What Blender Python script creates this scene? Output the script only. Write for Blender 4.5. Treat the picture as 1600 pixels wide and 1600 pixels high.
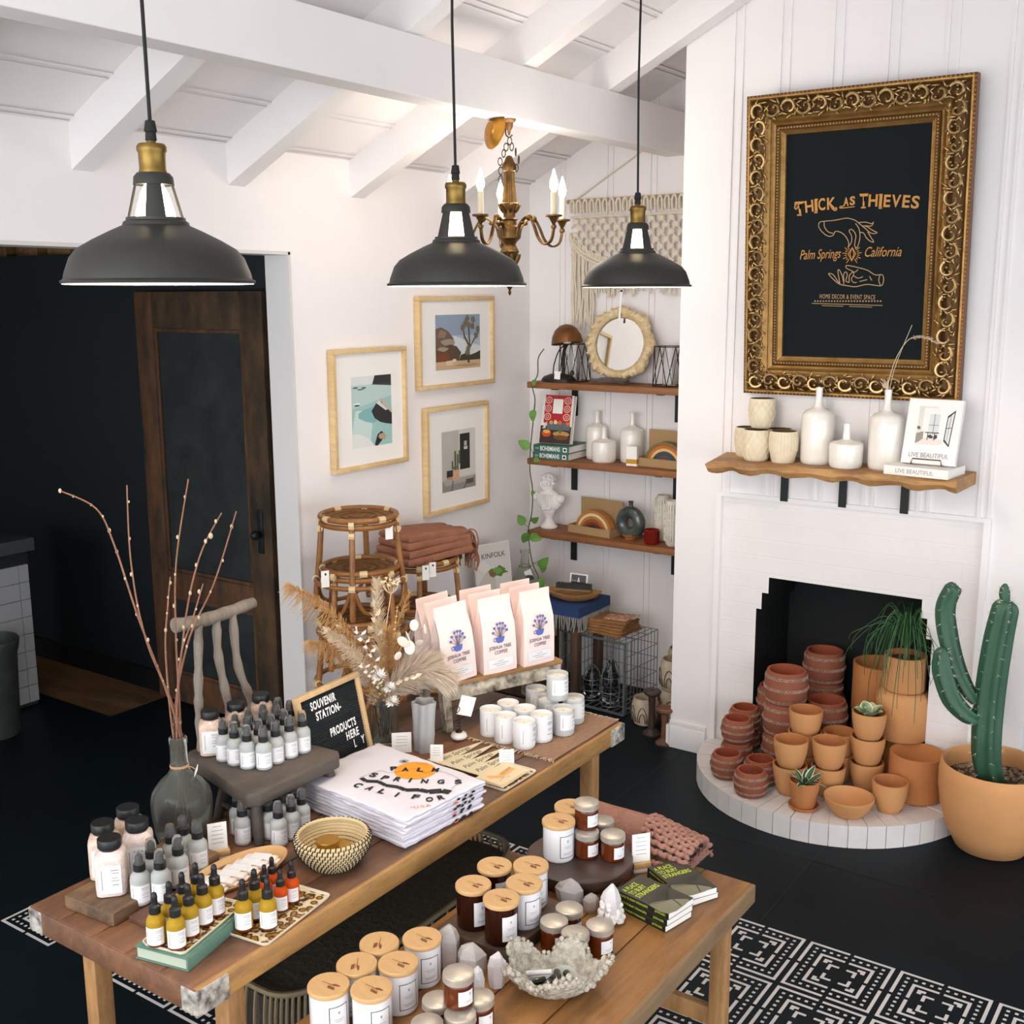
import bpy, bmesh, math, random
from math import sin, cos, pi, radians, sqrt
from mathutils import Vector, Matrix, Euler

for o in list(bpy.data.objects):
    bpy.data.objects.remove(o)
C = bpy.context.scene.collection
SC = bpy.context.scene
random.seed(7)

# ------------------------------------------------------------------ camera
cam_data = bpy.data.cameras.new('camera')
cam_data.sensor_fit = 'HORIZONTAL'
cam_data.sensor_width = 36.0
cam_data.lens = 36.0 * 1764.17 / 1600.0
cam_data.clip_start = 0.05
cam_data.clip_end = 100
cam = bpy.data.objects.new('camera', cam_data)
C.objects.link(cam)
cam.location = (0, 0, 2.1939)
yaw, pitch, roll = -0.606, -0.19, -0.004
fwd = Vector((sin(yaw) * cos(pitch), cos(yaw) * cos(pitch), sin(pitch)))
rt = Vector((cos(yaw), -sin(yaw), 0))
up = rt.cross(fwd)
r2 = cos(roll) * rt + sin(roll) * up
u2 = cos(roll) * up - sin(roll) * rt
cam.matrix_world = Matrix(((r2.x, u2.x, -fwd.x, 0), (r2.y, u2.y, -fwd.y, 0), (r2.z, u2.z, -fwd.z, 2.1939), (0, 0, 0, 1)))
SC.camera = cam

# ------------------------------------------------------------------ sky, window daylight, exposure
world = bpy.data.worlds.new('daylight')
SC.world = world
world.use_nodes = True
bg = world.node_tree.nodes['Background']
bg.inputs[0].default_value = (0.93, 0.96, 1.0, 1)
bg.inputs[1].default_value = 2.15


def window_light(name, loc, target, sx, sy, power, col):
    d = bpy.data.lights.new(name, 'AREA')
    d.shape = 'RECTANGLE'
    d.size, d.size_y = sx, sy
    d.energy = power
    d.color = col
    o = bpy.data.objects.new(name, d)
    C.objects.link(o)
    o.location = loc
    o.rotation_euler = (Vector(target) - Vector(loc)).to_track_quat('-Z', 'Y').to_euler()
    return o


window_light('window_daylight_side', (2.6, 1.6, 1.7), (-2.0, 2.8, 1.3), 3.4, 2.0, 20, (0.98, 0.985, 1.0))
window_light('window_daylight_behind', (-1.7, -2.2, 1.9), (-2.3, 3.6, 1.9), 3.8, 2.4, 60, (0.96, 0.98, 1.0))

SC.view_settings.view_transform = 'Standard'
SC.view_settings.look = 'None'
SC.view_settings.gamma = 1.0
SC.view_settings.exposure = 0.45
SC.view_settings.use_curve_mapping = False
SC.cycles.use_denoising = True
SC.cycles.max_bounces = 10
SC.cycles.transparent_max_bounces = 12
SC.cycles.caustics_reflective = False
SC.cycles.caustics_refractive = False
SC.cycles.sample_clamp_indirect = 4.0



# ------------------------------------------------------------------ materials
def lin(h):
    if isinstance(h, str):
        h = h.lstrip('#')
        c = [int(h[i:i + 2], 16) / 255 for i in (0, 2, 4)]
        return tuple(x / 12.92 if x <= 0.04045 else ((x + 0.055) / 1.055) ** 2.4 for x in c) + (1,)
    return tuple(h) + (1,)


MATS = {}


def M(name, col, rough=0.6, metal=0.0, var=None, bump=None, trans=0.0, ior=1.45, coat=0.0, emit=None, spec=0.5, wave=None, alpha=1.0, sss=0.0):
    """principled material; var=(colour2, scale, contrast[, stretch]); bump=(scale, strength[, stretch])"""
    if name in MATS:
        return MATS[name]
    m = bpy.data.materials.new(name)
    m.use_nodes = True
    nt = m.node_tree
    b = nt.nodes['Principled BSDF']
    b.inputs['Base Color'].default_value = lin(col)
    b.inputs['Roughness'].default_value = rough
    b.inputs['Metallic'].default_value = metal
    b.inputs['IOR'].default_value = ior
    b.inputs['Transmission Weight'].default_value = trans
    b.inputs['Coat Weight'].default_value = coat
    b.inputs['Specular IOR Level'].default_value = spec
    b.inputs['Alpha'].default_value = alpha
    if sss:
        b.inputs['Subsurface Weight'].default_value = sss
        b.inputs['Subsurface Radius'].default_value = (0.01, 0.008, 0.006)
    if emit:
        b.inputs['Emission Color'].default_value = lin(emit[0])
        b.inputs['Emission Strength'].default_value = emit[1]

    def coords(stretch):
        tc = nt.nodes.new('ShaderNodeTexCoord')
        mp = nt.nodes.new('ShaderNodeMapping')
        mp.inputs['Scale'].default_value = stretch
        nt.links.new(tc.outputs['Object'], mp.inputs['Vector'])
        return mp.outputs['Vector']

    if var:
        c2, sc, con = var[:3]
        st = var[3] if len(var) > 3 else (1, 1, 1)
        n = nt.nodes.new('ShaderNodeTexNoise')
        n.inputs['Scale'].default_value = sc
        n.inputs['Detail'].default_value = 6
        n.inputs['Roughness'].default_value = 0.65
        nt.links.new(coords(st), n.inputs['Vector'])
        r = nt.nodes.new('ShaderNodeValToRGB')
        lo = 0.5 - 0.5 / max(con, 0.01) * 0.5
        r.color_ramp.elements[0].position = max(0, lo)
        r.color_ramp.elements[1].position = min(1, 1 - lo)
        r.color_ramp.elements[0].color = lin(col)
        r.color_ramp.elements[1].color = lin(c2)
        nt.links.new(n.outputs['Fac'], r.inputs['Fac'])
        nt.links.new(r.outputs['Color'], b.inputs['Base Color'])
    if bump:
        sc, s = bump[:2]
        st = bump[2] if len(bump) > 2 else (1, 1, 1)
        n = nt.nodes.new('ShaderNodeTexNoise')
        n.inputs['Scale'].default_value = sc
        n.inputs['Detail'].default_value = 4
        nt.links.new(coords(st), n.inputs['Vector'])
        bp = nt.nodes.new('ShaderNodeBump')
        bp.inputs['Strength'].default_value = s
        bp.inputs['Distance'].default_value = 0.01
        nt.links.new(n.outputs['Fac'], bp.inputs['Height'])
        nt.links.new(bp.outputs['Normal'], b.inputs['Normal'])
    MATS[name] = m
    return m


def wood(name, c1, c2, c3, axis, scale=9, rough=0.55, stain=3.0, coat=0.0):
    """grain stretched along an axis plus broad darker stains (c3)"""
    if name in MATS:
        return MATS[name]
    m = bpy.data.materials.new(name)
    m.use_nodes = True
    nt = m.node_tree
    b = nt.nodes['Principled BSDF']
    b.inputs['Roughness'].default_value = rough
    b.inputs['Coat Weight'].default_value = coat
    tc = nt.nodes.new('ShaderNodeTexCoord')
    mp = nt.nodes.new('ShaderNodeMapping')
    s = [6, 6, 6]
    s[axis] = 0.5
    mp.inputs['Scale'].default_value = s
    nt.links.new(tc.outputs['Object'], mp.inputs['Vector'])
    n1 = nt.nodes.new('ShaderNodeTexNoise')
    n1.inputs['Scale'].default_value = scale
    n1.inputs['Detail'].default_value = 8
    n1.inputs['Roughness'].default_value = 0.7
    n1.inputs['Distortion'].default_value = 0.6
    nt.links.new(mp.outputs['Vector'], n1.inputs['Vector'])
    r1 = nt.nodes.new('ShaderNodeValToRGB')
    r1.color_ramp.elements[0].position = 0.34
    r1.color_ramp.elements[1].position = 0.66
    r1.color_ramp.elements[0].color = lin(c1)
    r1.color_ramp.elements[1].color = lin(c2)
    nt.links.new(n1.outputs['Fac'], r1.inputs['Fac'])
    mp2 = nt.nodes.new('ShaderNodeMapping')
    s2 = [1, 1, 1]
    s2[axis] = 0.35
    mp2.inputs['Scale'].default_value = s2
    nt.links.new(tc.outputs['Object'], mp2.inputs['Vector'])
    n2 = nt.nodes.new('ShaderNodeTexNoise')
    n2.inputs['Scale'].default_value = stain
    n2.inputs['Detail'].default_value = 7
    n2.inputs['Roughness'].default_value = 0.75
    nt.links.new(mp2.outputs['Vector'], n2.inputs['Vector'])
    r2_ = nt.nodes.new('ShaderNodeValToRGB')
    r2_.color_ramp.elements[0].position = 0.46
    r2_.color_ramp.elements[1].position = 0.66
    r2_.color_ramp.elements[0].color = (0, 0, 0, 1)
    r2_.color_ramp.elements[1].color = (1, 1, 1, 1)
    nt.links.new(n2.outputs['Fac'], r2_.inputs['Fac'])
    mx = nt.nodes.new('ShaderNodeMix')
    mx.data_type = 'RGBA'
    nt.links.new(r2_.outputs['Color'], mx.inputs['Factor'])
    nt.links.new(r1.outputs['Color'], mx.inputs['A'])
    mx.inputs['B'].default_value = lin(c3)
    nt.links.new(mx.outputs['Result'], b.inputs['Base Color'])
    bp = nt.nodes.new('ShaderNodeBump')
    bp.inputs['Strength'].default_value = 0.35
    bp.inputs['Distance'].default_value = 0.004
    nt.links.new(n1.outputs['Fac'], bp.inputs['Height'])
    nt.links.new(bp.outputs['Normal'], b.inputs['Normal'])
    MATS[name] = m
    return m


# ------------------------------------------------------------------ mesh building
class MB:
    def __init__(self):
        self.v, self.f, self.mi = [], [], []

    def add(self, vf, mi=0, mat=None):
        vs, fs = vf
        k = len(self.v)
        if mat is not None:
            vs = [mat @ Vector(p) for p in vs]
        self.v += [tuple(p) for p in vs]
        self.f += [tuple(i + k for i in f) for f in fs]
        self.mi += [mi] * len(fs)
        return self

    def build(self, name, mats, parent=None, loc=None, rot=None, smooth=38):
        me = bpy.data.meshes.new(name)
        me.from_pydata(self.v, [], self.f)
        if not isinstance(mats, (list, tuple)):
            mats = [mats]
        for m in mats:
            me.materials.append(m)
        me.polygons.foreach_set('material_index', self.mi)
        if smooth:
            me.polygons.foreach_set('use_smooth', [True] * len(self.f))
            me.set_sharp_from_angle(angle=radians(smooth))
        me.update()
        o = bpy.data.objects.new(name, me)
        C.objects.link(o)
        if parent:
            o.parent = parent
        if loc is not None:
            o.location = loc
        if rot is not None:
            o.rotation_euler = rot
        return o


def T(x=0, y=0, z=0):
    return Matrix.Translation((x, y, z))


def R(ax, a):
    return Matrix.Rotation(a, 4, ax)


def lathe(prof, n=24, close=True):
    """prof: (radius, height) from bottom to top; radius 0 ends in a point"""
    vs, fs, rings = [], [], []
    for r, z in prof:
        if r < 1e-6:
            rings.append([len(vs)])
            vs.append((0, 0, z))
        else:
            rings.append(list(range(len(vs), len(vs) + n)))
            vs += [(r * cos(2 * pi * i / n), r * sin(2 * pi * i / n), z) for i in range(n)]
    for a, b in zip(rings, rings[1:]):
        for i in range(n):
            j = (i + 1) % n
            if len(a) == 1 and len(b) == 1:
                continue
            if len(a) == 1:
                fs.append((a[0], b[j], b[i]))
            elif len(b) == 1:
                fs.append((a[i], a[j], b[0]))
            else:
                fs.append((a[i], a[j], b[j], b[i]))
    return vs, fs


def box(x0, x1, y0, y1, z0, z1, bev=0.0):
    if bev <= 0:
        v = [(x0, y0, z0), (x1, y0, z0), (x1, y1, z0), (x0, y1, z0), (x0, y0, z1), (x1, y0, z1), (x1, y1, z1), (x0, y1, z1)]
        return v, [(0, 3, 2, 1), (4, 5, 6, 7), (0, 1, 5, 4), (1, 2, 6, 5), (2, 3, 7, 6), (3, 0, 4, 7)]
    bm = bmesh.new()
    bmesh.ops.create_cube(bm, size=1)
    for v in bm.verts:
        v.co = Vector(((x0 + x1) / 2 + v.co.x * (x1 - x0), (y0 + y1) / 2 + v.co.y * (y1 - y0), (z0 + z1) / 2 + v.co.z * (z1 - z0)))
    bmesh.ops.bevel(bm, geom=bm.edges[:], offset=bev, segments=2, profile=0.5, affect='EDGES')
    return from_bm(bm)


def from_bm(bm):
    bm.verts.index_update()
    v = [tuple(p.co) for p in bm.verts]
    f = [tuple(q.index for q in p.verts) for p in bm.faces]
    bm.free()
    return v, f


def prism(poly, z0, z1):
    """counter-clockwise polygon in xy extruded from z0 to z1"""
    n = len(poly)
    v = [(x, y, z0) for x, y in poly] + [(x, y, z1) for x, y in poly]
    f = [tuple(range(n - 1, -1, -1)), tuple(range(n, 2 * n))]
    f += [(i, (i + 1) % n, n + (i + 1) % n, n + i) for i in range(n)]
    return v, f


def tube(pts, r, n=6, cap=True):
    """swept round tube, r may be a list"""
    pts = [Vector(p) for p in pts]
    m = len(pts)
    rs = r if isinstance(r, (list, tuple)) else [r] * m
    vs, fs = [], []
    prev = None
    for i, p in enumerate(pts):
        t = (pts[min(i + 1, m - 1)] - pts[max(i - 1, 0)])
        t = t.normalized() if t.length > 1e-9 else Vector((0, 0, 1))
        if prev is None:
            a = Vector((0, 0, 1)) if abs(t.z) < 0.9 else Vector((1, 0, 0))
            prev = t.cross(a).normalized()
        u = (prev - t * prev.dot(t))
        u = u.normalized() if u.length > 1e-9 else t.orthogonal().normalized()
        prev = u
        w = t.cross(u)
        for k in range(n):
            a = 2 * pi * k / n
            vs.append(tuple(p + (u * cos(a) + w * sin(a)) * rs[i]))
    for i in range(m - 1):
        for k in range(n):
            j = (k + 1) % n
            fs.append((i * n + k, i * n + j, (i + 1) * n + j, (i + 1) * n + k))
    if cap:
        fs.append(tuple(range(n - 1, -1, -1)))
        fs.append(tuple(range((m - 1) * n, m * n)))
    return vs, fs


def ring(R0, r, n=24, k=6, sx=1, sy=1, z=0):
    vs, fs = [], []
    for i in range(n):
        a = 2 * pi * i / n
        for j in range(k):
            b = 2 * pi * j / k
            rr = R0 + r * cos(b)
            vs.append((rr * cos(a) * sx, rr * sin(a) * sy, z + r * sin(b)))
    for i in range(n):
        for j in range(k):
            i2, j2 = (i + 1) % n, (j + 1) % k
            fs.append((i * k + j, i2 * k + j, i2 * k + j2, i * k + j2))
    return vs, fs


def ball(r=1.0, sx=1, sy=1, sz=1, u=12, v=8):
    prof = [(r * sin(pi * i / v), -r * cos(pi * i / v)) for i in range(v + 1)]
    prof[0] = (0, -r)
    prof[-1] = (0, r)
    vs, fs = lathe(prof, u)
    return [(x * sx, y * sy, z * sz) for x, y, z in vs], fs


def arcband(r, z0, z1, a0, a1, n=10):
    """label wrapped on a cylinder"""
    vs, fs = [], []
    for i in range(n + 1):
        a = a0 + (a1 - a0) * i / n
        vs += [(r * cos(a), r * sin(a), z0), (r * cos(a), r * sin(a), z1)]
    for i in range(n):
        fs.append((2 * i, 2 * i + 2, 2 * i + 3, 2 * i + 1))
    return vs, fs


def flat(poly, z=0.0):
    return [(x, y, z) for x, y in poly], [tuple(range(len(poly)))]


def disc(cx, cy, r, z=0, n=14, sy=1):
    return flat([(cx + r * cos(2 * pi * i / n), cy + r * sy * sin(2 * pi * i / n)) for i in range(n)], z)


def stroke(pts, w, z=0.0, closed=False):
    """flat line of width w in the xy plane"""
    if closed:
        pts = list(pts) + [pts[0]]
    vs, fs = [], []
    n = len(pts)
    for i, (x, y) in enumerate(pts):
        a = pts[max(i - 1, 0)]
        b = pts[min(i + 1, n - 1)]
        if closed and i in (0, n - 1):
            a, b = pts[-2], pts[1]
        dx, dy = b[0] - a[0], b[1] - a[1]
        l = sqrt(dx * dx + dy * dy) or 1
        vs += [(x - dy / l * w / 2, y + dx / l * w / 2, z), (x + dy / l * w / 2, y - dx / l * w / 2, z)]
    for i in range(n - 1):
        fs.append((2 * i + 1, 2 * i + 3, 2 * i + 2, 2 * i))
    return vs, fs


def spline(pts, k=6):
    """Catmull-Rom through points"""
    out = []
    P = [Vector(p) for p in pts]
    for i in range(len(P) - 1):
        p0, p1, p2, p3 = P[max(i - 1, 0)], P[i], P[i + 1], P[min(i + 2, len(P) - 1)]
        for j in range(k):
            t = j / k
            out.append(0.5 * ((2 * p1) + (p2 - p0) * t + (2 * p0 - 5 * p1 + 4 * p2 - p3) * t * t + (3 * p1 - p0 - 3 * p2 + p3) * t ** 3))
    out.append(P[-1])
    return out


def spl2(pts, k=6):
    return [(p.x, p.y) for p in spline([(x, y, 0) for x, y in pts], k)]


def text(name, body, size, parent, loc, rot, mat, align='CENTER', sx=1.0, shear=0.0, space=1.0, ext=0.0, off=0.0, fit=None):
    cu = bpy.data.curves.new(name, 'FONT')
    cu.body = body
    cu.size = size
    cu.align_x = align
    cu.align_y = 'CENTER'
    cu.shear = shear
    cu.space_character = space
    cu.extrude = ext
    cu.offset = off
    cu.resolution_u = 4
    cu.materials.append(mat)
    tmp = bpy.data.objects.new(name, cu)
    C.objects.link(tmp)
    dg = bpy.context.evaluated_depsgraph_get()
    me = bpy.data.meshes.new_from_object(tmp.evaluated_get(dg))
    bpy.data.objects.remove(tmp)
    bpy.data.curves.remove(cu)
    me.name = name
    if fit and len(me.vertices):
        xs = [v.co.x for v in me.vertices]
        sx = fit / max(1e-6, max(xs) - min(xs))
    if not me.materials:
        me.materials.append(mat)
    o = bpy.data.objects.new(name, me)
    C.objects.link(o)
    o.parent = parent
    o.location = loc
    o.rotation_euler = rot
    o.scale = (sx, 1, 1)
    return o


def tag(o, label, cat, group=None, kind=None):
    if label:
        o['label'] = label
    if cat:
        o['category'] = cat
    if group:
        o['group'] = group
    if kind:
        o['kind'] = kind
    return o


def thing(name, label, cat, loc=(0, 0, 0), rz=0.0, group=None, rot=None):
    o = bpy.data.objects.new(name, None)
    o.empty_display_size = 0.05
    C.objects.link(o)
    o.location = loc
    o.rotation_euler = rot if rot else (0, 0, rz)
    return tag(o, label, cat, group)


def struct(o):
    o['kind'] = 'structure'
    return o


def dup(root, loc, rz=None, label=None, group=None, scale=None, rot=None):
    """copy of a thing with copies of its parts and sub-parts"""
    r = root.copy()
    C.objects.link(r)
    r.location = loc
    if rz is not None:
        r.rotation_euler = (0, 0, rz)
    if rot is not None:
        r.rotation_euler = rot
    if scale is not None:
        r.scale = (scale,) * 3 if not isinstance(scale, tuple) else scale
    if label:
        r['label'] = label
    if group:
        r['group'] = group
    for ch in list(root.children):
        c = ch.copy()
        C.objects.link(c)
        c.parent = r
        for g in list(ch.children):
            d = g.copy()
            C.objects.link(d)
            d.parent = c
    return r


class Maker:
    """first placement moves the built thing itself, later ones copy it"""

    def __init__(self, root):
        self.root, self.used = root, False

    def put(self, loc, rz=0.0, label=None, group=None, scale=None, rot=None):
        if not self.used:
            self.used = True
            r = self.root
            r.location = loc
            r.rotation_euler = rot if rot else (0, 0, rz)
            if scale is not None:
                r.scale = (scale,) * 3 if not isinstance(scale, tuple) else scale
            if label:
                r['label'] = label
            if group:
                r['group'] = group
            return r
        return dup(self.root, loc, rz, label, group, scale, rot)


# common materials
white_paint = M('white_painted_wall', '#f0eceb', 0.75, var=('#eae5e4', 1.6, 0.8), bump=(14, 0.12))
white_trim = M('white_painted_trim', '#f0edec', 0.55)
black_metal = M('black_metal', '#15191a', 0.5, spec=0.4)
paper = M('white_paper', '#f4f2ee', 0.8)
ink = M('grey_ink', '#77777a', 0.9)
black_ink = M('black_ink', '#17181a', 0.8)



# ------------------------------------------------------------------ the room shell
LX, AY, CY = -3.647, 5.45, 4.774          # left wall, alcove wall, chimney face
CL, CR = -2.362, -0.772                     # chimney sides
RIDGE = -1.2
DOORY0, DOORY1, DOORZ = 1.2, 3.577, 2.38
FSX, FSY = -3.879 * 0.305, 11.495 * 0.305


def ceil_z(x):
    return 2.80 + 0.49 * (x - LX) if x < RIDGE else 2.80 + 0.49 * (RIDGE - LX) - 0.49 * (x - RIDGE)


black_floor = M('black_painted_floor', '#0a1217', 0.5, var=('#0f191f', 2.5, 1.2), bump=(3, 0.1), spec=0.16)
white_stencil = M('white_floor_paint', '#dcd8d6', 0.6, var=('#c9c5c3', 6, 0.8))
worn_wood = wood('worn_floorboards', '#6a4c33', '#8a6a48', '#4a3828', 0, 6)

fl = MB()
fl.add(([(-7.5, -2.5, 0), (3, -2.5, 0), (3, 6.5, 0), (-7.5, 6.5, 0)], [(0, 1, 2, 3)]), 0)
TS = 0.305
Z1 = 0.0012


def stencil_tile(i, j):
    x0, y1 = FSX + i * TS, FSY - j * TS

    def q(a, b, c, d):          # unit-square rectangle a..b across, c..d down
        fl.add(([(x0 + a * TS, y1 - d * TS, Z1), (x0 + b * TS, y1 - d * TS, Z1), (x0 + b * TS, y1 - c * TS, Z1), (x0 + a * TS, y1 - c * TS, Z1)], [(0, 1, 2, 3)]), 1)
    g, w, h = 0.03, 0.036, 0.022
    for (lo, hi) in ((g, 0.5 - h), (0.5 + h, 1 - g)):      # outer border
        q(lo, hi, g, g + w)
        q(lo, hi, 1 - g - w, 1 - g)
    for (lo, hi) in ((g + w, 0.5 - h), (0.5 + h, 1 - g - w)):
        q(g, g + w, lo, hi)
        q(1 - g - w, 1 - g, lo, hi)
    d0, d1, s = 0.115, 0.15, 0.034                          # dotted rows
    for k in range(10):
        c = 0.115 + k * (0.885 - 0.115 - s) / 9
        q(c, c + s, d0, d0 + s)
        q(c, c + s, 1 - d0 - s, 1 - d0)
        if 0 < k < 9:
            q(d0, d0 + s, c, c + s)
            q(1 - d0 - s, 1 - d0, c, c + s)
    e = 0.2                                                 # inner border
    for (lo, hi) in ((e, 0.5 - h), (0.5 + h, 1 - e)):
        q(lo, hi, e, e + w)
        q(lo, hi, 1 - e - w, 1 - e)
    for (lo, hi) in ((e + w, 0.5 - h), (0.5 + h, 1 - e - w)):
        q(e, e + w, lo, hi)
        q(1 - e - w, 1 - e, lo, hi)
    f, l = 0.275, 0.085                                     # little corner marks
    for sx in (0, 1):
        for sy in (0, 1):
            def c_(v, k):
                return v if k == 0 else 1 - v
            for (a, b, cc, d) in ((f, f + l, f, f + 0.04), (f, f + 0.045, f + 0.04, f + 0.075)):
                xa, xb = sorted((c_(a, sx), c_(b, sx)))
                ya, yb = sorted((c_(cc, sy), c_(d, sy)))
                q(xa, xb, ya, yb)
            m0 = 0.345                                     # broken centre square
            for (a, b, cc, d) in ((m0, m0 + 0.115, m0, m0 + 0.034), (m0, m0 + 0.036, m0 + 0.034, m0 + 0.115)):
                xa, xb = sorted((c_(a, sx), c_(b, sx)))
                ya, yb = sorted((c_(cc, sy), c_(d, sy)))
                q(xa, xb, ya, yb)


for i in range(-8, 7):
    for j in range(5):
        if (i, j) != (-7, 4):
            stencil_tile(i, j)
# worn boards where the black paint stops in the back hall
fl.add(([(-6.6, 3.46, Z1), (-5.0, 3.46, Z1), (-5.0, 3.86, Z1), (-6.6, 3.86, Z1)], [(0, 1, 2, 3)]), 2)
floor_o = struct(fl.build('floor', [black_floor, white_stencil, worn_wood], smooth=0))

# shallow seams between the big floor squares
seam = M('floor_seam', '#0e1315', 0.6)
fs_ = MB()
for k in range(6):
    x = -3.2 + 0.915 * k
    fs_.add(box(x - 0.002, x + 0.002, 3.53, 5.44, 0.0002, 0.0010))
for y in (4.05, 4.62, 5.2):
    fs_.add(box(LX, 2.9, y - 0.002, y + 0.002, 0.0002, 0.0010))
struct(fs_.build('trim_1', seam, smooth=0))

# left wall with the wide opening
w = MB()
TH = 0.14
top = 4.2


def wallbox(x0, x1, y0, y1, z0, z1):
    w.add(box(x0, x1, y0, y1, z0, z1))


wallbox(LX - TH, LX, DOORY1, AY + 0.12, 0, 2.95)
wallbox(LX - TH, LX, DOORY0, DOORY1, DOORZ, 2.95)
wallbox(LX - TH, LX, -2.5, DOORY0, 0, 2.95)
struct(w.build('wall_left', white_paint, smooth=0))
# door-opening casing
grey_trim = M('grey_painted_casing', '#d3d0ce', 0.6)
tr = MB()
tr.add(box(LX - TH - 0.002, LX + 0.004, DOORY1 - 0.012, DOORY1 + 0.002, 0, DOORZ))
tr.add(box(LX - TH - 0.002, LX + 0.004, DOORY0, DOORY1, DOORZ - 0.012, DOORZ + 0.002))
struct(tr.build('trim_2', grey_trim, smooth=0))

# alcove wall with battens
w = MB()
w.add(box(LX, CL + 0.3, AY, AY + 0.12, 0, 3.6))
for x in (-3.43, -3.13, -2.87, -2.6):
    for s in (-1, 1):
        w.add(box(x + s * 0.017 - 0.006, x + s * 0.017 + 0.006, AY - 0.008, AY + 0.001, 0.1, 3.3))
struct(w.build('wall_alcove', white_paint, smooth=0))

# chimney breast: boarded above, painted brick below, with the stepped firebox
w = MB()
opL = [(-1.945, 0.095), (-1.945, 0.766), (-1.92, 0.766), (-1.92, 0.845), (-1.889, 0.845), (-1.889, 0.921)]
opR = [(-1.206, 0.921), (-1.206, 0.84), (-1.18, 0.84), (-1.18, 0.752), (-1.155, 0.752), (-1.155, 0.095)]
BRL, BRR, BRT = -2.128, -0.975, 1.284


def yquad(poly, y, mi=0):
    """polygon given in xz, facing -y"""
    w.add(([(x, y, z) for x, z in poly], [tuple(range(len(poly)))]), mi)


top = 4.1
yquad([(CL, 0), (BRL, 0), (BRL, BRT), (CL, BRT)], CY)
yquad([(BRR, 0), (CR, 0), (CR, BRT), (BRR, BRT)], CY)
yquad([(CL, BRT), (CR, BRT), (CR, top), (CL, top)], CY)
w.add(([(CL, CY, 0), (CL, AY + .1, 0), (CL, AY + .1, top), (CL, CY, top)], [(3, 2, 1, 0)]))
w.add(([(CR, CY, 0), (CR, AY + .1, 0), (CR, AY + .1, top), (CR, CY, top)], [(0, 1, 2, 3)]))
for x in (-2.115, -1.905, -1.68, -1.455, -1.225, -0.985):
    for s in (-1, 1):
        hi = 3.7
        w.add(box(x + s * 0.020 - 0.006, x + s * 0.020 + 0.006, CY - 0.007, CY + 0.001, BRT, hi))
struct(w.build('wall_chimney', white_paint, smooth=0))

brick_paint = M('white_painted_brick', '#eeeae9', 0.7, var=('#e6e1e0', 3, 0.8), bump=(9, 0.25))


def brick_material():
    m = brick_paint
    nt = m.node_tree
    tc = nt.nodes.new('ShaderNodeTexCoord')
    mp = nt.nodes.new('ShaderNodeMapping')
    mp.inputs['Rotation'].default_value = (radians(90), 0, 0)
    nt.links.new(tc.outputs['Object'], mp.inputs['Vector'])
    bt = nt.nodes.new('ShaderNodeTexBrick')
    bt.inputs['Scale'].default_value = 1.0
    bt.inputs['Brick Width'].default_value = 0.235
    bt.inputs['Row Height'].default_value = 0.078
    bt.inputs['Mortar Size'].default_value = 0.004
    bt.inputs['Mortar Smooth'].default_value = 0.9
    bt.inputs['Color1'].default_value = (1, 1, 1, 1)
    bt.inputs['Color2'].default_value = (0.93, 0.93, 0.93, 1)
    bt.inputs['Mortar'].default_value = (0.7, 0.7, 0.7, 1)
    nt.links.new(mp.outputs['Vector'], bt.inputs['Vector'])
    bp = nt.nodes.new('ShaderNodeBump')
    bp.inputs['Strength'].default_value = 0.35
    bp.inputs['Distance'].default_value = 0.006
    nt.links.new(bt.outputs['Color'], bp.inputs['Height'])
    b = nt.nodes['Principled BSDF']
    old = b.inputs['Normal'].links[0].from_socket
    nt.links.new(old, bp.inputs['Normal'])
    nt.links.new(bp.outputs['Normal'], b.inputs['Normal'])


brick_material()
soot = M('black_firebox', '#0b0f11', 0.75, bump=(20, 0.2))
fb = MB()
YB = CY + 0.012


def fq(poly, y, mi):
    fb.add(([(x, y, z) for x, z in poly], [tuple(range(len(poly)))]), mi)


# brick face as strips round the stepped opening
xs = sorted({BRL, BRR} | {p[0] for p in opL} | {p[0] for p in opR})


def op_top(x):
    if x < -1.945 or x > -1.155:
        return None
    for lim, z in ((-1.92, 0.766), (-1.889, 0.845)):
        if x < lim:
            return z
    for lim, z in ((-1.18, 0.752), (-1.206, 0.84)):
        if x > lim:
            return z
    return 0.921


for a, b in zip(xs, xs[1:]):
    t = op_top((a + b) / 2)
    z0 = t if t else 0.0
    fq([(a, z0), (b, z0), (b, BRT), (a, BRT)], YB, 0)
loop = opL + opR
for (x0, z0), (x1, z1) in zip(loop, loop[1:]):
    fb.add(([(x0, YB, z0), (x1, YB, z1), (x1, YB + 0.42, z1), (x0, YB + 0.42, z0)], [(0, 1, 2, 3)]), 1)
fb.add(([(-1.945, YB + .42, 0.09), (-1.155, YB + .42, 0.09), (-1.155, YB + .42, .93), (-1.945, YB + .42, .93)], [(0, 1, 2, 3)]), 1)
fb.add(([(-1.945, YB, .094), (-1.155, YB, .094), (-1.155, YB + .42, .094), (-1.945, YB + .42, .094)], [(0, 1, 2, 3)]), 1)
struct(fb.build('wall_fireplace', [brick_paint, soot], smooth=0))

t_ = MB()
t_.add(box(BRL - 0.022, BRL + 0.004, CY - 0.014, CY + 0.012, 0.09, BRT))
t_.add(box(BRR - 0.004, BRR + 0.022, CY - 0.014, CY + 0.012, 0.09, BRT))
t_.add(box(BRL - 0.022, BRR + 0.022, CY - 0.012, CY + 0.012, BRT - 0.004, BRT + 0.016))
struct(t_.build('trim_3', white_trim, smooth=0))

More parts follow.
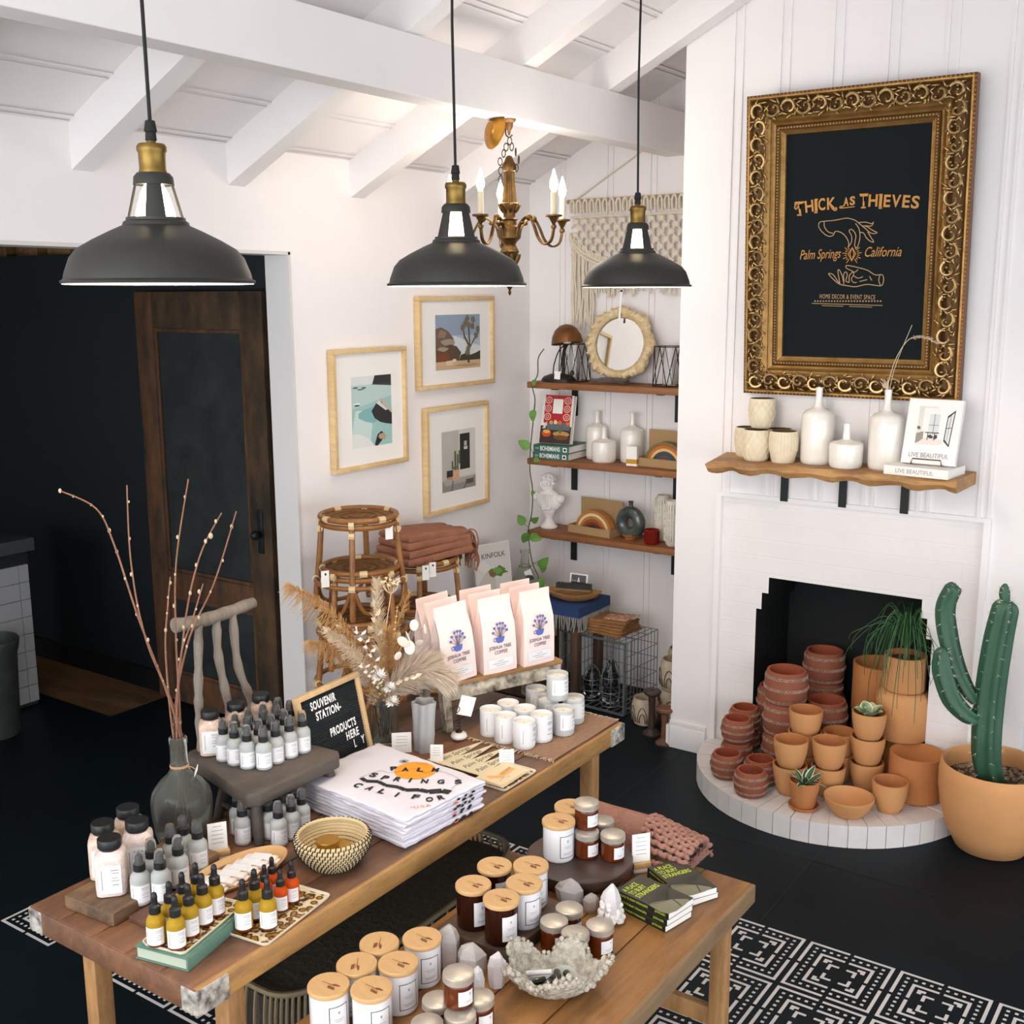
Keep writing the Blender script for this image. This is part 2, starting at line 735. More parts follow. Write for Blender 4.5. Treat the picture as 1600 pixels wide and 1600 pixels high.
# baseboard of the chimney breast
bb = MB()
bb.add(box(CL - 0.004, -2.17, CY - 0.018, CY + 0.01, 0, 0.115, 0.004))
bb.add(box(CL - 0.002, -2.17, CY - 0.012, CY + 0.01, 0.115, 0.14, 0.004))
bb.add(box(CL - 0.016, CL + 0.002, CY - 0.018, AY, 0, 0.115))
struct(bb.build('baseboard_chimney', white_trim))
bb = MB()
bb.add(box(LX, LX + 0.016, DOORY1 + .01, AY, 0, 0.115))
struct(bb.build('baseboard_left', white_trim, smooth=0))
bb = MB()
bb.add(box(LX + .016, CL - .016, AY - 0.016, AY, 0, 0.115))
struct(bb.build('baseboard_alcove', white_trim, smooth=0))

# wall to the right of the chimney
grey_blue = M('grey_blue_door_paint', '#5f6d7c', 0.6)
w = MB()
w.add(box(CR, 3.0, AY, AY + 0.12, 0, 4.1))
struct(w.build('wall_right_recess', grey_blue, smooth=0))

# hearth: half round, soldier course of white bricks
HC = (-1.55, CY)
HRad, HH = 0.605, 0.095
hb = MB()
NB = 25
white_brick = M('white_painted_hearth_brick', '#e4e0de', 0.6, var=('#d3cecb', 5, 0.9), bump=(12, 0.3))
mortar = M('white_painted_mortar', '#cfcbc8', 0.85)
for k in range(NB):
    a0, a1 = pi + pi * k / NB, pi + pi * (k + 1) / NB
    g = 0.0035
    vs = []
    for r in (0.40, HRad):
        for a in (a0 + g / r / 2, a1 - g / r / 2):
            vs.append((HC[0] + r * cos(a), HC[1] + r * sin(a)))
    p = [vs[0], vs[2], vs[3], vs[1]]
    cz = HH + random.uniform(-0.0015, 0.0015)
    hb.add(prism(p, 0, cz), 0)
for row in range(6):                       # paving bricks behind the rim
    y1 = CY - row * 0.105
    y0 = y1 - 0.1
    half = sqrt(max(0, 0.398 ** 2 - max(abs(y0 - CY), 0) ** 2))
    if half < 0.05:
        continue
    x = HC[0] - half
    while x < HC[0] + half - 0.02:
        x2 = min(x + 0.2, HC[0] + half)
        hb.add(box(x + 0.002, x2 - 0.002, y0 + 0.002, y1 - 0.002, 0.02, HH), 0)
        x = x2
n = 40
hb.add(prism([(HC[0] + (HRad - 0.006) * cos(pi + pi * k / n), HC[1] + (HRad - 0.006) * sin(pi + pi * k / n)) for k in range(n + 1)], 0, HH - 0.004), 1)
hearth = hb.build('hearth', [white_brick, mortar], smooth=0)
tag(hearth, 'half-round white-painted brick hearth in front of the fireplace', 'hearth', kind='structure')

# ceiling boards, rafters, ridge, beam
cg = MB()
Y0c, Y1c = -2.5, AY + 0.12
xs_ = [LX - 0.14, RIDGE, 2.6]
for a, b in ((xs_[0], RIDGE), (RIDGE, 2.6)):
    cg.add(([(a, Y0c, ceil_z(a)), (b, Y0c, ceil_z(b)), (b, Y1c, ceil_z(b)), (a, Y1c, ceil_z(a))], [(3, 2, 1, 0)]), 0)
nx = 14
for k in range(1, 11):                     # paired beads where the boards meet
    x = LX + 0.02 + (k - 1) * 0.235
    for s in (-0.014, 0.014):
        za, zb = ceil_z(x + s - 0.006) - 0.006, ceil_z(x + s + 0.006) - 0.006
        cg.add(([(x + s - .006, Y0c, za), (x + s + .006, Y0c, zb), (x + s + .006, Y1c, zb), (x + s - .006, Y1c, za)], [(3, 2, 1, 0)]), 0)
        cg.add(([(x + s - .006, Y0c, za), (x + s - .006, Y1c, za), (x + s - .006, Y1c, za + .008), (x + s - .006, Y0c, za + .008)], [(3, 2, 1, 0)]), 0)
ceiling_paint = M('white_painted_ceiling', '#f1edec', 0.7, var=('#e9e4e3', 1.5, 0.8), bump=(10, 0.15))
struct(cg.build('ceiling', ceiling_paint, smooth=0))

RAFT = (1.1, 1.815, 2.532, 3.249, 3.977, 4.672)
for y in RAFT:
    rf = MB()
    for a, b in ((LX, RIDGE), (RIDGE, 2.55)):
        v = []
        for x in (a, b):
            z = ceil_z(x)
            v += [(x, y, z - 0.165), (x, y + 0.09, z - 0.165), (x, y + 0.09, z + 0.01), (x, y, z + 0.01)]
        rf.add((v, [(0, 1, 5, 4), (1, 2, 6, 5), (2, 3, 7, 6), (3, 0, 4, 7), (3, 2, 1, 0), (4, 5, 6, 7)]))
    o = struct(rf.build('ceiling_rafter', ceiling_paint, smooth=0))
bmx = MB()
bmx.add(box(-2.80, -2.685, -2.4, AY, 2.89, 3.098, 0.004))
struct(bmx.build('ceiling_beam', ceiling_paint, smooth=0))

# back hall seen through the opening: black walls, black ceiling board, rough timber above
hall_black = M('black_painted_hall', '#11181b', 0.6, var=('#161e22', 2, 1))
hw = MB()
hw.add(box(-7.5, LX - TH, 3.87, 3.97, 0, 2.425))
hw.add(box(-7.6, -7.5, -2.5, 3.97, 0, 3.2))
struct(hw.build('wall_hall', hall_black, smooth=0))
hbx = MB()
hbx.add(box(-7.5, LX - TH, 3.85, 3.87, 0, 0.12))
struct(hbx.build('baseboard_hall', M('black_baseboard', '#0e1214', 0.5), smooth=0))
hc = MB()
hc.add(box(-7.5, LX - TH, -2.5, 3.97, 2.95, 3.0))
rough = wood('rough_timber', '#7c5a34', '#a07a48', '#3a2a1a', 1, 6)
struct(hc.build('ceiling_hall', hall_black, smooth=0))
hs = MB()
hs.add(box(-7.5, LX - TH, 3.965, 4.06, 2.40, 2.98))
for k in range(12):
    x = -7.3 + 0.31 * k
    hs.add(box(x, x + 0.06, 3.90, 3.965, 2.425, 2.95))
struct(hs.build('wall_hall_studs', rough, smooth=0))



# ------------------------------------------------------------------ pendant lamps
shade_metal = M('dark_grey_enamel', '#2c2c28', 0.5, metal=0.2, var=('#383733', 8, 0.8))
shade_white = M('white_enamel', '#f2efe8', 0.5)
brass = M('aged_brass', '#94793f', 0.42, metal=0.85, var=('#6b5429', 14, 0.9))
clear_glass = M('clear_glass', '#ffffff', 0.02, trans=1.0, ior=1.3, spec=0.4)
bulb_glow = M('lit_bulb', '#fff3dc', 0.4, emit=('#ffe6bd', 14.0))
cord_black = M('black_cord', '#1b1a1a', 0.8)


def make_pendant(label):
    """origin at the centre of the rim"""
    t = thing('pendant_lamp', label, 'lamp')
    sh = MB()
    outer = [(0.178, 0.000), (0.180, 0.004), (0.173, 0.008), (0.171, 0.018), (0.160, 0.046), (0.146, 0.062), (0.118, 0.078), (0.085, 0.094), (0.062, 0.104), (0.060, 0.110), (0.055, 0.113)]
    inner = [(r - 0.0025, z - 0.0015) for r, z in outer]
    sh.add(lathe(outer, 56), 0)
    v, f = lathe(inner, 56)
    sh.add((v, [tuple(reversed(q)) for q in f]), 1)
    # windowed neck: two solid posts and rings
    for a0 in (0.0, pi / 2, pi, 3 * pi / 2):
        vs, fs = [], []
        for i in range(5):
            a = a0 - 0.37 + 0.74 * i / 4
            for r, z in ((0.053, 0.112), (0.0345, 0.182)):
                vs.append((r * cos(a), r * sin(a), z))
            for r, z in ((0.0505, 0.112), (0.032, 0.182)):
                vs.append((r * cos(a), r * sin(a), z))
        for i in range(4):
            k = 4 * i
            fs += [(k, k + 4, k + 5, k + 1), (k + 2, k + 3, k + 7, k + 6)]
        fs += [(0, 1, 3, 2), (16, 18, 19, 17)]
        sh.add((vs, fs), 0)
    sh.add(lathe([(0.051, 0.108), (0.055, 0.110), (0.0545, 0.118), (0.051, 0.118)], 40), 0)
    sh.add(lathe([(0.033, 0.176), (0.0375, 0.176), (0.036, 0.190), (0.030, 0.197), (0.0, 0.197)], 40), 0)
    sh.build('lamp_shade', [shade_metal, shade_white], t, smooth=40)
    s = MB()
    s.add(lathe([(0.0, 0.194), (0.025, 0.194), (0.026, 0.199), (0.0245, 0.204), (0.025, 0.232), (0.0275, 0.236), (0.0275, 0.243), (0.024, 0.248), (0.009, 0.250), (0.008, 0.256), (0, 0.256)], 28))
    s.build('socket', brass, t, smooth=35)
    b = MB()
    b.add(lathe([(0.0, 0.062), (0.016, 0.068), (0.03, 0.086), (0.037, 0.106), (0.036, 0.126), (0.026, 0.160), (0.013, 0.185), (0, 0.186)], 20))
    b.build('bulb', bulb_glow, t)
    c = MB()
    c.add(lathe([(0, 0.252), (0.0105, 0.254), (0.0095, 0.268), (0.012, 0.270), (0.009, 0.288), (0.0035, 0.290), (0, 0.29)], 12))
    c.add(tube([(0, 0, 0.288), (0.003, 0.002, 0.62), (-0.002, 0.001, 0.95), (0, 0, 1.515)], 0.0035, 8))
    c.build('cord', cord_black, t)
    return t


PZ = 2.217
pm = Maker(make_pendant('dark grey barn pendant lamp'))
for k, (x, y, lab) in enumerate(((-1.752, 1.385, 'dark grey barn pendant lamp with brass socket nearest to the dark doorway'),
                                 (-1.748, 2.285, 'dark grey barn pendant lamp in front of the lit chandelier, middle of the row'),
                                 (-1.752, 3.225, 'dark grey barn pendant lamp in front of the macrame hanging'))):
    pm.put((x, y, PZ), math.atan2(y, x) + (pi / 4 if k else 0), lab, 'barn pendant lamps over the table', (0.97, 0.97, 1.0))
    d = bpy.data.lights.new('pendant_glow', 'POINT')
    d.energy = 10
    d.color = (1.0, 0.83, 0.62)
    d.shadow_soft_size = 0.03
    lo = bpy.data.objects.new('pendant_glow', d)
    C.objects.link(lo)
    lo.location = (x, y, PZ + 0.035)

# ------------------------------------------------------------------ chandelier
gilt = M('worn_gilt_metal', '#856539', 0.4, metal=0.85, var=('#4a3521', 30, 1.0), bump=(60, 0.25))
dark_iron = M('dark_bronze_wire', '#3c2c20', 0.5, metal=0.7)
candle_cream = M('cream_candle_sleeve', '#e9d9b8', 0.6)
flame_glow = M('lit_candle_bulb', '#fff6e6', 0.4, emit=('#fff0d8', 20.0))
CHX, CHY, CHZ = (-2.72, 3.915, 2.497)
ch = thing('chandelier', 'gilt five-arm chandelier with lit candle bulbs hanging from the ceiling beam', 'chandelier', (CHX, CHY, CHZ))
m = MB()
m.add(lathe([(0, -0.255), (0.004, -0.252), (0.007, -0.243), (0.0035, -0.238), (0.012, -0.226), (0.015, -0.22), (0.009, -0.215), (0.009, -0.205), (0.012, -0.19), (0.006, -0.182), (0.012, -0.175), (0.028, -0.15), (0.034, -0.115), (0.040, -0.108), (0.025, -0.1), (0.032, -0.088), (0.046, -0.075), (0.049, -0.05), (0.044, -0.03), (0.030, -0.022), (0.028, -0.005), (0.036, 0.0), (0.024, 0.008), (0.024, 0.02), (0.034, 0.045), (0.04, 0.062), (0.034, 0.066)], 20))
fl_ = []
for i in range(28):
    a = 2 * pi * i / 28
    k = 1.0 if i % 2 else 0.82
    fl_.append(a)
vs, fs = [], []
for z, r in ((0.062, 0.031), (0.11, 0.0265), (0.16, 0.022), (0.19, 0.022)):
    for i in range(28):
        a = 2 * pi * i / 28
        rr = r * (1.0 if i % 2 else 0.84)
        vs.append((rr * cos(a), rr * sin(a), z))
for q in range(3):
    for i in range(28):
        j = (i + 1) % 28
        fs.append((q * 28 + i, q * 28 + j, q * 28 + 28 + j, q * 28 + 28 + i))
m.add((vs, fs))
m.add(lathe([(0.022, 0.188), (0.028, 0.192), (0.031, 0.205), (0.028, 0.218), (0.02, 0.228), (0.015, 0.243), (0.009, 0.25), (0, 0.252)], 16))
for tier, (z, r, tilt) in enumerate(((-0.118, 0.036, 0.5), (0.06, 0.036, 0.5))):
    for i in range(8):
        a = 2 * pi * i / 8
        m.add(ball(0.011, 0.55, 0.8, 2.0, 8, 6), 0, R('Z', a) @ T(r, 0, z - 0.016) @ R('Y', tilt))
m.v = [(x, y, z * 1.2 if z < -0.1 else z) for x, y, z in m.v]
m.build('column', gilt, ch)
hookm = MB()
hookm.add(lathe([(0.028, 0.533), (0.03, 0.53), (0.026, 0.523), (0.018, 0.518), (0.014, 0.498), (0.007, 0.488), (0.004, 0.47), (0, 0.47)], 12))
hookm.v = [(x, y, z + (2.89 - CHZ) - 0.533) for x, y, z in hookm.v]
hookm.build('ceiling_hook', M('bronze_hook', '#7a5a3a', 0.5, metal=0.6), ch)
ck = MB()
ck.add(ring(0.012, 0.0028, 14, 6), 0, T(0, 0, 0.458) @ R('X', pi / 2))
ck.add(tube(spline([(0, 0, 0.446), (0.016, 0, 0.425), (0.006, 0, 0.39), (-0.014, 0, 0.36), (-0.016, 0, 0.335), (0.0, 0, 0.322), (0.016, 0, 0.33)]), 0.0028, 6))
for i, (x, z) in enumerate(((-0.03, 0.262), (-0.042, 0.23), (-0.045, 0.195), (-0.04, 0.16), (-0.025, 0.14), (0.035, 0.262), (0.044, 0.232), (0.04, 0.2), (0.01, 0.285), (-0.012, 0.285), (0, 0.308))):
    ck.add(ring(0.012, 0.0024, 12, 5, 0.75, 1.25), 0, T(x, 0.004 * (-1) ** i, z) @ R('Z', 0.4 * i) @ R('X', pi / 2))
ck.build('chain', dark_iron, ch)
cn = MB()
cn.add(lathe([(0, 0.03), (0.03, 0.028), (0.036, 0.02), (0.06, 0.012), (0.066, 0.004), (0.074, 0.0), (0.072, -0.004), (0, -0.004)], 28), 0, T(-0.035, -0.05, 0.345) @ R('Z', math.atan2(-CHY, -CHX) - 1.0) @ R('Y', pi / 2 - 0.2))
cn.build('canopy_plate', M('gold_canopy', '#a9772f', 0.35, metal=0.85), ch)
CAM2 = math.atan2(-CHY, -CHX)
for i, ang in enumerate((0.47, -0.79, -2.04, -3.3, -4.56)):
    # angle 0 points to the right as seen from the room
    a = CAM2 + pi / 2 + ang
    arm = MB()
    for s in (-0.004, 0.004):
        arm.add(tube([(p.x, s, p.z) for p in spline([(0.045, 0, -0.07), (0.055, 0, -0.03), (0.085, 0, 0.0), (0.115, 0, 0.005), (0.14, 0, -0.03), (0.165, 0, -0.08), (0.2, 0, -0.105), (0.235, 0, -0.09), (0.248, 0, -0.045)], 4)], 0.0042, 6))
    arm.add(ball(0.014, 1, 1, 1, 10, 7), 0, T(0.112, 0, 0.004))
    arm.add(ball(0.010, 1.4, 0.8, 0.8, 8, 6), 0, T(0.072, 0, -0.015))
    arm.add(lathe([(0, -0.05), (0.011, -0.045), (0.011, -0.034), (0.006, -0.03), (0.012, -0.018), (0.02, -0.004), (0.034, 0.0), (0.034, 0.006), (0.012, 0.008), (0, 0.008)], 16), 0, T(0.248, 0, 0))
    ao = arm.build('arm', gilt, ch, rot=(0, 0, a))
    cd = MB()
    cd.add(lathe([(0, 0.006), (0.0115, 0.006), (0.0115, 0.092), (0.009, 0.094), (0, 0.094)], 16), 0, T(0.248, 0, 0))
    cd.build('candle_sleeve', candle_cream, ao)
    bu = MB()
    bu.add(lathe([(0, 0.094), (0.008, 0.096), (0.0155, 0.112), (0.0165, 0.126), (0.0125, 0.145), (0.006, 0.164), (0.0025, 0.178), (0, 0.182)], 16), 0, T(0.248, 0, 0))
    bu.build('flame_bulb', flame_glow, ao)
d = bpy.data.lights.new('chandelier_glow', 'POINT')
d.energy = 12
d.color = (1.0, 0.9, 0.78)
d.shadow_soft_size = 0.24
lo = bpy.data.objects.new('chandelier_glow', d)
C.objects.link(lo)
lo.location = (CHX, CHY, CHZ + 0.15)



# ------------------------------------------------------------------ framed photographs on the left wall
pale_wood = wood('pale_ash_wood', '#e2c79c', '#d2b27f', '#c9a874', 2, 7, 0.6, 2)
mount_white = M('white_mount_board', '#efece8', 0.8)
print_cols = {}


def pc(h):
    if h not in print_cols:
        print_cols[h] = M('print_' + h[1:], h, 0.45, var=(h, 1, 1))
    return print_cols[h]


def art(name, parent, w, h, items, loc=(0, 0, 0), rot=(0, 0, 0)):
    """flat printed picture; items = (colour, polygon in 0..1 with the origin at the lower left)"""
    cols, mb = [], MB()
    for k, (c, poly) in enumerate(items):
        if c not in cols:
            cols.append(c)
        mb.add(flat([((u - 0.5) * w, (v - 0.5) * h) for u, v in poly], 0.00012 * (k + 1)), cols.index(c))
    return mb.build(name, [pc(c) for c in cols], parent, loc, rot, smooth=0)


def rect(a, b, c, d):
    return [(a, c), (b, c), (b, d), (a, d)]


def blob(cx, cy, rx, ry, n=10, seed=0, j=0.25):
    r = random.Random(seed)
    return [(min(1, max(0, cx + rx * (1 + r.uniform(-j, j)) * cos(2 * pi * i / n))), min(1, max(0, cy + ry * (1 + r.uniform(-j, j)) * sin(2 * pi * i / n)))) for i in range(n)]


def photo_frame(label, y0, y1, z0, z1, items, pu, pv):
    """frame hung on the left wall; pu/pv give the print's extent inside the frame as fractions"""
    w, h = y1 - y0, z1 - z0
    t = thing('framed_photograph', label, 'picture', (LX + 0.001, (y0 + y1) / 2, (z0 + z1) / 2), rot=(radians(90), 0, radians(90)), group='framed photographs on the left wall')
    f = 0.022
    m = MB()
    D = 0.036
    m.add(box(-w / 2, w / 2, h / 2 - f, h / 2, 0, D, 0.002))
    m.add(box(-w / 2, w / 2, -h / 2, -h / 2 + f, 0, D, 0.002))
    m.add(box(-w / 2, -w / 2 + f, -h / 2 + f, h / 2 - f, 0, D, 0.002))
    m.add(box(w / 2 - f, w / 2, -h / 2 + f, h / 2 - f, 0, D, 0.002))
    m.build('frame', pale_wood, t)
    b = MB()
    b.add(box(-w / 2 + f, w / 2 - f, -h / 2 + f, h / 2 - f, 0.004, 0.018))
    b.build('mount', mount_white, t, smooth=0)
    pw, ph = (pu[1] - pu[0]) * w, (pv[1] - pv[0]) * h
    art('print', t, pw, ph, items, ((sum(pu) / 2 - 0.5) * w, (sum(pv) / 2 - 0.5) * h, 0.0185))
    return t


sea = [('#9cc4c0', rect(0, 1, 0, 1)), ('#b7cfcc', [(0, .55), (1, .7), (1, .9), (0, .9)]), ('#d9dedd', rect(0, 1, .88, 1)), ('#c6dbd7', blob(.25, .28, .3, .25, 9, 1)), ('#dfe5e2', [(0, 0), (.55, 0), (.4, .12), (.15, .2), (0, .2)]),
       ('#7fb3b3', blob(.45, .45, .3, .1, 9, 2)), ('#2b2d2e', [(.52, .88), (1, .86), (1, 1), (.58, 1)]), ('#3b3f3e', [(.45, .88), (1, .84), (1, .89)]),
       ('#2a2d2e', [(.48, .5), (.62, .62), (.8, .62), (1, .5), (1, .28), (.85, .3), (.7, .33), (.55, .4)]), ('#b9b6ae', [(.56, .6), (.7, .66), (.78, .58), (1, .44), (1, .5), (.84, .62), (.74, .68)]), ('#d9d6ce', [(.6, .61), (.68, .64), (.9, .5), (.84, .49)]),
       ('#1f2223', [(.55, .03), (.62, .16), (.72, .2), (.8, .15), (.72, .06), (.62, 0), (.56, 0)]), ('#b49a78', blob(.75, .12, .1, .05, 8, 4)), ('#e8ebe9', blob(.12, .62, .08, .015, 8, 5)), ('#40464a', blob(.12, .6, .07, .012, 8, 6)),
       ('#55605f', blob(.1, .85, .07, .012, 7, 8)), ('#4a5556', blob(.3, .84, .06, .012, 7, 9)), ('#55605f', blob(.22, .82, .09, .008, 7, 10))]
photo_frame('pale wood frame with a photo of a rocky turquoise sea cove, nearest the doorway', 3.783, 4.308, 1.378, 1.950, sea, (.26, .80), (.18, .77))
jtree = [('#8c9db0', rect(0, 1, 0, 1)), ('#a9b6c2', rect(0, 1, .2, .62)), ('#cfd6da', [(.4, .62), (1, .4), (1, .25), (.3, .25)]),
         ('#6b5646', [(0, .18), (0, .75), (.12, .78), (.28, .7), (.4, .55), (.38, .18)]), ('#8a7360', [(.04, .6), (.1, .74), (.24, .68), (.2, .58)]), ('#9d8f80', blob(.26, .5, .16, .06, 9, 11)), ('#5a4436', [(0, .12), (.5, .14), (.56, .3), (.46, .42), (.3, .46), (0, .36)]),
         ('#a58f7c', blob(.16, .38, .12, .04, 9, 12)), ('#7a3f28', blob(.16, .22, .16, .1, 9, 13)), ('#3a3c2c', [(.5, .14), (.56, .26), (.66, .28), (.75, .24), (.9, .28), (1, .32), (1, .14)]),
         ('#c7a985', rect(0, 1, 0, .15)), ('#d9c2a4', blob(.3, .12, .1, .05, 8, 14)), ('#b18f68', blob(.7, .06, .25, .03, 8, 15)), ('#e0ceb4', blob(.4, .16, .05, .03, 8, 17)),
         ('#4a3b2e', [(.70, .1), (.72, .3), (.735, .42), (.755, .42), (.75, .1)]), ('#5a4a3a', [(.73, .4), (.62, .58), (.6, .72), (.625, .72), (.65, .6), (.75, .44)]), ('#5a4a3a', [(.74, .4), (.72, .75), (.75, .75), (.77, .42)]), ('#5a4a3a', [(.75, .4), (.86, .56), (.94, .68), (.955, .66), (.88, .54), (.77, .38)])]
jtree += [('#6e6450', blob(x, y, .045, .06, 9, int(x * 90))) for x, y in ((.6, .76), (.66, .84), (.73, .8), (.7, .92), (.84, .9), (.82, .78), (.95, .72), (.9, .6), (.72, .36), (.69, .3))]
photo_frame('squarer pale wood frame with photo of a spiky desert tree and boulders, topmost of three', 4.408, 5.055, 1.720, 2.188, jtree, (.23, .82), (.20, .80))
cact = [('#c9c6c0', rect(0, 1, 0, 1)), ('#b9b6b0', rect(0, .5, .2, 1)), ('#d5d2cc', rect(.5, 1, .22, 1)), ('#262423', rect(.53, .83, .33, .93)), ('#b8b6b2', rect(.66, .74, .72, .8)), ('#c8c6c2', rect(.65, .76, .66, .71)),
        ('#8e8a85', rect(0, 1, 0, .2)), ('#a9a49e', [(0, .2), (1, .2), (.8, .12), (.1, .1)]), ('#6d6761', [(.25, .0), (.3, .18), (.33, .18), (.3, 0)]), ('#6d6761', [(.6, 0), (.75, .14), (.78, .14), (.65, 0)]), ('#5d5048', rect(.7, .93, .07, .15)),
        ('#2b2d2f', rect(.13, .33, .24, .35)), ('#b98d64', rect(.13, .3, .2, .24)), ('#d0a183', rect(.31, .5, .17, .34)), ('#4d5a3c', rect(.36, .41, .34, .66)), ('#5b6a45', rect(.43, .48, .34, .6)), ('#465238', rect(.28, .32, .36, .5)), ('#4d5a3c', rect(.49, .52, .44, .66)), ('#5b6a45', rect(.32, .44, .36, .4))]
photo_frame('pale wood frame with photo of a potted cactus beside a black door, lowest of three', 4.452, 4.995, 1.065, 1.627, cact, (.26, .80), (.19, .76))

# ------------------------------------------------------------------ big gilded sign above the mantel
gold = M('antique_gold_leaf', '#b08a52', 0.4, metal=0.7, var=('#835f30', 16, 1.0), bump=(70, 0.2))
gold_hi = M('bright_gold_leaf', '#c8a874', 0.34, metal=0.75, var=('#74562c', 40, 1.0))
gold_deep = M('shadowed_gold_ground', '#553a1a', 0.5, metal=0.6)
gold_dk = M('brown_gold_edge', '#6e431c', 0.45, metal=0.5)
sign_black = M('black_sign_board', '#0b1316', 0.7, spec=0.2)
sign_gold = M('gold_sign_paint', '#c48a3f', 0.6)
sign_line = M('pale_gold_line', '#b99468', 0.6)
FW, FH = 0.918, 1.245
tilt = radians(3.2)
sg = thing('gilded_sign', 'large ornate gold-framed black sign with gold lettering and two drawn hands above the mantel', 'sign', (-1.558, CY - 0.006, 1.765), rot=(radians(90) - tilt * -1 * -1 + 0, 0, 0))
sg.rotation_euler = (radians(90) + tilt, 0, 0)
# local frame: x right, y up, z out of the wall; origin at the middle of the bottom edge
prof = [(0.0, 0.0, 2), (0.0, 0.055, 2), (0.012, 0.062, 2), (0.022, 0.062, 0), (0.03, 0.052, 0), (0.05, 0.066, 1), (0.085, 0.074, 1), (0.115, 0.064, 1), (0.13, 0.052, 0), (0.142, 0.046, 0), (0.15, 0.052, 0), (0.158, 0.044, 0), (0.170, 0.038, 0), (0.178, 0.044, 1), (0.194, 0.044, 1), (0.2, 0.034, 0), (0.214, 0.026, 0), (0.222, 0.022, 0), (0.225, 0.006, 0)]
prof = [(d * 0.735, h * 0.85, k) for d, h, k in prof]
m = MB()


def corner(d):
    return [(-FW / 2 + d, d), (FW / 2 - d, d), (FW / 2 - d, FH - d), (-FW / 2 + d, FH - d)]


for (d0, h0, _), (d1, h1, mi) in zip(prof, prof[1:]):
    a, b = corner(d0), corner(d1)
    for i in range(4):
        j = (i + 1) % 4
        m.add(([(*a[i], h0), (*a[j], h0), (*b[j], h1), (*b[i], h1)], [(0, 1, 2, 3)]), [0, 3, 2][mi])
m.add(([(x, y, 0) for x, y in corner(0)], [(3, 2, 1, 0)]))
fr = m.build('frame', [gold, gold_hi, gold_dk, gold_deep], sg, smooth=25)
cv = MB()
rng = random.Random(3)


def scroll(cx, cy, ang, s, flip):
    pts, rad = [], []
    for i in range(17):
        th = i / 16 * 5.6
        r = 0.036 * s * (1 - i / 19)
        pts.append((r * cos(th) * flip, r * sin(th), 0.068 + 0.006 * sin(th * 0.8)))
        rad.append(0.0078 * s * (1 - 0.4 * i / 16))
    cv.add(tube(pts, rad, 6), 0, T(cx, cy, 0) @ R('Z', ang))
    for k in range(7):
        a = ang + 0.9 * k + rng.uniform(-.3, .3)
        cv.add(ball(0.008 * s, 0.6, 2.4, 0.9, 6, 5), 0, T(cx + 0.035 * s * cos(a), cy + 0.035 * s * sin(a), 0.065) @ R('Z', a - 0.6 * flip))
    for k in range(3):
        cv.add(ball(0.007 * s, 1, 1, 1, 6, 5), 0, T(cx + rng.uniform(-.03, .03) * s, cy + rng.uniform(-.03, .03) * s, 0.068))


mid = 0.062
for side in range(4):
    L = FW if side % 2 == 0 else FH
    n = 12 if side % 2 == 0 else 17
    for i in range(n):
        u = mid + (L - 2 * mid) * i / n
        if side == 0:
            x, y, a = -FW / 2 + u, mid, 0
        elif side == 1:
            x, y, a = FW / 2 - mid, u, pi / 2
        elif side == 2:
            x, y, a = FW / 2 - u, FH - mid, pi
        else:
            x, y, a = -FW / 2 + mid, FH - u, -pi / 2
        scroll(x, y, a + (0.5 if i % 2 else 2.6), 0.95, 1 if i % 2 else -1)
cv.build('carved_scrollwork', gold_hi, fr)
bd = MB()
for d, rr, step, hh in ((0.005, 0.004, 0.0165, 0.049), (0.137, 0.0052, 0.0125, 0.038)):
    c = corner(d)
    for i in range(4):
        a, b = Vector(c[i]), Vector(c[(i + 1) % 4])
        n = int((b - a).length / step)
        for k in range(n):
            p = a.lerp(b, (k + 0.5) / n)
            bd.add(ball(rr, 1, 1, 0.8, 6, 4), 0, T(p.x, p.y, hh))
bd.build('beading', gold, fr)
pn = MB()
pn.add(flat(corner(0.163), 0.008))
panel = pn.build('sign_panel', sign_black, sg, smooth=0)
PW, PH = FW - 0.33, FH - 0.33
PZ0 = 0.0095


def pp(u, v):
    """panel fractions (u right, v down from the top) to local coordinates"""
    return (-PW / 2 + u * PW, 0.165 + (1 - v) * PH)


# arched heading, letter by letter: (letter, left, right, middle height, tilt) in design units
def du(X, Y):
    return pp(0.026 + X * 0.000603, 0.264 + Y * 0.000378)


HEAD = [('T', 68, 185, 165, .16), ('H', 190, 300, 150, .12), ('I', 308, 345, 143, .09), ('C', 350, 440, 135, .07), ('K', 445, 560, 130, .05),
        ('A', 650, 715, 115, .02), ('S', 722, 790, 108, 0), ('T', 838, 935, 112, 0), ('H', 938, 1050, 120, -.03), ('I', 1062, 1098, 126, -.05), ('E', 1108, 1190, 132, -.06), ('V', 1200, 1310, 138, -.08), ('E', 1318, 1405, 148, -.1), ('S', 1418, 1515, 162, -.12)]
ln = MB()
for c, x0, x1, ym, tl in HEAD:
    sm = x0 in (650, 722)
    x, y = du((x0 + x1) / 2, ym)
    text('lettering', c, 0.066 if not sm else 0.046, panel, (x, y, PZ0), (0, 0, tl), sign_gold, off=0.0016, fit=(x1 - x0) * 0.000603 * PW * 0.92)
    if c in 'THIEVS' and not sm and c != 'S':     # slab feet and flourishes
        for yy in (-75, 75):
            if c == 'V' and yy > 0:
                continue
            p0, p1 = du(x0 - 2, ym + yy - tl * 300 * 0), du(x1 + 2, ym + yy)
            if c == 'T' and yy > 0:
                p0, p1 = du((x0 + x1) / 2 - 28, ym + yy), du((x0 + x1) / 2 + 28, ym + yy)
            if c in 'TI':
                ln.add(stroke([p0, p1], 0.006, PZ0 + .0003), 0)
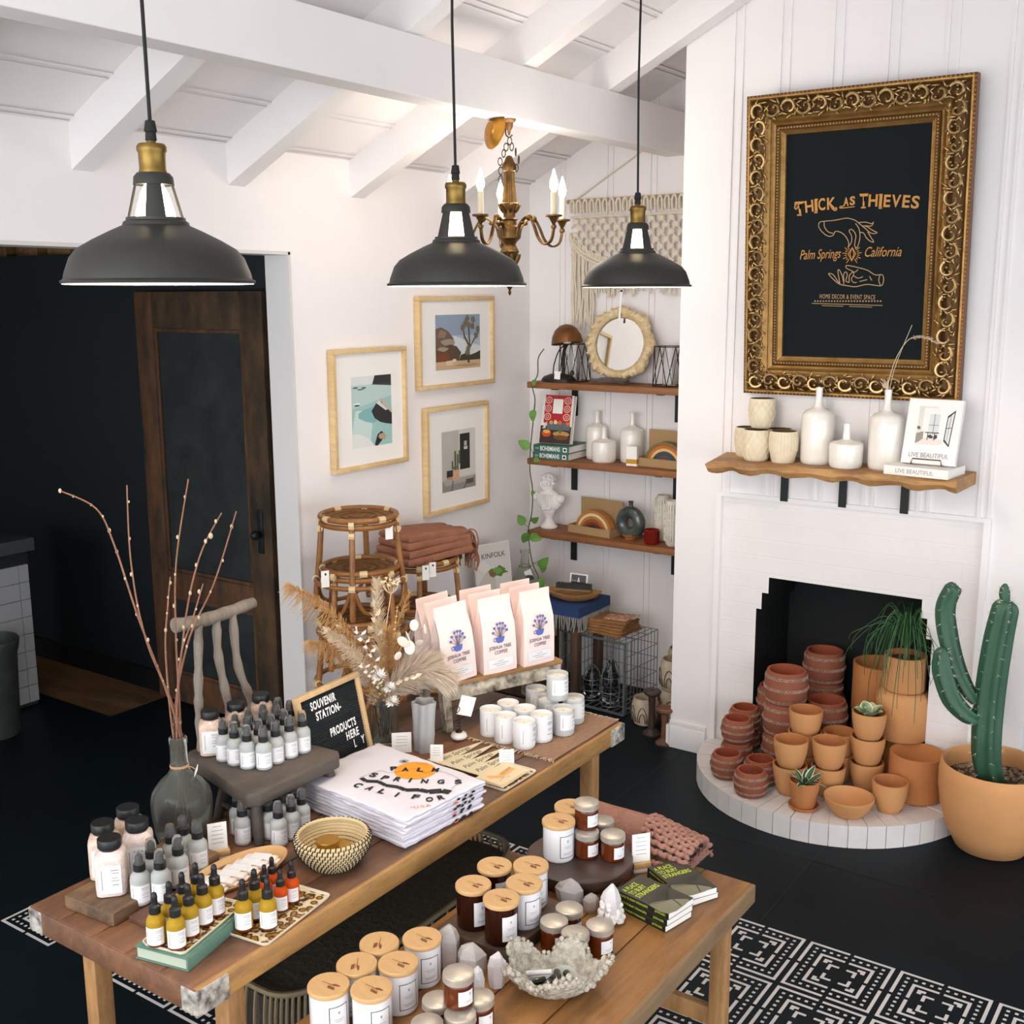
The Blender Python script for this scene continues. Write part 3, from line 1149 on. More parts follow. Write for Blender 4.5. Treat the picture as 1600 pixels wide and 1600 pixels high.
ln.add(stroke(spl2([du(x, y) for x, y in ((120, 95), (80, 118), (66, 150), (84, 168), (102, 150), (92, 138))], 4), 0.005, PZ0), 0)
ln.add(stroke(spl2([du(x, y) for x, y in ((500, 150), (530, 190), (560, 205), (575, 185), (560, 170))], 4), 0.005, PZ0), 0)
ln.add(stroke(spl2([du(x, y) for x, y in ((655, 150), (630, 175), (612, 180), (614, 162), (630, 158))], 4), 0.004, PZ0), 0)
ln.add(stroke([du(625, 182), du(785, 172)], 0.0035, PZ0), 0)
text('lettering', 'Palm Springs', 0.056, panel, (*du(385, 715), PZ0), (0, 0, 0.02), sign_gold, shear=0.35, fit=0.30 * PW)
text('lettering', 'California', 0.056, panel, (*du(1122, 705), PZ0), (0, 0, -0.01), sign_gold, shear=0.35, fit=0.252 * PW)
text('lettering', 'HOME DECOR & EVENT SPACE', 0.026, panel, (*du(730, 1222), PZ0), (0, 0, -0.02), sign_line, space=1.12, fit=0.398 * PW)


def hand(pts, closed=False, w=0.0032):
    # pixel-like design units 0..1600 x 0..1382 of the painted design
    q = [du(X, Y) for X, Y in pts]
    ln.add(stroke(spl2(q, 4), w, PZ0, closed), 1)


hand([(800, 330), (700, 300), (560, 318), (430, 325), (375, 335), (365, 385), (410, 450), (480, 500), (540, 495), (560, 455), (600, 450), (660, 480), (710, 540), (730, 600), (722, 640)])
hand([(430, 330), (435, 390), (480, 450), (540, 470)])
hand([(722, 640), (760, 580), (760, 510), (730, 450), (750, 430), (780, 450), (810, 500), (805, 560), (800, 620), (825, 650), (850, 580), (858, 500), (840, 420), (800, 365)])
hand([(800, 330), (860, 380), (920, 430), (990, 485), (1055, 480), (1000, 450), (930, 405), (880, 395)])
hand([(840, 355), (920, 355), (985, 375), (1008, 355), (985, 400), (910, 395)])
hand([(860, 470), (900, 480), (930, 530), (980, 575), (1020, 585), (985, 530), (945, 465)])
hand([(705, 850), (760, 855), (900, 890), (970, 915), (1050, 965), (1130, 965), (1150, 1020), (1130, 1090), (1050, 1085), (950, 1075), (830, 1100), (740, 1090), (640, 1070), (570, 1020), (500, 945), (555, 955), (610, 1030), (640, 1060)])
hand([(705, 850), (710, 880), (760, 905), (810, 930), (850, 900)])
hand([(640, 1060), (612, 920), (625, 900), (660, 960), (690, 1070)])
hand([(690, 1040), (680, 960), (705, 925), (725, 960), (710, 1030), (750, 1050)])
hand([(750, 1050), (750, 970), (790, 930), (800, 960), (775, 1010), (800, 1050), (840, 1050)])
hand([(800, 970), (850, 1000), (910, 985)])
hand([(870, 1040), (960, 1020)])
hand([(985, 980), (1015, 1030)])
hand([(1105, 970), (1095, 1030), (1115, 1085)])


def raw(pts, w=0.003, closed=False, mi=0):
    ln.add(stroke([du(X, Y) for X, Y in pts], w, PZ0, closed), mi)


raw([(772, 640), (815, 715), (772, 800), (725, 715)], 0.004, True)
raw([(772, 640), (795, 715), (772, 800)], 0.003)
raw([(772, 640), (748, 715), (772, 800)], 0.003)
for k in range(22):
    a = 2 * pi * k / 22 + 0.14
    if abs(cos(a)) < 0.3:
        continue
    r0, r1 = 62, 115 if k % 2 else 90
    raw([(772 + r0 * cos(a), 720 + r0 * 1.1 * sin(a)), (772 + r1 * cos(a), 720 + r1 * 1.05 * sin(a))], 0.0028)
for k in range(24):
    X = 345 + 780 * k / 23
    raw([(X - 8, 1270), (X + 8, 1272)], 0.006, False, 1)
raw([(305, 1298), (1150, 1322)], 0.0025, False, 1)
raw([(430, 1325), (690, 1332)], 0.002, False, 1)
raw([(760, 1334), (1030, 1342)], 0.002, False, 1)
ln.build('line_drawing', [sign_gold, sign_line], panel, smooth=0)

# ------------------------------------------------------------------ macrame hanging
cotton = M('natural_cotton_cord', '#e3d8c6', 0.9, var=('#d2c4ae', 40, 0.8))
MX0, MX1, MZ, MY = -3.44, -2.42, 2.745, AY - 0.022
mz = (-3.008, 5.42, 2.685)[2]
mx0 = (-3.353, 5.42, 2.702)[0]
mx1 = mx0 + 1.05
mt = thing('macrame_hanging', 'cream knotted macrame wall hanging with a long fringe on the alcove wall', 'wall hanging', ((mx0 + mx1) / 2, AY - 0.022, mz))
hw_ = (mx1 - mx0) / 2
m = MB()
m.add(tube([(-hw_ - 0.03, 0, 0.006), (hw_ + 0.03, 0, 0.006)], 0.011, 10))
m.build('dowel', wood('driftwood_dowel', '#bfa57f', '#a88c66', '#8d734f', 0), mt)
m = MB()
m.add(tube([(-hw_ + 0.02, 0, 0.015), (0, 0.006, 0.30)], 0.004, 6))
m.add(tube([(hw_ - 0.05, 0, 0.015), (0.02, 0.006, 0.30)], 0.004, 6))
m.build('hanging_cord', cotton, mt)
m = MB()
nk = 26
for i in range(nk):                            # looped heads
    x = -hw_ + 0.012 + (2 * hw_ - 0.024) * i / (nk - 1)
    m.add(tube(spline([(x - .012, -.012, -.055), (x - .012, -.02, -.01), (x, -.018, .012), (x + .012, -.02, -.01), (x + .01, -.012, -.06)], 3), 0.0075, 5))
m.add(tube([(-hw_, -.014, -0.078), (hw_, -.014, -0.078)], 0.007, 6))
rows = 7
for r in range(rows):
    z = -0.10 - r * 0.036
    half = hw_ * (1 - 0.0 * r)
    for i in range(17):
        x = -hw_ + 0.03 + (2 * hw_ - 0.06) * (i + (0.5 if r % 2 else 0)) / 17
        lim = -0.20 - 0.16 * sqrt(max(0, 1 - (x / hw_) ** 2))
        if z < lim:
            continue
        m.add(ball(0.0165, 1.1, 0.6, 1.0, 7, 5), 0, T(x, -0.012, z))
        for s in (-1, 1):
            m.add(tube([(x, -.012, z), (x + s * 0.03, -.008, z - 0.036)], 0.006, 5))
for off, rr in ((0.0, 0.008), (0.02, 0.008)):
    m.add(tube([(-hw_ * cos(pi * i / 24), -0.02, -0.16 - off - 0.20 * sin(pi * i / 24)) for i in range(25)], rr, 6))
m.build('knotted_band', cotton, mt)
m = MB()
rng = random.Random(5)
nf = 78
for i in range(nf):
    x = -hw_ + 2 * hw_ * (i + 0.5) / nf
    e = abs(x) / hw_
    z0 = -0.17 - 0.2 * sqrt(max(0, 1 - e * e))
    z1 = -(0.66 if e > 0.72 else 0.52 - 0.06 * (1 - e)) + rng.uniform(-0.03, 0.03)
    pts = [(x, -0.012, z0 + 0.04)]
    for k in range(1, 6):
        pts.append((x + rng.uniform(-.006, .006), -0.010 + rng.uniform(-.007, .005), z0 + (z1 - z0) * k / 5))
    m.add(tube(pts, [0.0062] * 5 + [0.0045], 5))
m.build('fringe', cotton, mt)



# ------------------------------------------------------------------ the two work tables
top_wood = wood('worn_workbench_top', '#694834', '#83593c', '#392d27', 1, 5, 0.5, 3.2)
edge_wood = wood('honey_workbench_edge', '#9a7040', '#b3884f', '#6a492b', 1, 6, 0.55, 5)
leg_wood = wood('honey_table_leg', '#9a7044', '#b98c58', '#6e4c2e', 2, 6, 0.6, 4)
iron_patina = M('paint_flecked_end_block', '#4a4a46', 0.6, var=('#c6bfb4', 34, 1.6), bump=(40, 0.4))
pale_wood2 = wood('warm_brown_bench_top', '#85592f', '#a2733f', '#61422a', 1, 5, 0.5, 3.0)  # warm brown is the bench wood's own colour, with darker stains
pale_edge = wood('grey_brown_bench_edge', '#917656', '#7d6243', '#5a4632', 1, 7, 0.65, 5)
T1, T2 = 0.77, 0.60


def make_table(name, label, x0, x1, y0, y1, z, thick, mats, leg, n_plank, apron, blocks):
    t = thing(name, label, 'table', ((x0 + x1) / 2, (y0 + y1) / 2, 0))
    cx, cy = (x0 + x1) / 2, (y0 + y1) / 2
    hx, hy = (x1 - x0) / 2, (y1 - y0) / 2
    m = MB()
    pw = (2 * hx) / n_plank
    for k in range(n_plank):
        a, b = -hx + k * pw, -hx + (k + 1) * pw
        front = k == n_plank - 1
        m.add(box(a + 0.0008, b - (0.012 if front else 0.0008), -hy, hy, z - (thick if front or k == 0 else 0.03), z + random.uniform(-.0008, 0.0), 0.005), 0)
    m.add(box(hx - 0.016, hx, -hy, hy, z - thick, z - 0.001, 0.005), 1)
    m.add(box(-hx + .002, hx - .002, -hy - .003, -hy + 0.035, z - thick, z - 0.003, 0.003), 0)
    m.add(box(-hx + .002, hx - .002, hy - 0.035, hy, z - thick, z - 0.006, 0.003), 0)
    m.build('tabletop', mats, t, smooth=30)
    lx, ly = hx - 0.055, hy - leg[1]
    for sx in (-1, 1):
        for sy in (-1, 1):
            g = MB()
            g.add(box(-leg[0], leg[0], -leg[0], leg[0], 0, z - thick + 0.003, 0.003))
            g.build('leg', leg_wood, t, (sx * lx, sy * ly, 0))
    for sy in (-1, 1):
        g = MB()
        g.add(box(-lx + leg[0], lx - leg[0], sy * ly - 0.012, sy * ly + 0.012, apron, apron + 0.055, 0.002))
        g.build('stretcher', leg_wood, t)
    if blocks:
        for sx in (-1, 1):
            for sy in (-1, 1):
                g = MB()
                e = 0.004
                ax0, ax1 = (hx - 0.05, hx + e) if sx > 0 else (-hx - e, -hx + 0.05)
                ay0, ay1 = (hy - 0.085, hy + e) if sy > 0 else (-hy - e, -hy + 0.085)
                g.add(box(ax0, ax1, ay0, ay1, z - thick - .002, z - 0.004, 0.004))
                bx = hx + e if sx > 0 else -hx - e
                g.add(ball(0.011, 0.5, 1, 1, 12, 8), 0, T(bx, (ay0 + ay1) / 2, z - thick * 0.55))
                g.build('end_block', iron_patina, t)
    return t


make_table('work_table', 'long honey-wood work table crowded with bottles, shirts, coffee bags and candles', -2.355, -1.757, 1.372, 3.195, T1, 0.062, [top_wood, edge_wood], (0.024, 0.13), 5, 0.18, True)
make_table('display_bench', 'lower worn wooden bench in front holding lidded candles, crystals and books', -1.69, -1.078, 0.95, 2.728, T2, 0.055, [pale_wood2, pale_edge], (0.022, 0.10), 4, 0.2, False)

# risers on the lower bench
dark_board = wood('dark_riser_board', '#4b3729', '#5f4735', '#33261e', 1, 6, 0.55, 4)
rb = MB()
rb.add(box(-0.115, 0.105, -0.14, 0.14, 0, 0.035, 0.004))
RB = (-1.555, 2.156, 0.635)
tag(rb.build('riser_board', dark_board, None, (-1.52, 2.158, T2), (0, 0, 0.0)), 'dark rectangular wooden riser under the amber and white lidded jars', 'riser')
rr = MB()
rr.add(lathe([(0, 0.0), (0.12, 0.0), (0.128, 0.004), (0.133, 0.012), (0.148, 0.03), (0.15, 0.036), (0.15, 0.05), (0.147, 0.053), (0, 0.053)], 56))
RRx, RRy, _ = (-1.511, 2.504, 0.653)
tag(rr.build('round_riser', wood('dark_round_board', '#3c2b26', '#4c3730', '#2b201d', 0, 6, 0.45, 4, 0.15), None, (RRx, RRy, T2)), 'round dark wooden riser under a white candle and stacked amber jars', 'riser')



# ------------------------------------------------------------------ bottles, jars and candles: one of each kind, then copies
frosted = M('frosted_glass', '#cdd0ce', 0.4, trans=0.3, ior=1.2, var=('#c2c5c3', 30, 0.6))
clear_plastic = M('clear_plastic', '#f4f4f4', 0.05, trans=0.92, ior=1.1, spec=0.6)
black_plastic = M('black_plastic', '#17191b', 0.42)
label_white = M('white_label', '#e8e7e8', 0.7)
label_grey = M('grey_label_print', '#8f8f95', 0.8)
yellow_oil = M('golden_oil_glass', '#b8932a', 0.22, trans=0.25, ior=1.2)
orange_oil = M('orange_oil_glass', '#d4531c', 0.22, trans=0.25, ior=1.2)
oil_base = M('dark_oil_base', '#6b2a10', 0.3)
salt = M('pink_bath_salt', '#d8c1b8', 0.6, var=('#e6d6cf', 90, 1.2), bump=(160, 0.4), coat=0.6)
salt_warm = M('tan_bath_salt', '#c9a996', 0.6, var=('#dcc4b4', 90, 1.2), bump=(160, 0.4), coat=0.6)
amber = M('amber_glass', '#5a2408', 0.08, trans=0.35, ior=1.25, var=('#7a340c', 4, 0.8), coat=0.5)
amber_dark = M('dark_amber_glass', '#32130a', 0.08, trans=0.2, ior=1.25, coat=0.5)
silver_lid = M('brushed_silver_lid', '#bdb4a8', 0.36, metal=0.5)
white_ceramic = M('white_candle_glass', '#e9e8ea', 0.22, coat=0.4)
lid_wood = wood('bamboo_lid', '#c39a66', '#cfa875', '#b88c58', 0, 5, 0.55, 2)
lid_mark = M('burnt_engraving', '#6e4323', 0.8)
wax = M('cream_wax', '#f0e6d6', 0.5, sss=0.2)
wick = M('wick', '#c9b8a0', 0.9)


def label_part(parent, r, z0, z1, half, lines, mat=None, name='label', frame=False, a=0.0):
    """paper label wrapped round the +x side"""
    m = MB()
    m.add(arcband(r + 0.0006, z0, z1, a - half, a + half, 10), 0)
    h = z1 - z0
    for (u0, u1, v0, v1) in lines:
        m.add(arcband(r + 0.0009, z0 + h * v0, z0 + h * v1, a - half + 2 * half * u0, a - half + 2 * half * u1, 4), 1)
    return m.build(name, [label_white, label_grey if not frame else black_ink], parent)


SMALL_PRINT = [(0.14, 0.17, 0.15, 0.85), (0.55, 0.9, 0.82, 0.85), (0.58, 0.9, 0.72, 0.745), (0.6, 0.85, 0.55, 0.57), (0.55, 0.92, 0.45, 0.47), (0.6, 0.88, 0.3, 0.33)]
FACE = math.atan2(-1.9, 2.1)           # most labels look towards the room


def make_spray():
    t = thing('spray_bottle', 'clear spray bottle', 'bottle')
    b = MB()
    b.add(lathe([(0, 0), (0.0195, 0), (0.0225, 0.003), (0.0225, 0.058), (0.021, 0.066), (0.0155, 0.073), (0.0105, 0.077), (0.0105, 0.082), (0, 0.082)], 22))
    b.build('bottle_body', frosted, t)
    label_part(t, 0.0225, 0.009, 0.05, 1.05, SMALL_PRINT)
    p = MB()
    p.add(lathe([(0, 0.078), (0.0135, 0.078), (0.0135, 0.093), (0.012, 0.094), (0, 0.094)], 18))
    p.add(lathe([(0.0085, 0.094), (0.0085, 0.106), (0.007, 0.113), (0.004, 0.115), (0, 0.115)], 14))
    p.build('pump', black_plastic, t)
    c = MB()
    c.add(lathe([(0.0128, 0.094), (0.0122, 0.111), (0.0095, 0.121), (0, 0.122)], 18))
    c.build('cap', clear_plastic, t)
    return t


def make_dropper(nm, lab, liquid, s=1.0):
    t = thing(nm, lab, 'bottle')
    b = MB()
    b.add(lathe([(0, 0), (0.018, 0), (0.0205, 0.003), (0.0205, 0.006)], 22), 1)
    b.add(lathe([(0.0205, 0.006), (0.0205, 0.054), (0.019, 0.062), (0.014, 0.069), (0.009, 0.073), (0.009, 0.078), (0, 0.078)], 22), 0)
    b.build('bottle_body', [liquid, oil_base], t)
    label_part(t, 0.0205, 0.007, 0.047, 1.1, SMALL_PRINT)
    p = MB()
    p.add(lathe([(0, 0.074), (0.0125, 0.074), (0.0125, 0.090), (0.010, 0.092), (0.0075, 0.094), (0.0065, 0.106), (0.0072, 0.11), (0.006, 0.118), (0.003, 0.121), (0, 0.121)], 18))
    p.build('dropper_cap', black_plastic, t)
    return t


def rsq(half, rad, z, n=5):
    out = []
    for cx, cy, a0 in ((1, 1, 0), (-1, 1, pi / 2), (-1, -1, pi), (1, -1, 3 * pi / 2)):
        for i in range(n + 1):
            a = a0 + pi / 2 * i / n
            out.append((cx * (half - rad) + rad * cos(a), cy * (half - rad) + rad * sin(a), z))
    return out


def loft(rings, cap=True):
    vs, fs = [], []
    n = len(rings[0])
    for r in rings:
        vs += list(r)
    for k in range(len(rings) - 1):
        for i in range(n):
            j = (i + 1) % n
            fs.append((k * n + i, k * n + j, (k + 1) * n + j, (k + 1) * n + i))
    if cap:
        fs.append(tuple(range(n - 1, -1, -1)))
        fs.append(tuple(range((len(rings) - 1) * n, len(rings) * n)))
    return vs, fs


jar_glass = M('thin_jar_glass', '#f6f4f2', 0.04, trans=0.95, ior=1.08)


def make_salt_jar(nm, lab, mat):
    t = thing(nm, lab, 'jar')
    b = MB()
    b.add(loft([rsq(0.028, 0.014, 0.0), rsq(0.034, 0.016, 0.004), rsq(0.035, 0.016, 0.02), rsq(0.035, 0.016, 0.092), rsq(0.033, 0.018, 0.102), rsq(0.025, 0.024, 0.110), rsq(0.0235, 0.0234, 0.112)]))
    b.build('jar_body', mat, t)
    g = MB()
    g.add(lathe([(0.024, 0.108), (0.0245, 0.122)], 24))
    g.build('neck', jar_glass, t)
    l = MB()
    vs = []
    z0, z1 = 0.012, 0.082
    m = l
    m.add(([(0.0356, -0.026, z0), (0.0356, 0.026, z0), (0.0356, 0.026, z1), (0.0356, -0.026, z1)], [(0, 1, 2, 3)]), 0)
    for (u0, u1, v0, v1) in SMALL_PRINT:
        m.add(([(0.0359, -0.026 + 0.052 * u0, z0 + .07 * v0), (0.0359, -0.026 + 0.052 * u1, z0 + .07 * v0), (0.0359, -0.026 + 0.052 * u1, z0 + .07 * v1), (0.0359, -0.026 + 0.052 * u0, z0 + .07 * v1)], [(0, 1, 2, 3)]), 1)
    l.build('label', [label_white, label_grey], t, smooth=0)
    p = MB()
    p.add(lathe([(0, 0.116), (0.027, 0.116), (0.0275, 0.118), (0.0275, 0.136), (0.026, 0.138), (0, 0.138)], 30))
    p.build('lid', black_plastic, t)
    return t


def engraving(mb, r, z, seed):
    """little sprig burnt into a lid"""
    rg = random.Random(seed)
    mb.add(stroke(spl2([(-0.5 * r, -0.15 * r), (-0.1 * r, 0.0), (0.15 * r, 0.12 * r), (0.42 * r, 0.2 * r)], 4), 0.0013, z), 1)
    for k in range(7):
        u = 0.02 + 0.06 * k
        s = 1 if k % 2 else -1
        x, y = u * r, (0.05 + 0.35 * u) * r
        dx, dy = 0.24 * r, s * 0.2 * r
        mb.add(stroke([(x, y), (x + dx, y + dy)], 0.001, z), 1)
        for q in range(2):
            mb.add(disc(x + dx * (0.75 + .35 * q), y + dy * (0.75 + .4 * q), 0.085 * r, z, 8, 0.6), 1)


def make_tumbler(nm, lab, body, dark=False):
    """straight candle tumbler with a flat wooden lid"""
    t = thing(nm, lab, 'candle')
    R0, H0 = (0.0435, 0.098) if not dark else (0.0425, 0.098)
    b = MB()
    b.add(lathe([(0, 0), (R0 - 0.004, 0), (R0 - 0.001, 0.003), (R0, 0.008), (R0, H0), (0, H0)], 36))
    b.build('tumbler', body, t)
    m = MB()
    z0, z1, hf = 0.016, 0.080, 0.52
    m.add(arcband(R0 + 0.0004, z0, z1, -hf, hf, 12), 0)
    w = 0.0016
    if not dark:
        for a, bb_, c, d in ((-hf, hf, z0, z0 + w), (-hf, hf, z1 - w, z1), (-hf, -hf + w / R0, z0, z1), (hf - w / R0, hf, z0, z1)):
            m.add(arcband(R0 + 0.0008, c, d, a, bb_, 10), 1)
    for (u0, u1, v0, v1) in ((0.44, 0.56, 0.76, 0.79), (0.47, 0.53, 0.7, 0.76), (0.25, 0.75, 0.5, 0.515), (0.3, 0.7, 0.43, 0.445), (0.2, 0.8, 0.2, 0.22), (0.25, 0.72, 0.14, 0.155)):
        m.add(arcband(R0 + 0.0008, z0 + (z1 - z0) * v0, z0 + (z1 - z0) * v1, -hf + 2 * hf * u0, -hf + 2 * hf * u1, 5), 2)
    m.build('label', [label_white, black_ink, label_grey], t)
    l = MB()
    RL = R0 + 0.0025
    l.add(lathe([(R0 - .003, H0), (RL, H0 + .001), (RL + .0005, H0 + 0.003), (RL + .0005, H0 + 0.010), (RL - 0.001, H0 + 0.012), (0, H0 + 0.012)], 40), 0)
    engraving(l, RL * .8, H0 + 0.0124, 1)
    l.build('lid', [lid_wood, lid_mark], t)
    return t


def make_amber_jar():
    t = thing('amber_candle_jar', 'amber jar', 'candle')
    R0 = 0.0335
    b = MB()
    b.add(lathe([(0, 0), (R0 - 0.004, 0), (R0, 0.004), (R0, 0.05), (R0 - 0.002, 0.056), (R0 - 0.004, 0.059), (0, 0.059)], 32))
    b.build('jar_body', amber, t)
    m = MB()
    z0, z1, hf = 0.011, 0.045, 0.55
    m.add(arcband(R0 + 0.0005, z0, z1, -hf, hf, 10), 0)
    for (u0, u1, v0, v1) in ((0.68, 0.82, 0.78, 0.82), (0.72, 0.78, 0.66, 0.78), (0.3, 0.8, 0.28, 0.31), (0.35, 0.75, 0.18, 0.2)):
        m.add(arcband(R0 + 0.0008, z0 + (z1 - z0) * v0, z0 + (z1 - z0) * v1, -hf + 2 * hf * u0, -hf + 2 * hf * u1, 5), 1)
    m.build('label', [label_white, label_grey], t)
    l = MB()
    l.add(lathe([(0, 0.056), (R0 + .0005, 0.056), (R0 + 0.0018, 0.058), (R0 + 0.0012, 0.064), (R0 + 0.0018, 0.066), (R0 + 0.001, 0.0725), (R0 - 0.001, 0.074), (0, 0.074)], 34))
    l.build('lid', silver_lid, t)
    return t


def make_open_candle(nm, lab, glass, has_label):
    t = thing(nm, lab, 'candle')
    R0, H0 = 0.0365, 0.088
    b = MB()
    b.add(lathe([(0, 0), (R0 - 0.003, 0), (R0, 0.004), (R0, H0), (R0 - 0.001, H0 + 0.001), (R0 - 0.0028, H0), (R0 - 0.0028, 0.012), (0, 0.012)], 32))
    b.build('glass', glass, t)
    x = MB()
    x.add(lathe([(0, 0.0125), (R0 - 0.0031, 0.0125), (R0 - 0.0031, H0 - 0.012), (R0 - 0.006, H0 - 0.0135), (0, H0 - 0.0135)], 28))
    x.build('wax', wax, t)
    k = MB()
    k.add(tube([(0, 0, H0 - 0.014), (0.0006, 0, H0 - 0.005)], 0.0009, 5))
    k.build('wick', wick, t)
    label_part(t, R0, 0.022 if has_label else 0.01, 0.074 if has_label else 0.08, 0.95, [(0.12, 0.14, 0.15, 0.8), (0.62, 0.9, 0.8, 0.84), (0.62, 0.88, 0.72, 0.75), (0.65, 0.9, 0.5, 0.53), (0.65, 0.85, 0.44, 0.46), (0.6, 0.9, 0.25, 0.28)])
    return t


# --- the sixteen-odd positions: base centres on their supports
SEAT = 0.918
spray = Maker(make_spray())
rows_seat = [
    ('front row', [(-2.358, 1.987, 0.918), (-2.312, 1.986, 0.918), (-2.268, 1.99, 0.918), (-2.228, 2.012, 0.918), (-2.227, 2.054, 0.918), (-2.223, 2.106, 0.918), (-2.219, 2.152, 0.918)]),
    ('second row', [(-2.36, 2.04, 0.918), (-2.323, 2.043, 0.918), (-2.284, 2.043, 0.918), (-2.282, 2.088, 0.918), (-2.274, 2.131, 0.918)]),
    ('third row', [(-2.355, 2.088, 0.918), (-2.322, 2.099, 0.918), (-2.318, 2.142, 0.918), (-2.31, 2.187, 0.918)]),
    ('back row', [(-2.356, 2.139, 0.918), (-2.351, 2.189, 0.918)])]
ORD = ['leftmost', 'second from the left', 'third from the left', 'fourth from the left', 'fifth from the left', 'sixth from the left', 'rightmost']


def order_word(i, n):
    return 'leftmost' if i == 0 else 'rightmost' if i == n - 1 else ORD[i]


def spaced(pts, dmin, it=300):
    """nudge footprints apart until they no longer overlap"""
    P = [list(p) for p in pts]
    for _ in range(it):
        for i in range(len(P)):
            for j in range(i):
                dx, dy = P[i][0] - P[j][0], P[i][1] - P[j][1]
                d = sqrt(dx * dx + dy * dy) or 1e-6
                if d < dmin and abs(P[i][2] - P[j][2]) < 0.02:
                    k = (dmin - d) / d / 2
                    P[i][0] += dx * k
                    P[i][1] += dy * k
                    P[j][0] -= dx * k
                    P[j][1] -= dy * k
    return [tuple(p) for p in P]


allp = [p for _, r in rows_seat for p in r]
allp = spaced(allp, 0.0468)
it_ = iter(allp)
for rn, r in rows_seat:
    for i in range(len(r)):
        spray.put(next(it_), FACE + random.uniform(-.25, .25), 'frosted spray bottle on the grey chair seat, %s, %s' % (rn, order_word(i, len(r))), 'spray bottles on the chair seat')
under = [('front row', [(-2.17, 1.88, 0.77), (-2.083, 1.922, 0.77), (-2.083, 1.966, 0.77), (-2.091, 2.014, 0.77)]),
         ('second row', [(-2.175, 1.921, 0.77), (-2.152, 1.945, 0.77), (-2.144, 1.973, 0.77), (-2.14, 2.012, 0.77)]),
         ('back row', [(-2.21, 1.91, 0.77), (-2.187, 1.971, 0.77), (-2.18, 2.012, 0.77)])]
allp = spaced([p for _, r in under for p in r], 0.0468)
it_ = iter(allp)
for rn, r in under:
    for i in range(len(r)):
        spray.put(next(it_), FACE + random.uniform(-.25, .25), 'frosted spray bottle on the table beneath the chair, %s, %s' % (rn, order_word(i, len(r))), 'spray bottles under the chair')
fr = spaced([(-2.121, 1.515, 0.785), (-2.089, 1.548, 0.785), (-2.15, 1.571, 0.785), (-2.109, 1.617, 0.785), (-2.174, 1.651, 0.785), (-2.181, 1.689, 0.785), (-2.138, 1.699, 0.785)], 0.0468)
for p, w in zip(fr, ('nearest the thick wood block', 'second, right of the one by the thick wood block', 'behind the first two, left of the demijohn front', 'directly behind the golden dropper bottles', 'against the front of the demijohn', 'tallest-looking, rearmost beside the demijohn', 'beside the upright price card')):
    spray.put(p, FACE + random.uniform(-.2, .2), 'frosted spray bottle, table end, ' + w, 'spray bottles in front of the demijohn', 1.06)

sj = Maker(make_salt_jar('bath_salt_jar', 'jar', salt))
sjw = Maker(make_salt_jar('bath_salt_jar', 'jar', salt_warm))
for mk, p, l in ((sj, (-2.189, 1.486, 0.805), 'black-lidded jar of pale bath salt at the front of the thick wood block'), (sjw, (-2.27, 1.526, 0.805), 'black-lidded jar of tan bath salt behind the front jar, by the table edge'),
                 (sj, (-2.212, 1.581, 0.805), 'black-lidded jar of pale bath salt in front of the demijohn, right jar on the block'), (sjw, (-2.29, 1.613, 0.805), 'black-lidded jar of tan bath salt farthest back on the thick wood block')):
    mk.put(p, FACE, l, 'bath salt jars on the wood block')
for p, l in (((-2.427, 2, 0.918), 'black-lidded bath salt jar on the chair seat, left, by the first back spindle'), ((-2.413, 2.083, 0.918), 'black-lidded bath salt jar on the chair seat, middle one under the chair back'), ((-2.408, 2.174, 0.918), 'black-lidded bath salt jar on the chair seat, farthest right against the chair back')):
    sjw.put(p, FACE, l, 'bath salt jars on the chair seat', 0.93)

yd = Maker(make_dropper('dropper_bottle', 'golden dropper bottle', yellow_oil))
od = Maker(make_dropper('dropper_bottle', 'orange dropper bottle', orange_oil))
tr1 = spaced([(-1.917, 1.4, 0.807), (-1.871, 1.417, 0.807), (-1.885, 1.465, 0.807), (-1.897, 1.513, 0.807), (-1.906, 1.556, 0.807), (-1.928, 1.448, 0.807), (-1.938, 1.491, 0.807), (-1.947, 1.537, 0.807)], 0.042)
for p, w in zip(tr1, ('front left corner of the tray', 'front right corner of the tray', 'right-hand file, second from the front', 'right-hand file, third from the front', 'right-hand file, last at the back', 'left-hand file, second from the front', 'left-hand file, third from the front', 'left-hand file, last at the back')):
    yd.put(p, FACE + random.uniform(-.2, .2), 'golden oil dropper bottle on the green book, ' + w, 'golden droppers on the green book')
tr2 = spaced([(-1.842, 1.581, 0.779), (-1.8, 1.616, 0.779), (-1.855, 1.628, 0.779)], 0.042)
for p, w in zip(tr2, ('left at the front', 'right at the front with a low fill', 'behind the other two')):
    yd.put(p, FACE + random.uniform(-.2, .2), 'golden oil dropper on the loose patterned tray, ' + w, 'golden droppers on the loose tray')
tr3 = spaced([(-1.831, 1.685, 0.779), (-1.838, 1.728, 0.779), (-1.878, 1.68, 0.779), (-1.891, 1.716, 0.779)], 0.036)
for p, w in zip(tr3, ('front one', 'right-hand one', 'left one behind the golden bottle', 'rear one')):
    od.put(p, FACE + random.uniform(-.2, .2), 'small orange oil dropper on the patterned tray, ' + w, 'orange droppers on the loose tray', 0.84)

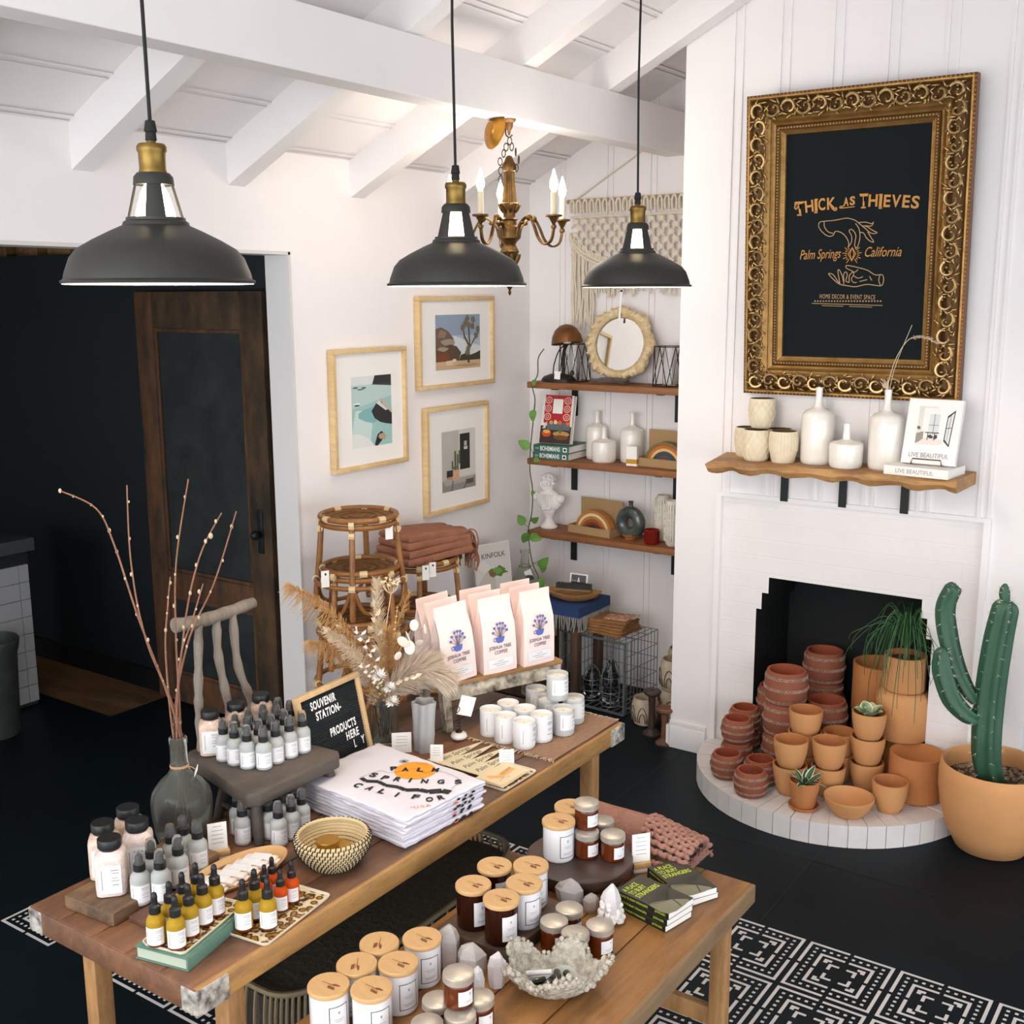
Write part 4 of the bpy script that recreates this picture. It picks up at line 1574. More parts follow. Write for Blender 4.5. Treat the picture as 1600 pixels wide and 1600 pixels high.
# candles on the burlap runner
CZ = 0.774
wc = Maker(make_open_candle('white_candle', 'white candle', white_ceramic, False))
fc = Maker(make_open_candle('frosted_candle', 'frosted candle', M('frosted_candle_glass', '#eceeec', 0.35, trans=0.35, ior=1.15), True))
wp = spaced([(-2.058, 2.847, 0.774), (-1.989, 2.829, 0.774), (-1.919, 2.825, 0.774), (-1.899, 2.903, 0.774), (-2.048, 2.928, 0.774), (-1.974, 2.918, 0.774)], 0.075)
for p, w in zip(wp, ('leftmost', 'between the leftmost and the frontmost', 'frontmost', 'right of the frontmost', 'farthest back', 'in the middle of the cluster')):
    wc.put(p, FACE + 0.25 + random.uniform(-.2, .2), 'white tumbler candle on the burlap runner, ' + w, 'white candles on the runner')
fp = spaced([(-1.869, 2.989, 0.774), (-1.895, 3.095, 0.774), (-1.967, 3.046, 0.774), (-2.049, 3.099, 0.774)], 0.075)
for p, w in zip(fp, ('front one', 'right one near the table end', 'middle one under the stacked candle', 'rear one by the painted riser')):
    fc.put(p, FACE + 0.25 + random.uniform(-.2, .2), 'frosted glass candle on the burlap runner, ' + w, 'frosted candles on the runner')
q = fp[2]
q2 = (-1.964, 3.082, 0.864)
fc.put(((fp[1][0] + fp[2][0] + fp[0][0]) / 3 - 0.02, (fp[1][1] + fp[2][1] + fp[0][1]) / 3 + 0.005, 0.774 + 0.0895), FACE + 0.2, 'frosted glass candle stacked on top of the other frosted candles', 'frosted candles on the runner')

# lower bench: lidded tumblers and amber jars
wt = Maker(make_tumbler('lidded_candle', 'white tumbler', white_ceramic))
at = Maker(make_tumbler('lidded_candle', 'amber tumbler', amber_dark, True))
aj = Maker(make_amber_jar())
B2 = 0.60
LB = FACE + 0.35
wtp = spaced([(-1.537, 1.646, 0.6), (-1.539, 1.758, 0.6), (-1.557, 1.868, 0.6), (-1.595, 1.622, 0.6), (-1.611, 1.697, 0.6), (-1.624, 1.791, 0.6)], 0.094)
for i, (p, w) in enumerate(zip(wtp, ('front right of the group', 'second in the right-hand row', 'farthest in the right-hand row, beside a crystal', 'front left of the group', 'middle of the shaded left-hand row', 'farthest back, half in the table shadow'))):
    wt.put(p, LB + (0.0, 0.1, -.1, .15, -1.5, -1.6)[i] * 0.6, 'white candle tumbler with engraved wooden lid, ' + w, 'white lidded candles at the bench end')
p5 = spaced([(-1.474, 2.171, 0.635), (-1.495, 2.223, 0.635), (-1.469, 2.079, 0.635), (-1.566, 2.083, 0.635), (-1.575, 2.192, 0.635)], 0.093)
# keep them on the riser
for mk, p, w in ((wt, p5[0], 'white candle tumbler with wooden lid on the dark riser, front one'), (wt, p5[1], 'white candle tumbler with wooden lid on the dark riser, rear one'), (at, p5[2], 'dark amber candle with wooden lid, front one on the riser'), (at, p5[3], 'dark amber candle with wooden lid, left one on the riser'), (at, p5[4], 'dark amber candle with wooden lid, rear one on the riser')):
    mk.put(p, LB, w, 'lidded candles on the dark riser')
pr = spaced([(-1.557, 2.473, 0.653), (-1.562, 2.556, 0.653)], 0.094)
wt.put(pr[0], LB, 'white candle tumbler with wooden lid on the round riser', 'candles on the round riser')
wt.put((pr[0][0] - 0.02, pr[0][1] + 0.095, 0.653), LB, 'white lidded candle half hidden behind stacked amber jars on the round riser', 'candles on the round riser')
ajp = spaced([(*pr[0][:2], 0.653), (-1.496, 2.519, 0.653), (-1.429, 2.547, 0.653), (-1.496, 2.601, 0.653)], 0.0715)
for p, w in zip(ajp[1:], ('left one under the stacked jar', 'right one at the riser edge', 'rear one')):
    aj.put(p, LB, 'amber jar with silver lid on the round riser, ' + w, 'amber jars on the round riser')
aj.put((ajp[1][0] * 0.62 + ajp[3][0] * 0.19 + (pr[0][0] - .02) * 0.19, ajp[1][1] * 0.62 + ajp[3][1] * 0.19 + (pr[0][1] + .09) * .19, 0.653 + 0.0745), LB, 'amber candle jar with silver lid stacked on top above the round riser', 'amber jars on the round riser')
aj4 = spaced([(-1.296, 2.151, 0.6), (-1.275, 2.195, 0.6), (-1.372, 2.156, 0.6), (-1.373, 2.228, 0.6)], 0.072)
for p, w in zip(aj4, ('front one behind the shell', 'right one beside the white crystal', 'left one by the riser board', 'rear one')):
    aj.put(p, LB, 'amber jar with silver lid in the group of four, ' + w, 'amber jars beside the shell')
aj3 = spaced([(-1.405, 1.742, 0.6), (-1.344, 1.802, 0.6), (-1.348, 1.733, 0.6), (-1.381, 1.667, 0.6)], 0.072)
for p, w in zip(aj3, ('left one under the stacked jar', 'right one under the stacked jar', 'front one under the stacked jar', 'nearest one at the picture bottom')):
    aj.put(p, LB, 'amber jar with silver lid at the bench front, ' + w, 'amber jars at the bench front')
aj.put(((aj3[0][0] + aj3[1][0] + aj3[2][0]) / 3, (aj3[0][1] + aj3[1][1] + aj3[2][1]) / 3, 0.6745), LB, 'amber candle jar with silver lid stacked on three others, before the crystals', 'amber jars at the bench front')



# ------------------------------------------------------------------ goods on the work table
old_block = wood('old_chopping_block', '#6b523a', '#8a6b4b', '#3d3027', 1, 7, 0.7, 5)
red_board = wood('reddish_board', '#5f3d2c', '#704a36', '#46302a', 1, 6, 0.55, 4)
grey_chair = wood('grey_weathered_chair_wood', '#48413b', '#554c45', '#38322d', 1, 5, 0.6, 3)
grey_branch = wood('grey_branch_wood', '#6f675f', '#857b70', '#4f4842', 2, 8, 0.7, 6)

m = MB()
m.add(box(-0.085, 0.085, -0.17, 0.17, 0, 0.035, 0.006))
tag(m.build('wood_block', old_block, None, (-2.2, 1.585, T1), (0, 0, 0.08)), 'thick worn wooden block under the bath salt jars at the table end', 'board')
m = MB()
m.add(box(-0.06, 0.085, -0.14, 0.16, 0, 0.015, 0.003))
tag(m.build('low_board', red_board, None, (-2.04, 1.6, T1), (0, 0, 0.02)), 'thin reddish board under the frosted spray bottles at the table end', 'board')

# small grey chair standing on the table
CHo = (-2.30, 2.055, T1)
t = thing('small_chair', 'small grey wooden chair with branch spindles standing on the table as a display', 'chair', CHo)
s = MB()
sp = [(0.185, -0.165), (0.185, 0.135), (0.16, 0.16), (-0.17, 0.135), (-0.195, 0.115), (-0.195, -0.085), (-0.17, -0.105), (0.16, -0.19)]
bm = bmesh.new()
vs = [bm.verts.new((x, y, 0.108)) for x, y in sp]
f = bm.faces.new(vs)
ext = bmesh.ops.extrude_face_region(bm, geom=[f])
bmesh.ops.translate(bm, vec=(0, 0, 0.04), verts=[v for v in ext['geom'] if isinstance(v, bmesh.types.BMVert)])
bmesh.ops.recalc_face_normals(bm, faces=bm.faces)
bmesh.ops.bevel(bm, geom=[e for e in bm.edges], offset=0.007, segments=2, profile=0.5, affect='EDGES')
s.add(from_bm(bm))
s.build('seat', grey_chair, t, smooth=40)
for (xt, yt), (xb, yb) in (((0.15, -0.15), (0.175, -0.165)), ((0.15, 0.12), (0.178, 0.135)), ((-0.02, -0.10), (-0.035, -0.125)), ((-0.02, 0.10), (-0.035, 0.115))):
    g = MB()
    g.add(tube([(xb, yb, 0), ((xt + xb) / 2, (yt + yb) / 2, 0.055), (xt, yt, 0.112)], [0.013, 0.016, 0.015], 12))
    g.build('leg', grey_chair, t)
g = MB()
g.add(tube([(0.166, -0.157, 0.05), (-0.03, -0.115, 0.045)], 0.0075, 8))
g.build('stretcher', grey_chair, t)
g = MB()
g.add(tube([(0.168, 0.128, 0.05), (-0.03, 0.108, 0.045)], 0.0075, 8))
g.build('stretcher', grey_chair, t)
for pts in ([(-0.165, -0.06, 0.145), (-0.18, -0.05, 0.25), (-0.172, -0.052, 0.36), (-0.185, -0.03, 0.51)], [(-0.165, 0.055, 0.145), (-0.18, 0.058, 0.24), (-0.185, 0.035, 0.4), (-0.19, 0.04, 0.51)], [(-0.165, 0.11, 0.145), (-0.185, 0.15, 0.22), (-0.19, 0.11, 0.35), (-0.19, 0.1, 0.52)]):
    g = MB()
    sp_ = spline(pts, 5)
    g.add(tube(sp_, [0.0125 + 0.002 * sin(k * 2.1) for k in range(len(sp_))], 10))
    g.build('spindle', grey_branch, t)
g = MB()
pts = spline([(-0.195, -0.105, 0.525), (-0.19, -0.03, 0.518), (-0.192, 0.07, 0.518), (-0.2, 0.19, 0.522)], 6)
g.add(tube(pts, [0.021 - 0.004 * k / len(pts) + 0.0012 * sin(k * 1.7) for k in range(len(pts))], 14))
g.build('top_rail', grey_branch, t, smooth=50)

# letter board
LBW, LBH = 0.285, 0.285
t = thing('letter_board', 'black felt letter board with white letters in a pale wood frame, leaning behind the chair', 'letter board', (-2.235, 2.33, T1 + 0.002))
lean = radians(12)
t.rotation_euler = Euler((radians(90) - lean, 0, radians(90) + 0.06), 'XYZ')
blond = wood('blond_frame_wood', '#d8b98c', '#c9a676', '#bd9a6c', 1, 6, 0.6, 2)
f = MB()
fw = 0.016
f.add(box(-LBW / 2, LBW / 2, LBH - fw, LBH, -0.006, 0.012, 0.001))
f.add(box(-LBW / 2, LBW / 2, 0, fw, -0.006, 0.012, 0.001))
f.add(box(-LBW / 2, -LBW / 2 + fw, fw, LBH - fw, -0.006, 0.012, 0.001))
f.add(box(LBW / 2 - fw, LBW / 2, fw, LBH - fw, -0.006, 0.012, 0.001))
f.build('frame', blond, t)
f = MB()
nr = 36
y0, y1 = fw, LBH - fw
for k in range(nr):
    a, b = y0 + (y1 - y0) * k / nr, y0 + (y1 - y0) * (k + 1) / nr
    mid_ = (a + b) / 2
    f.add(([(-LBW / 2 + fw, a, 0.001), (LBW / 2 - fw, a, 0.001), (LBW / 2 - fw, mid_, 0.005), (-LBW / 2 + fw, mid_, 0.005), (LBW / 2 - fw, b, 0.001), (-LBW / 2 + fw, b, 0.001)], [(0, 1, 2, 3), (3, 2, 4, 5)]))
felt = f.build('felt_panel', M('black_felt', '#1b2126', 0.95), t, smooth=0)
letter_white = M('white_plastic_letter', '#f4f4f2', 0.5)
for body, u, v, wid in (('SOUVENIR', 0.395, 0.845, 0.112), ('STATION-', 0.45, 0.725, 0.112), ('PRODUCTS', 0.62, 0.50, 0.118), ('HERE', 0.74, 0.385, 0.058), ('L', 0.75, 0.275, 0.010), ('Y', 0.885, 0.275, 0.016)):
    text('lettering', body, 0.034, felt, (-LBW / 2 + u * LBW, v * LBH, 0.0058), (0, 0, 0), letter_white, fit=wid, off=0.0012, space=1.15)

# folded shirts
shirt_white = M('white_jersey', '#e4e0e8', 0.85, var=('#dcd8e2', 8, 0.8), bump=(5, 0.35))
shirt_orange = M('orange_sun_print', '#e9982b', 0.8)
shirt_black = M('black_shirt_print', '#1a1c1f', 0.8)
shirt_red = M('coral_shirt_print', '#e2785f', 0.8)


def folded(w, d, h, seed, rough=0.004):
    """soft folded slab, long side w along x"""
    rg = random.Random(seed)
    nx, ny = 16, 16
    rings = []
    per = []
    for i in range(nx):
        per.append((-1 + 2 * i / nx, -1))
    for i in range(ny):
        per.append((1, -1 + 2 * i / ny))
    for i in range(nx):
        per.append((1 - 2 * i / nx, 1))
    for i in range(ny):
        per.append((-1, 1 - 2 * i / ny))
    jit = [rg.uniform(-1, 1) for _ in per]
    for zz, sc in ((0.0, 0.975), (0.12, 0.998), (0.5, 1.004), (0.85, 0.998), (1.0, 0.972)):
        rings.append([((w / 2) * u * sc + rough * jit[k] * (1 - abs(zz - .5)), (d / 2) * v * sc + rough * jit[(k + 9) % len(jit)] * (1 - abs(zz - .5)), h * zz) for k, (u, v) in enumerate(per)])
    top = [((w / 2) * u * 0.6, (d / 2) * v * 0.6, h * 1.04) for u, v in per]
    rings.append(top)
    return loft(rings)


SHX, SHY, SHW, SHD = -1.992, 2.262, 0.43, 0.315
NSH = 9
hsh = 0.0094
for k in range(NSH):
    ox, oy, oz = random.uniform(-.007, .007), random.uniform(-.006, .006), T1 + 0.0004 + k * hsh
    mb = MB()
    mb.add(folded(SHW, SHD, hsh * 0.93, k + 20))
    top_ = k == NSH - 1
    names = ['lowest folded white shirt of the stack', 'folded white shirt second from the bottom', 'folded white shirt third from the bottom', 'folded white shirt fourth from the bottom', 'middle folded white shirt of the stack', 'folded white shirt fourth from the top', 'folded white shirt third from the top', 'folded white shirt just under the printed top one', 'topmost folded white shirt with orange sun and black mountain print']
    so = tag(mb.build('folded_shirt', [shirt_white], None, (SHX + ox, SHY + oy, oz), (0, 0, -0.09 + (random.uniform(-.02, .02) if not top_ else 0)), smooth=60), names[k] + (' by the basket' if k < 8 else ''), 'shirt', 'stack of folded shirts')
    if not top_:
        ed = MB()           # a sliver of the print shows on each folded right-hand edge
        rg = random.Random(k)
        for q in range(3):
            y = SHD / 2 + 0.0045
            x0 = 0.02 + 0.05 * q + rg.uniform(-.02, .02)
            ed.add(([(x0, y, .001), (x0 + rg.uniform(.015, .03), y, .001), (x0 + rg.uniform(.02, .04), y, hsh * .8), (x0 + .004, y, hsh * .8)], [(3, 2, 1, 0)]), 0)
        for q in range(3):
            x = SHW / 2 + 0.0045
            y0_ = 0.03 + 0.03 * q
            ed.add(([(x, y0_, .001), (x, y0_ + rg.uniform(.008, .02), .001), (x, y0_ + rg.uniform(.01, .02), hsh * .8), (x, y0_ + .002, hsh * .8)], [(0, 1, 2, 3)]), 0 if q > 0 or k % 3 else 1)
        ed.build('print_edge', [shirt_black, shirt_red], so, smooth=0)
    else:
        zt = hsh * 0.93 * 1.04 + 0.0012
        pr_ = MB()

        def sl(x, y):            # table coordinates to the top shirt's own
            dx, dy = x - SHX - ox, y - SHY - oy
            return (dx * cos(.09) - dy * sin(.09), dx * sin(.09) + dy * cos(.09))
        d_ = disc(*sl(-1.962, 2.338), 0.060, zt, 28)
        pr_.add(d_, 1)
        rdg = [(-2.055, 2.213), (-2.03, 2.205), (-2.0, 2.222), (-1.965, 2.215), (-1.93, 2.226), (-1.9, 2.222), (-1.87, 2.245), (-1.84, 2.25), (-1.815, 2.275), (-1.79, 2.28)]
        wd = [.014, .018, .014, .017, .016, .02, .02, .028, .026, .02]
        for (p, q), w_ in zip(zip(rdg, rdg[1:]), wd):
            pr_.add(stroke([sl(*p), sl(*q)], w_, zt + .0003), 0)
        pr_.add(stroke(spl2([sl(*p) for p in ((-2.06, 2.215), (-2.045, 2.28), (-2.01, 2.285), (-1.97, 2.345), (-1.93, 2.34), (-1.9, 2.375), (-1.82, 2.36), (-1.80, 2.3))], 4), 0.0011, zt + .0005), 0)
        cx, cy = sl(-2.03, 2.37)
        for q in range(8):
            a = pi * q / 8
            pr_.add(stroke([(cx - .016 * cos(a), cy - .016 * sin(a)), (cx + .016 * cos(a), cy + .016 * sin(a))], 0.0011, zt + .0005), 0)
        pr_.add(stroke([sl(*p) for p in ((-2.01, 2.375), (-1.995, 2.388), (-1.985, 2.375), (-1.965, 2.395), (-1.955, 2.385))], 0.0011, zt + .0005), 0)
        pr_.build('print', [shirt_black, shirt_orange], so, smooth=0)
        for c, x, y, a in (('P', -2.021, 2.312, .75), ('A', -1.988, 2.326, .62), ('L', -1.952, 2.348, .5), ('M', -1.915, 2.372, .5), ('S', -2.039, 2.246, .2), ('P', -2.0, 2.250, .2), ('R', -1.965, 2.262, .3), ('I', -1.93, 2.278, .4), ('N', -1.892, 2.295, .5), ('G', -1.852, 2.318, .6), ('S', -1.812, 2.345, .7),
                           ('C', -2.03, 2.170, -.1), ('A', -1.989, 2.174, 0), ('L', -1.948, 2.178, .1), ('I', -1.9, 2.185, .25), ('F', -1.85, 2.203, .35), ('O', -1.808, 2.212, .6), ('R', -1.79, 2.238, .9)):
            text('lettering', c, 0.036, so, (*sl(x, y), zt + .0008), (0, 0, a + .09), shirt_black, fit=0.02 if c != 'I' else 0.006, off=0.0016)
        text('lettering', '*U.S.A', 0.022, so, (*sl(-1.80, 2.165), zt + .0008), (0, 0, 1.0), shirt_red, fit=0.055)
# rolled collar behind the top shirt
# coil basket and tins
coil_tan = M('tan_coil_grass', '#d9c49b', 0.85, var=('#c9b184', 30, 0.8))
coil_black = M('black_coil_stitch', '#20201f', 0.85)
BK = (-1.897, 1.93, T1)
t = thing('coiled_basket', 'small round coiled basket, tan with black stitching, holding gold tins', 'basket', BK)
m = MB()
nring = 10
prof_b = []
for k in range(nring):
    u = k / (nring - 1)
    rr_ = 0.058 + 0.036 * sin(u * 1.75)
    if k == nring - 1:
        rr_ -= 0.004
    z_ = 0.0055 + u * 0.072
    prof_b.append((rr_, z_))
    m.add(ring(rr_, 0.0052, 40, 8, z=z_), 0)
m.add(lathe([(0, 0.001), (0.06, 0.001), (0.06, 0.007), (0, 0.007)], 32), 0)
m.add(lathe([(0, 0.007), (0.058, 0.007), (0.066, 0.024), (0, 0.026)], 24), 0)
body = m.build('basket_wall', coil_tan, t)
m = MB()
for k, (rr_, z_) in enumerate(prof_b):
    ns = 46
    for i in range(ns):
        a = 2 * pi * (i + (0.5 if k % 2 else 0)) / ns
        p = []
        for q in range(7):
            b = -1.7 + 3.4 * q / 6
            p.append(((rr_ + 0.0058 * cos(b)) * cos(a + 0.006 * q), (rr_ + 0.0058 * cos(b)) * sin(a + 0.006 * q), z_ + 0.0058 * sin(b)))
        m.add(tube(p, 0.0016, 4, cap=False))
m.build('stitching', coil_black, body)
gold_tin = M('gold_tin', '#c79a4a', 0.28, metal=0.9)
tinm = MB()
tinm.add(lathe([(0, 0), (0.028, 0), (0.029, 0.001), (0.029, 0.009), (0.0305, 0.0095), (0.0305, 0.0165), (0.0295, 0.018), (0, 0.0185)], 36))
for i, (p, l) in enumerate((((-1.89, 1.945, T1 + 0.0272), 'flat round gold tin lying in the bottom of the coiled basket'), ((-1.907, 1.922, T1 + 0.0462), 'flat round gold tin on top of another in the coiled basket'))):
    tag(tinm.build('gold_tin', gold_tin, None, p), l, 'tin', 'gold tins in the basket')
m = MB()
m.add(box(-0.0165, 0.0165, -0.0004, 0.0004, 0, 0.048))
m.add(ball(1, 0.006, 0.0004, 0.0025, 10, 6), 1, T(0.002, -0.0008, 0.035) @ R('Y', 0.3))
tag(m.build('price_tag', [paper, black_ink], None, (-1.998, 2.025, T1), (-0.12, 0, 0.75), smooth=0), 'small white tag card with a feather mark standing behind the basket', 'card')

# demijohn with budded branches
demi_glass = M('grey_green_glass', '#f2f4ea', 0.07, trans=0.93, ior=1.2, var=('#dfe2d4', 9, 1.2), spec=0.8)
DJ = (-2.318, 1.80, T1)
t = thing('demijohn', 'grey glass demijohn with a long neck holding bare budded branches', 'vase', DJ)
m = MB()
m.add(lathe([(0, 0.0), (0.055, 0.0), (0.066, 0.006), (0.073, 0.03), (0.079, 0.08), (0.080, 0.115), (0.074, 0.14), (0.056, 0.165), (0.034, 0.185), (0.0245, 0.2), (0.0225, 0.235), (0.022, 0.268), (0.0235, 0.272), (0.0235, 0.286), (0.0195, 0.29), (0.0175, 0.284), (0.0195, 0.235), (0.0215, 0.2), (0.05, 0.162), (0.07, 0.137), (0.0765, 0.112), (0.0755, 0.08), (0.07, 0.03), (0.062, 0.008), (0, 0.006)], 40))
m.build('glass_body', demi_glass, t)
m = MB()
m.add(ring(0.0238, 0.0016, 24, 5, z=0.208))
m.add(ring(0.0240, 0.0014, 24, 5, z=0.2115))
m.add(tube([(0.024, 0.006, 0.21), (0.034, 0.012, 0.208), (0.04, 0.02, 0.2)], 0.0009, 5))
m.build('twine', M('jute_twine', '#b98f62', 0.9), t)
m = MB()
m.add(box(-0.0008, 0.0008, -0.011, 0.011, -0.058, 0.0))
o = m.build('price_tag', paper, t, (0.042, 0.024, 0.204), (0.42, 0.35, 0.9), smooth=0)
twig = M('brown_willow_bark', '#6d4736', 0.7, var=('#8a6450', 30, 1.0))
bud = M('pale_willow_bud', '#b8a58c', 0.8)
base = Vector((DJ[0], DJ[1], T1 + 0.02))
mouth = Vector((DJ[0], DJ[1], T1 + 0.286))
tips = [([(-2.33, 1.71, 1.411), (-2.36, 1.679, 1.593), (-2.38, 1.65, 1.685), (-2.42, 1.583, 1.735)], 'branch bending far over to the left in the demijohn'),
        ([(-2.32, 1.724, 1.342), (-2.34, 1.71, 1.541), (-2.36, 1.728, 1.734)], 'straight branch second from the left in the demijohn'),
        ([(-2.31, 1.808, 1.322), (-2.3, 1.815, 1.526), (-2.28, 1.853, 1.74)], 'tallest branch leaning slightly right in the demijohn'),
        ([(-2.3, 1.829, 1.353), (-2.27, 1.866, 1.536), (-2.24, 1.92, 1.646)], 'branch with the bud near its tip, leaning right in the demijohn'),
        ([(-2.28, 1.817, 1.308), (-2.24, 1.884, 1.469), (-2.2, 1.934, 1.652)], 'branch leaning farthest right in the demijohn'),
        ([(-2.34, 1.796, 1.285), (-2.35, 1.819, 1.399), (-2.36, 1.841, 1.476)], 'short upright branch in the demijohn'),
        ([(-2.27, 1.786, 1.283), (-2.24, 1.806, 1.385), (-2.22, 1.831, 1.48)], 'short branch leaning right in the demijohn')]
rg = random.Random(11)
for k, (pts, lab) in enumerate(tips):
    a = 2 * pi * k / 7
    off = Vector((0.011 * cos(a), 0.011 * sin(a), 0))
    P0 = [tuple(base + off * -2.2), tuple(mouth + off)] + pts
    sp_ = spline(P0, 7)
    m = MB()
    m.add(tube(sp_, [0.0036 - 0.0019 * i / len(sp_) for i in range(len(sp_))], 6), 0)
    for i in range(8, len(sp_), 3):
        p = sp_[i] + Vector((rg.uniform(-.003, .003), rg.uniform(-.003, .003), 0))
        m.add(ball(0.0032 * rg.uniform(.7, 1.3), 1, 1, 1.6, 6, 5), 1, T(*p))
    if k == 3:
        p = sp_[-5]
        m.add(ball(0.006, 1, 1, 1.4, 8, 6), 1, T(p.x + .003, p.y, p.z - .005))
    tag(m.build('willow_branch', [twig, bud], None), lab, 'branch', 'branches in the demijohn')

# price card in a wooden holder by the demijohn
lightwood = wood('light_block_wood', '#c69e6a', '#d6b27e', '#b98f5c', 1, 6, 0.6, 3)


def card_holder(name, label, loc, rz, cw, ch, lean_, white_base=True, lines=5, fmt=1.0):
    t = thing(name, label, 'card holder', loc, rz)
    m = MB()
    m.add(box(-0.028 * fmt, 0.028 * fmt, -0.013, 0.013, 0, 0.011, 0.001), 1)
    m.add(box(-0.028 * fmt, 0.028 * fmt, -0.013, -0.002, 0.011, 0.028, 0.001), 0)
    m.add(box(-0.028 * fmt, 0.028 * fmt, 0.002, 0.013, 0.011, 0.028, 0.001), 0)
    m.build('block', [lightwood, M('white_dipped_wood', '#e6e2dc', 0.6)], t)
    c = MB()
    c.add(box(-cw / 2, cw / 2, -0.0005, 0.0005, 0, ch), 0)
    for k in range(lines):
        z = ch * (0.88 - 0.62 * k / lines)
        w2 = cw * (0.3 if k else 0.22)
        c.add(box(-w2, w2, -0.0009, -0.0005, z, z + 0.0012), 1)
    c.build('card', [paper, label_grey], t, (0, 0, 0.0115), (lean_, 0, 0), smooth=0)
    return t


card_holder('card_holder', 'white price card in a wooden block beside the demijohn and spray bottles', (-2.152, 1.775, T1), FACE + pi / 2 + 0.15, 0.048, 0.088, -0.06)

# oval wooden tray of wrapped sticks
t = thing('oval_dish', 'oval pale wooden dish holding wrapped soap sticks', 'dish', (-2.035, 1.735, T1), radians(86))
m = MB()
rings = []
for sc, z in ((0.62, 0.0), (0.85, 0.008), (1.0, 0.026), (0.985, 0.028), (0.95, 0.026), (0.8, 0.011), (0.5, 0.006)):
    rings.append([(0.148 * sc * cos(2 * pi * i / 40), 0.072 * sc * sin(2 * pi * i / 40), z) for i in range(40)])
m.add(loft(rings))
m.build('dish_body', wood('pale_dish_wood', '#c79a66', '#d9b17d', '#b98a58', 0, 5, 0.5, 2), t, smooth=50)
wrap = M('translucent_wrapping', '#f6ede6', 0.25, var=('#e8dacd', 40, 1.0), coat=0.4)
for k in range(6):
    m = MB()
    x = 1.64 + 0.034 * k
    L = 0.046
    m.add(box(-L, L, -0.0125, 0.0125, 0, 0.018, 0.005), 0)
    m.add(box(-L * .55, L * .55, -0.0128, 0.0128, 0.017, 0.0185), 1)
    for s in (-1, 1):
        m.add(box(s * L * 1.0 - 0.006, s * L * 1.0 + 0.006, -0.008, 0.008, 0.006, 0.010), 0)
    tag(m.build('wrapped_soap', [wrap, label_white], None, (-2.03, x, T1 + 0.0095 + 0.004), (0.12, -0.1, 0.25), smooth=40), 'wrapped soap stick in the oval wooden dish, ' + ('first at the near end', 'second from the near end', 'third from the near end', 'fourth from the near end', 'fifth from the near end', 'last at the far end')[k], 'soap', 'wrapped soap sticks')

# green book and patterned trays
green_cloth = M('green_book_cloth', '#5f8070', 0.75, var=('#547364', 20, 0.8))
page_edge = M('book_page_edge', '#a9b3a0', 0.85)
leopard = None


def leopard_mat():
    m = bpy.data.materials.new('leopard_pattern')
    m.use_nodes = True
    nt = m.node_tree
    b = nt.nodes['Principled BSDF']
    b.inputs['Roughness'].default_value = 0.35
    tc = nt.nodes.new('ShaderNodeTexCoord')
    v = nt.nodes.new('ShaderNodeTexVoronoi')
    v.inputs['Scale'].default_value = 62
    nt.links.new(tc.outputs['Object'], v.inputs['Vector'])
    r = nt.nodes.new('ShaderNodeValToRGB')
    e = r.color_ramp.elements
    e[0].position, e[0].color = 0.0, lin('#6b4a1c')
    e[1].position, e[1].color = 1.0, lin('#e9dcc0')
    for p, c in ((0.34, '#a9782c'), (0.42, '#2e2114'), (0.56, '#4a331c'), (0.62, '#dcc79c')):
        k = e.new(p)
        k.color = lin(c)
    nt.links.new(v.outputs['Distance'], r.inputs['Fac'])
    nt.links.new(r.outputs['Color'], b.inputs['Base Color'])
    return m


leopard = leopard_mat()
cream_rim = M('cream_tray_rim', '#e6dcc6', 0.4)
m = MB()
bk_w, bk_l = 0.14, 0.235
m.add(box(-bk_w / 2, bk_w / 2, -bk_l / 2, bk_l / 2, 0, 0.003, 0.001), 0)
m.add(box(-bk_w / 2, bk_w / 2, -bk_l / 2, bk_l / 2, 0.027, 0.030, 0.001), 0)
m.add(box(bk_w / 2 - 0.003, bk_w / 2 + 0.002, -bk_l / 2, bk_l / 2, 0.0, 0.030, 0.001), 0)
m.add(box(-bk_w / 2 + 0.004, bk_w / 2 - 0.003, -bk_l / 2 + 0.004, bk_l / 2 - 0.004, 0.003, 0.027), 1)
gb = tag(m.build('green_book', [green_cloth, page_edge], None, (-1.918, 1.503, T1), (0, 0, 0.22)), 'old green cloth-bound book lying under the left tray of golden droppers', 'book')


def tray_mesh(w, l):
    m = MB()
    r0 = [(x, y, 0.0) for x, y, _ in rsq2(w / 2 - .004, l / 2 - .004, 0.012)]
    r1 = [(x, y, 0.008) for x, y, _ in rsq2(w / 2, l / 2, 0.014)]
    r2_ = [(x, y, 0.008) for x, y, _ in rsq2(w / 2 - .0025, l / 2 - .0025, 0.013)]
    r3 = [(x, y, 0.0035) for x, y, _ in rsq2(w / 2 - .006, l / 2 - .006, 0.011)]
    m.add(loft([r0, r1, r2_, r3]), 0)
    m.add(flat([(x, y) for x, y, _ in r3], 0.0037), 1)
    return m


def rsq2(hx, hy, rad, n=4):
    out = []
    for cx, cy, a0 in ((1, 1, 0), (-1, 1, pi / 2), (-1, -1, pi), (1, -1, 3 * pi / 2)):
        for i in range(n + 1):
            a = a0 + pi / 2 * i / n
            out.append((cx * (hx - rad) + rad * cos(a), cy * (hy - rad) + rad * sin(a), 0))
    return out


tag(tray_mesh(0.118, 0.225).build('patterned_tray', [cream_rim, leopard], None, (-1.918, 1.503, T1 + 0.0302), (0, 0, 0.22)), 'cream-edged animal-print tray lying on the green book', 'tray', 'animal-print trays')
tag(tray_mesh(0.128, 0.245).build('patterned_tray', [cream_rim, leopard], None, (-1.83, 1.675, T1), (0, 0, 0.13)), 'cream-edged animal-print tray lying on the table with golden and orange droppers', 'tray', 'animal-print trays')



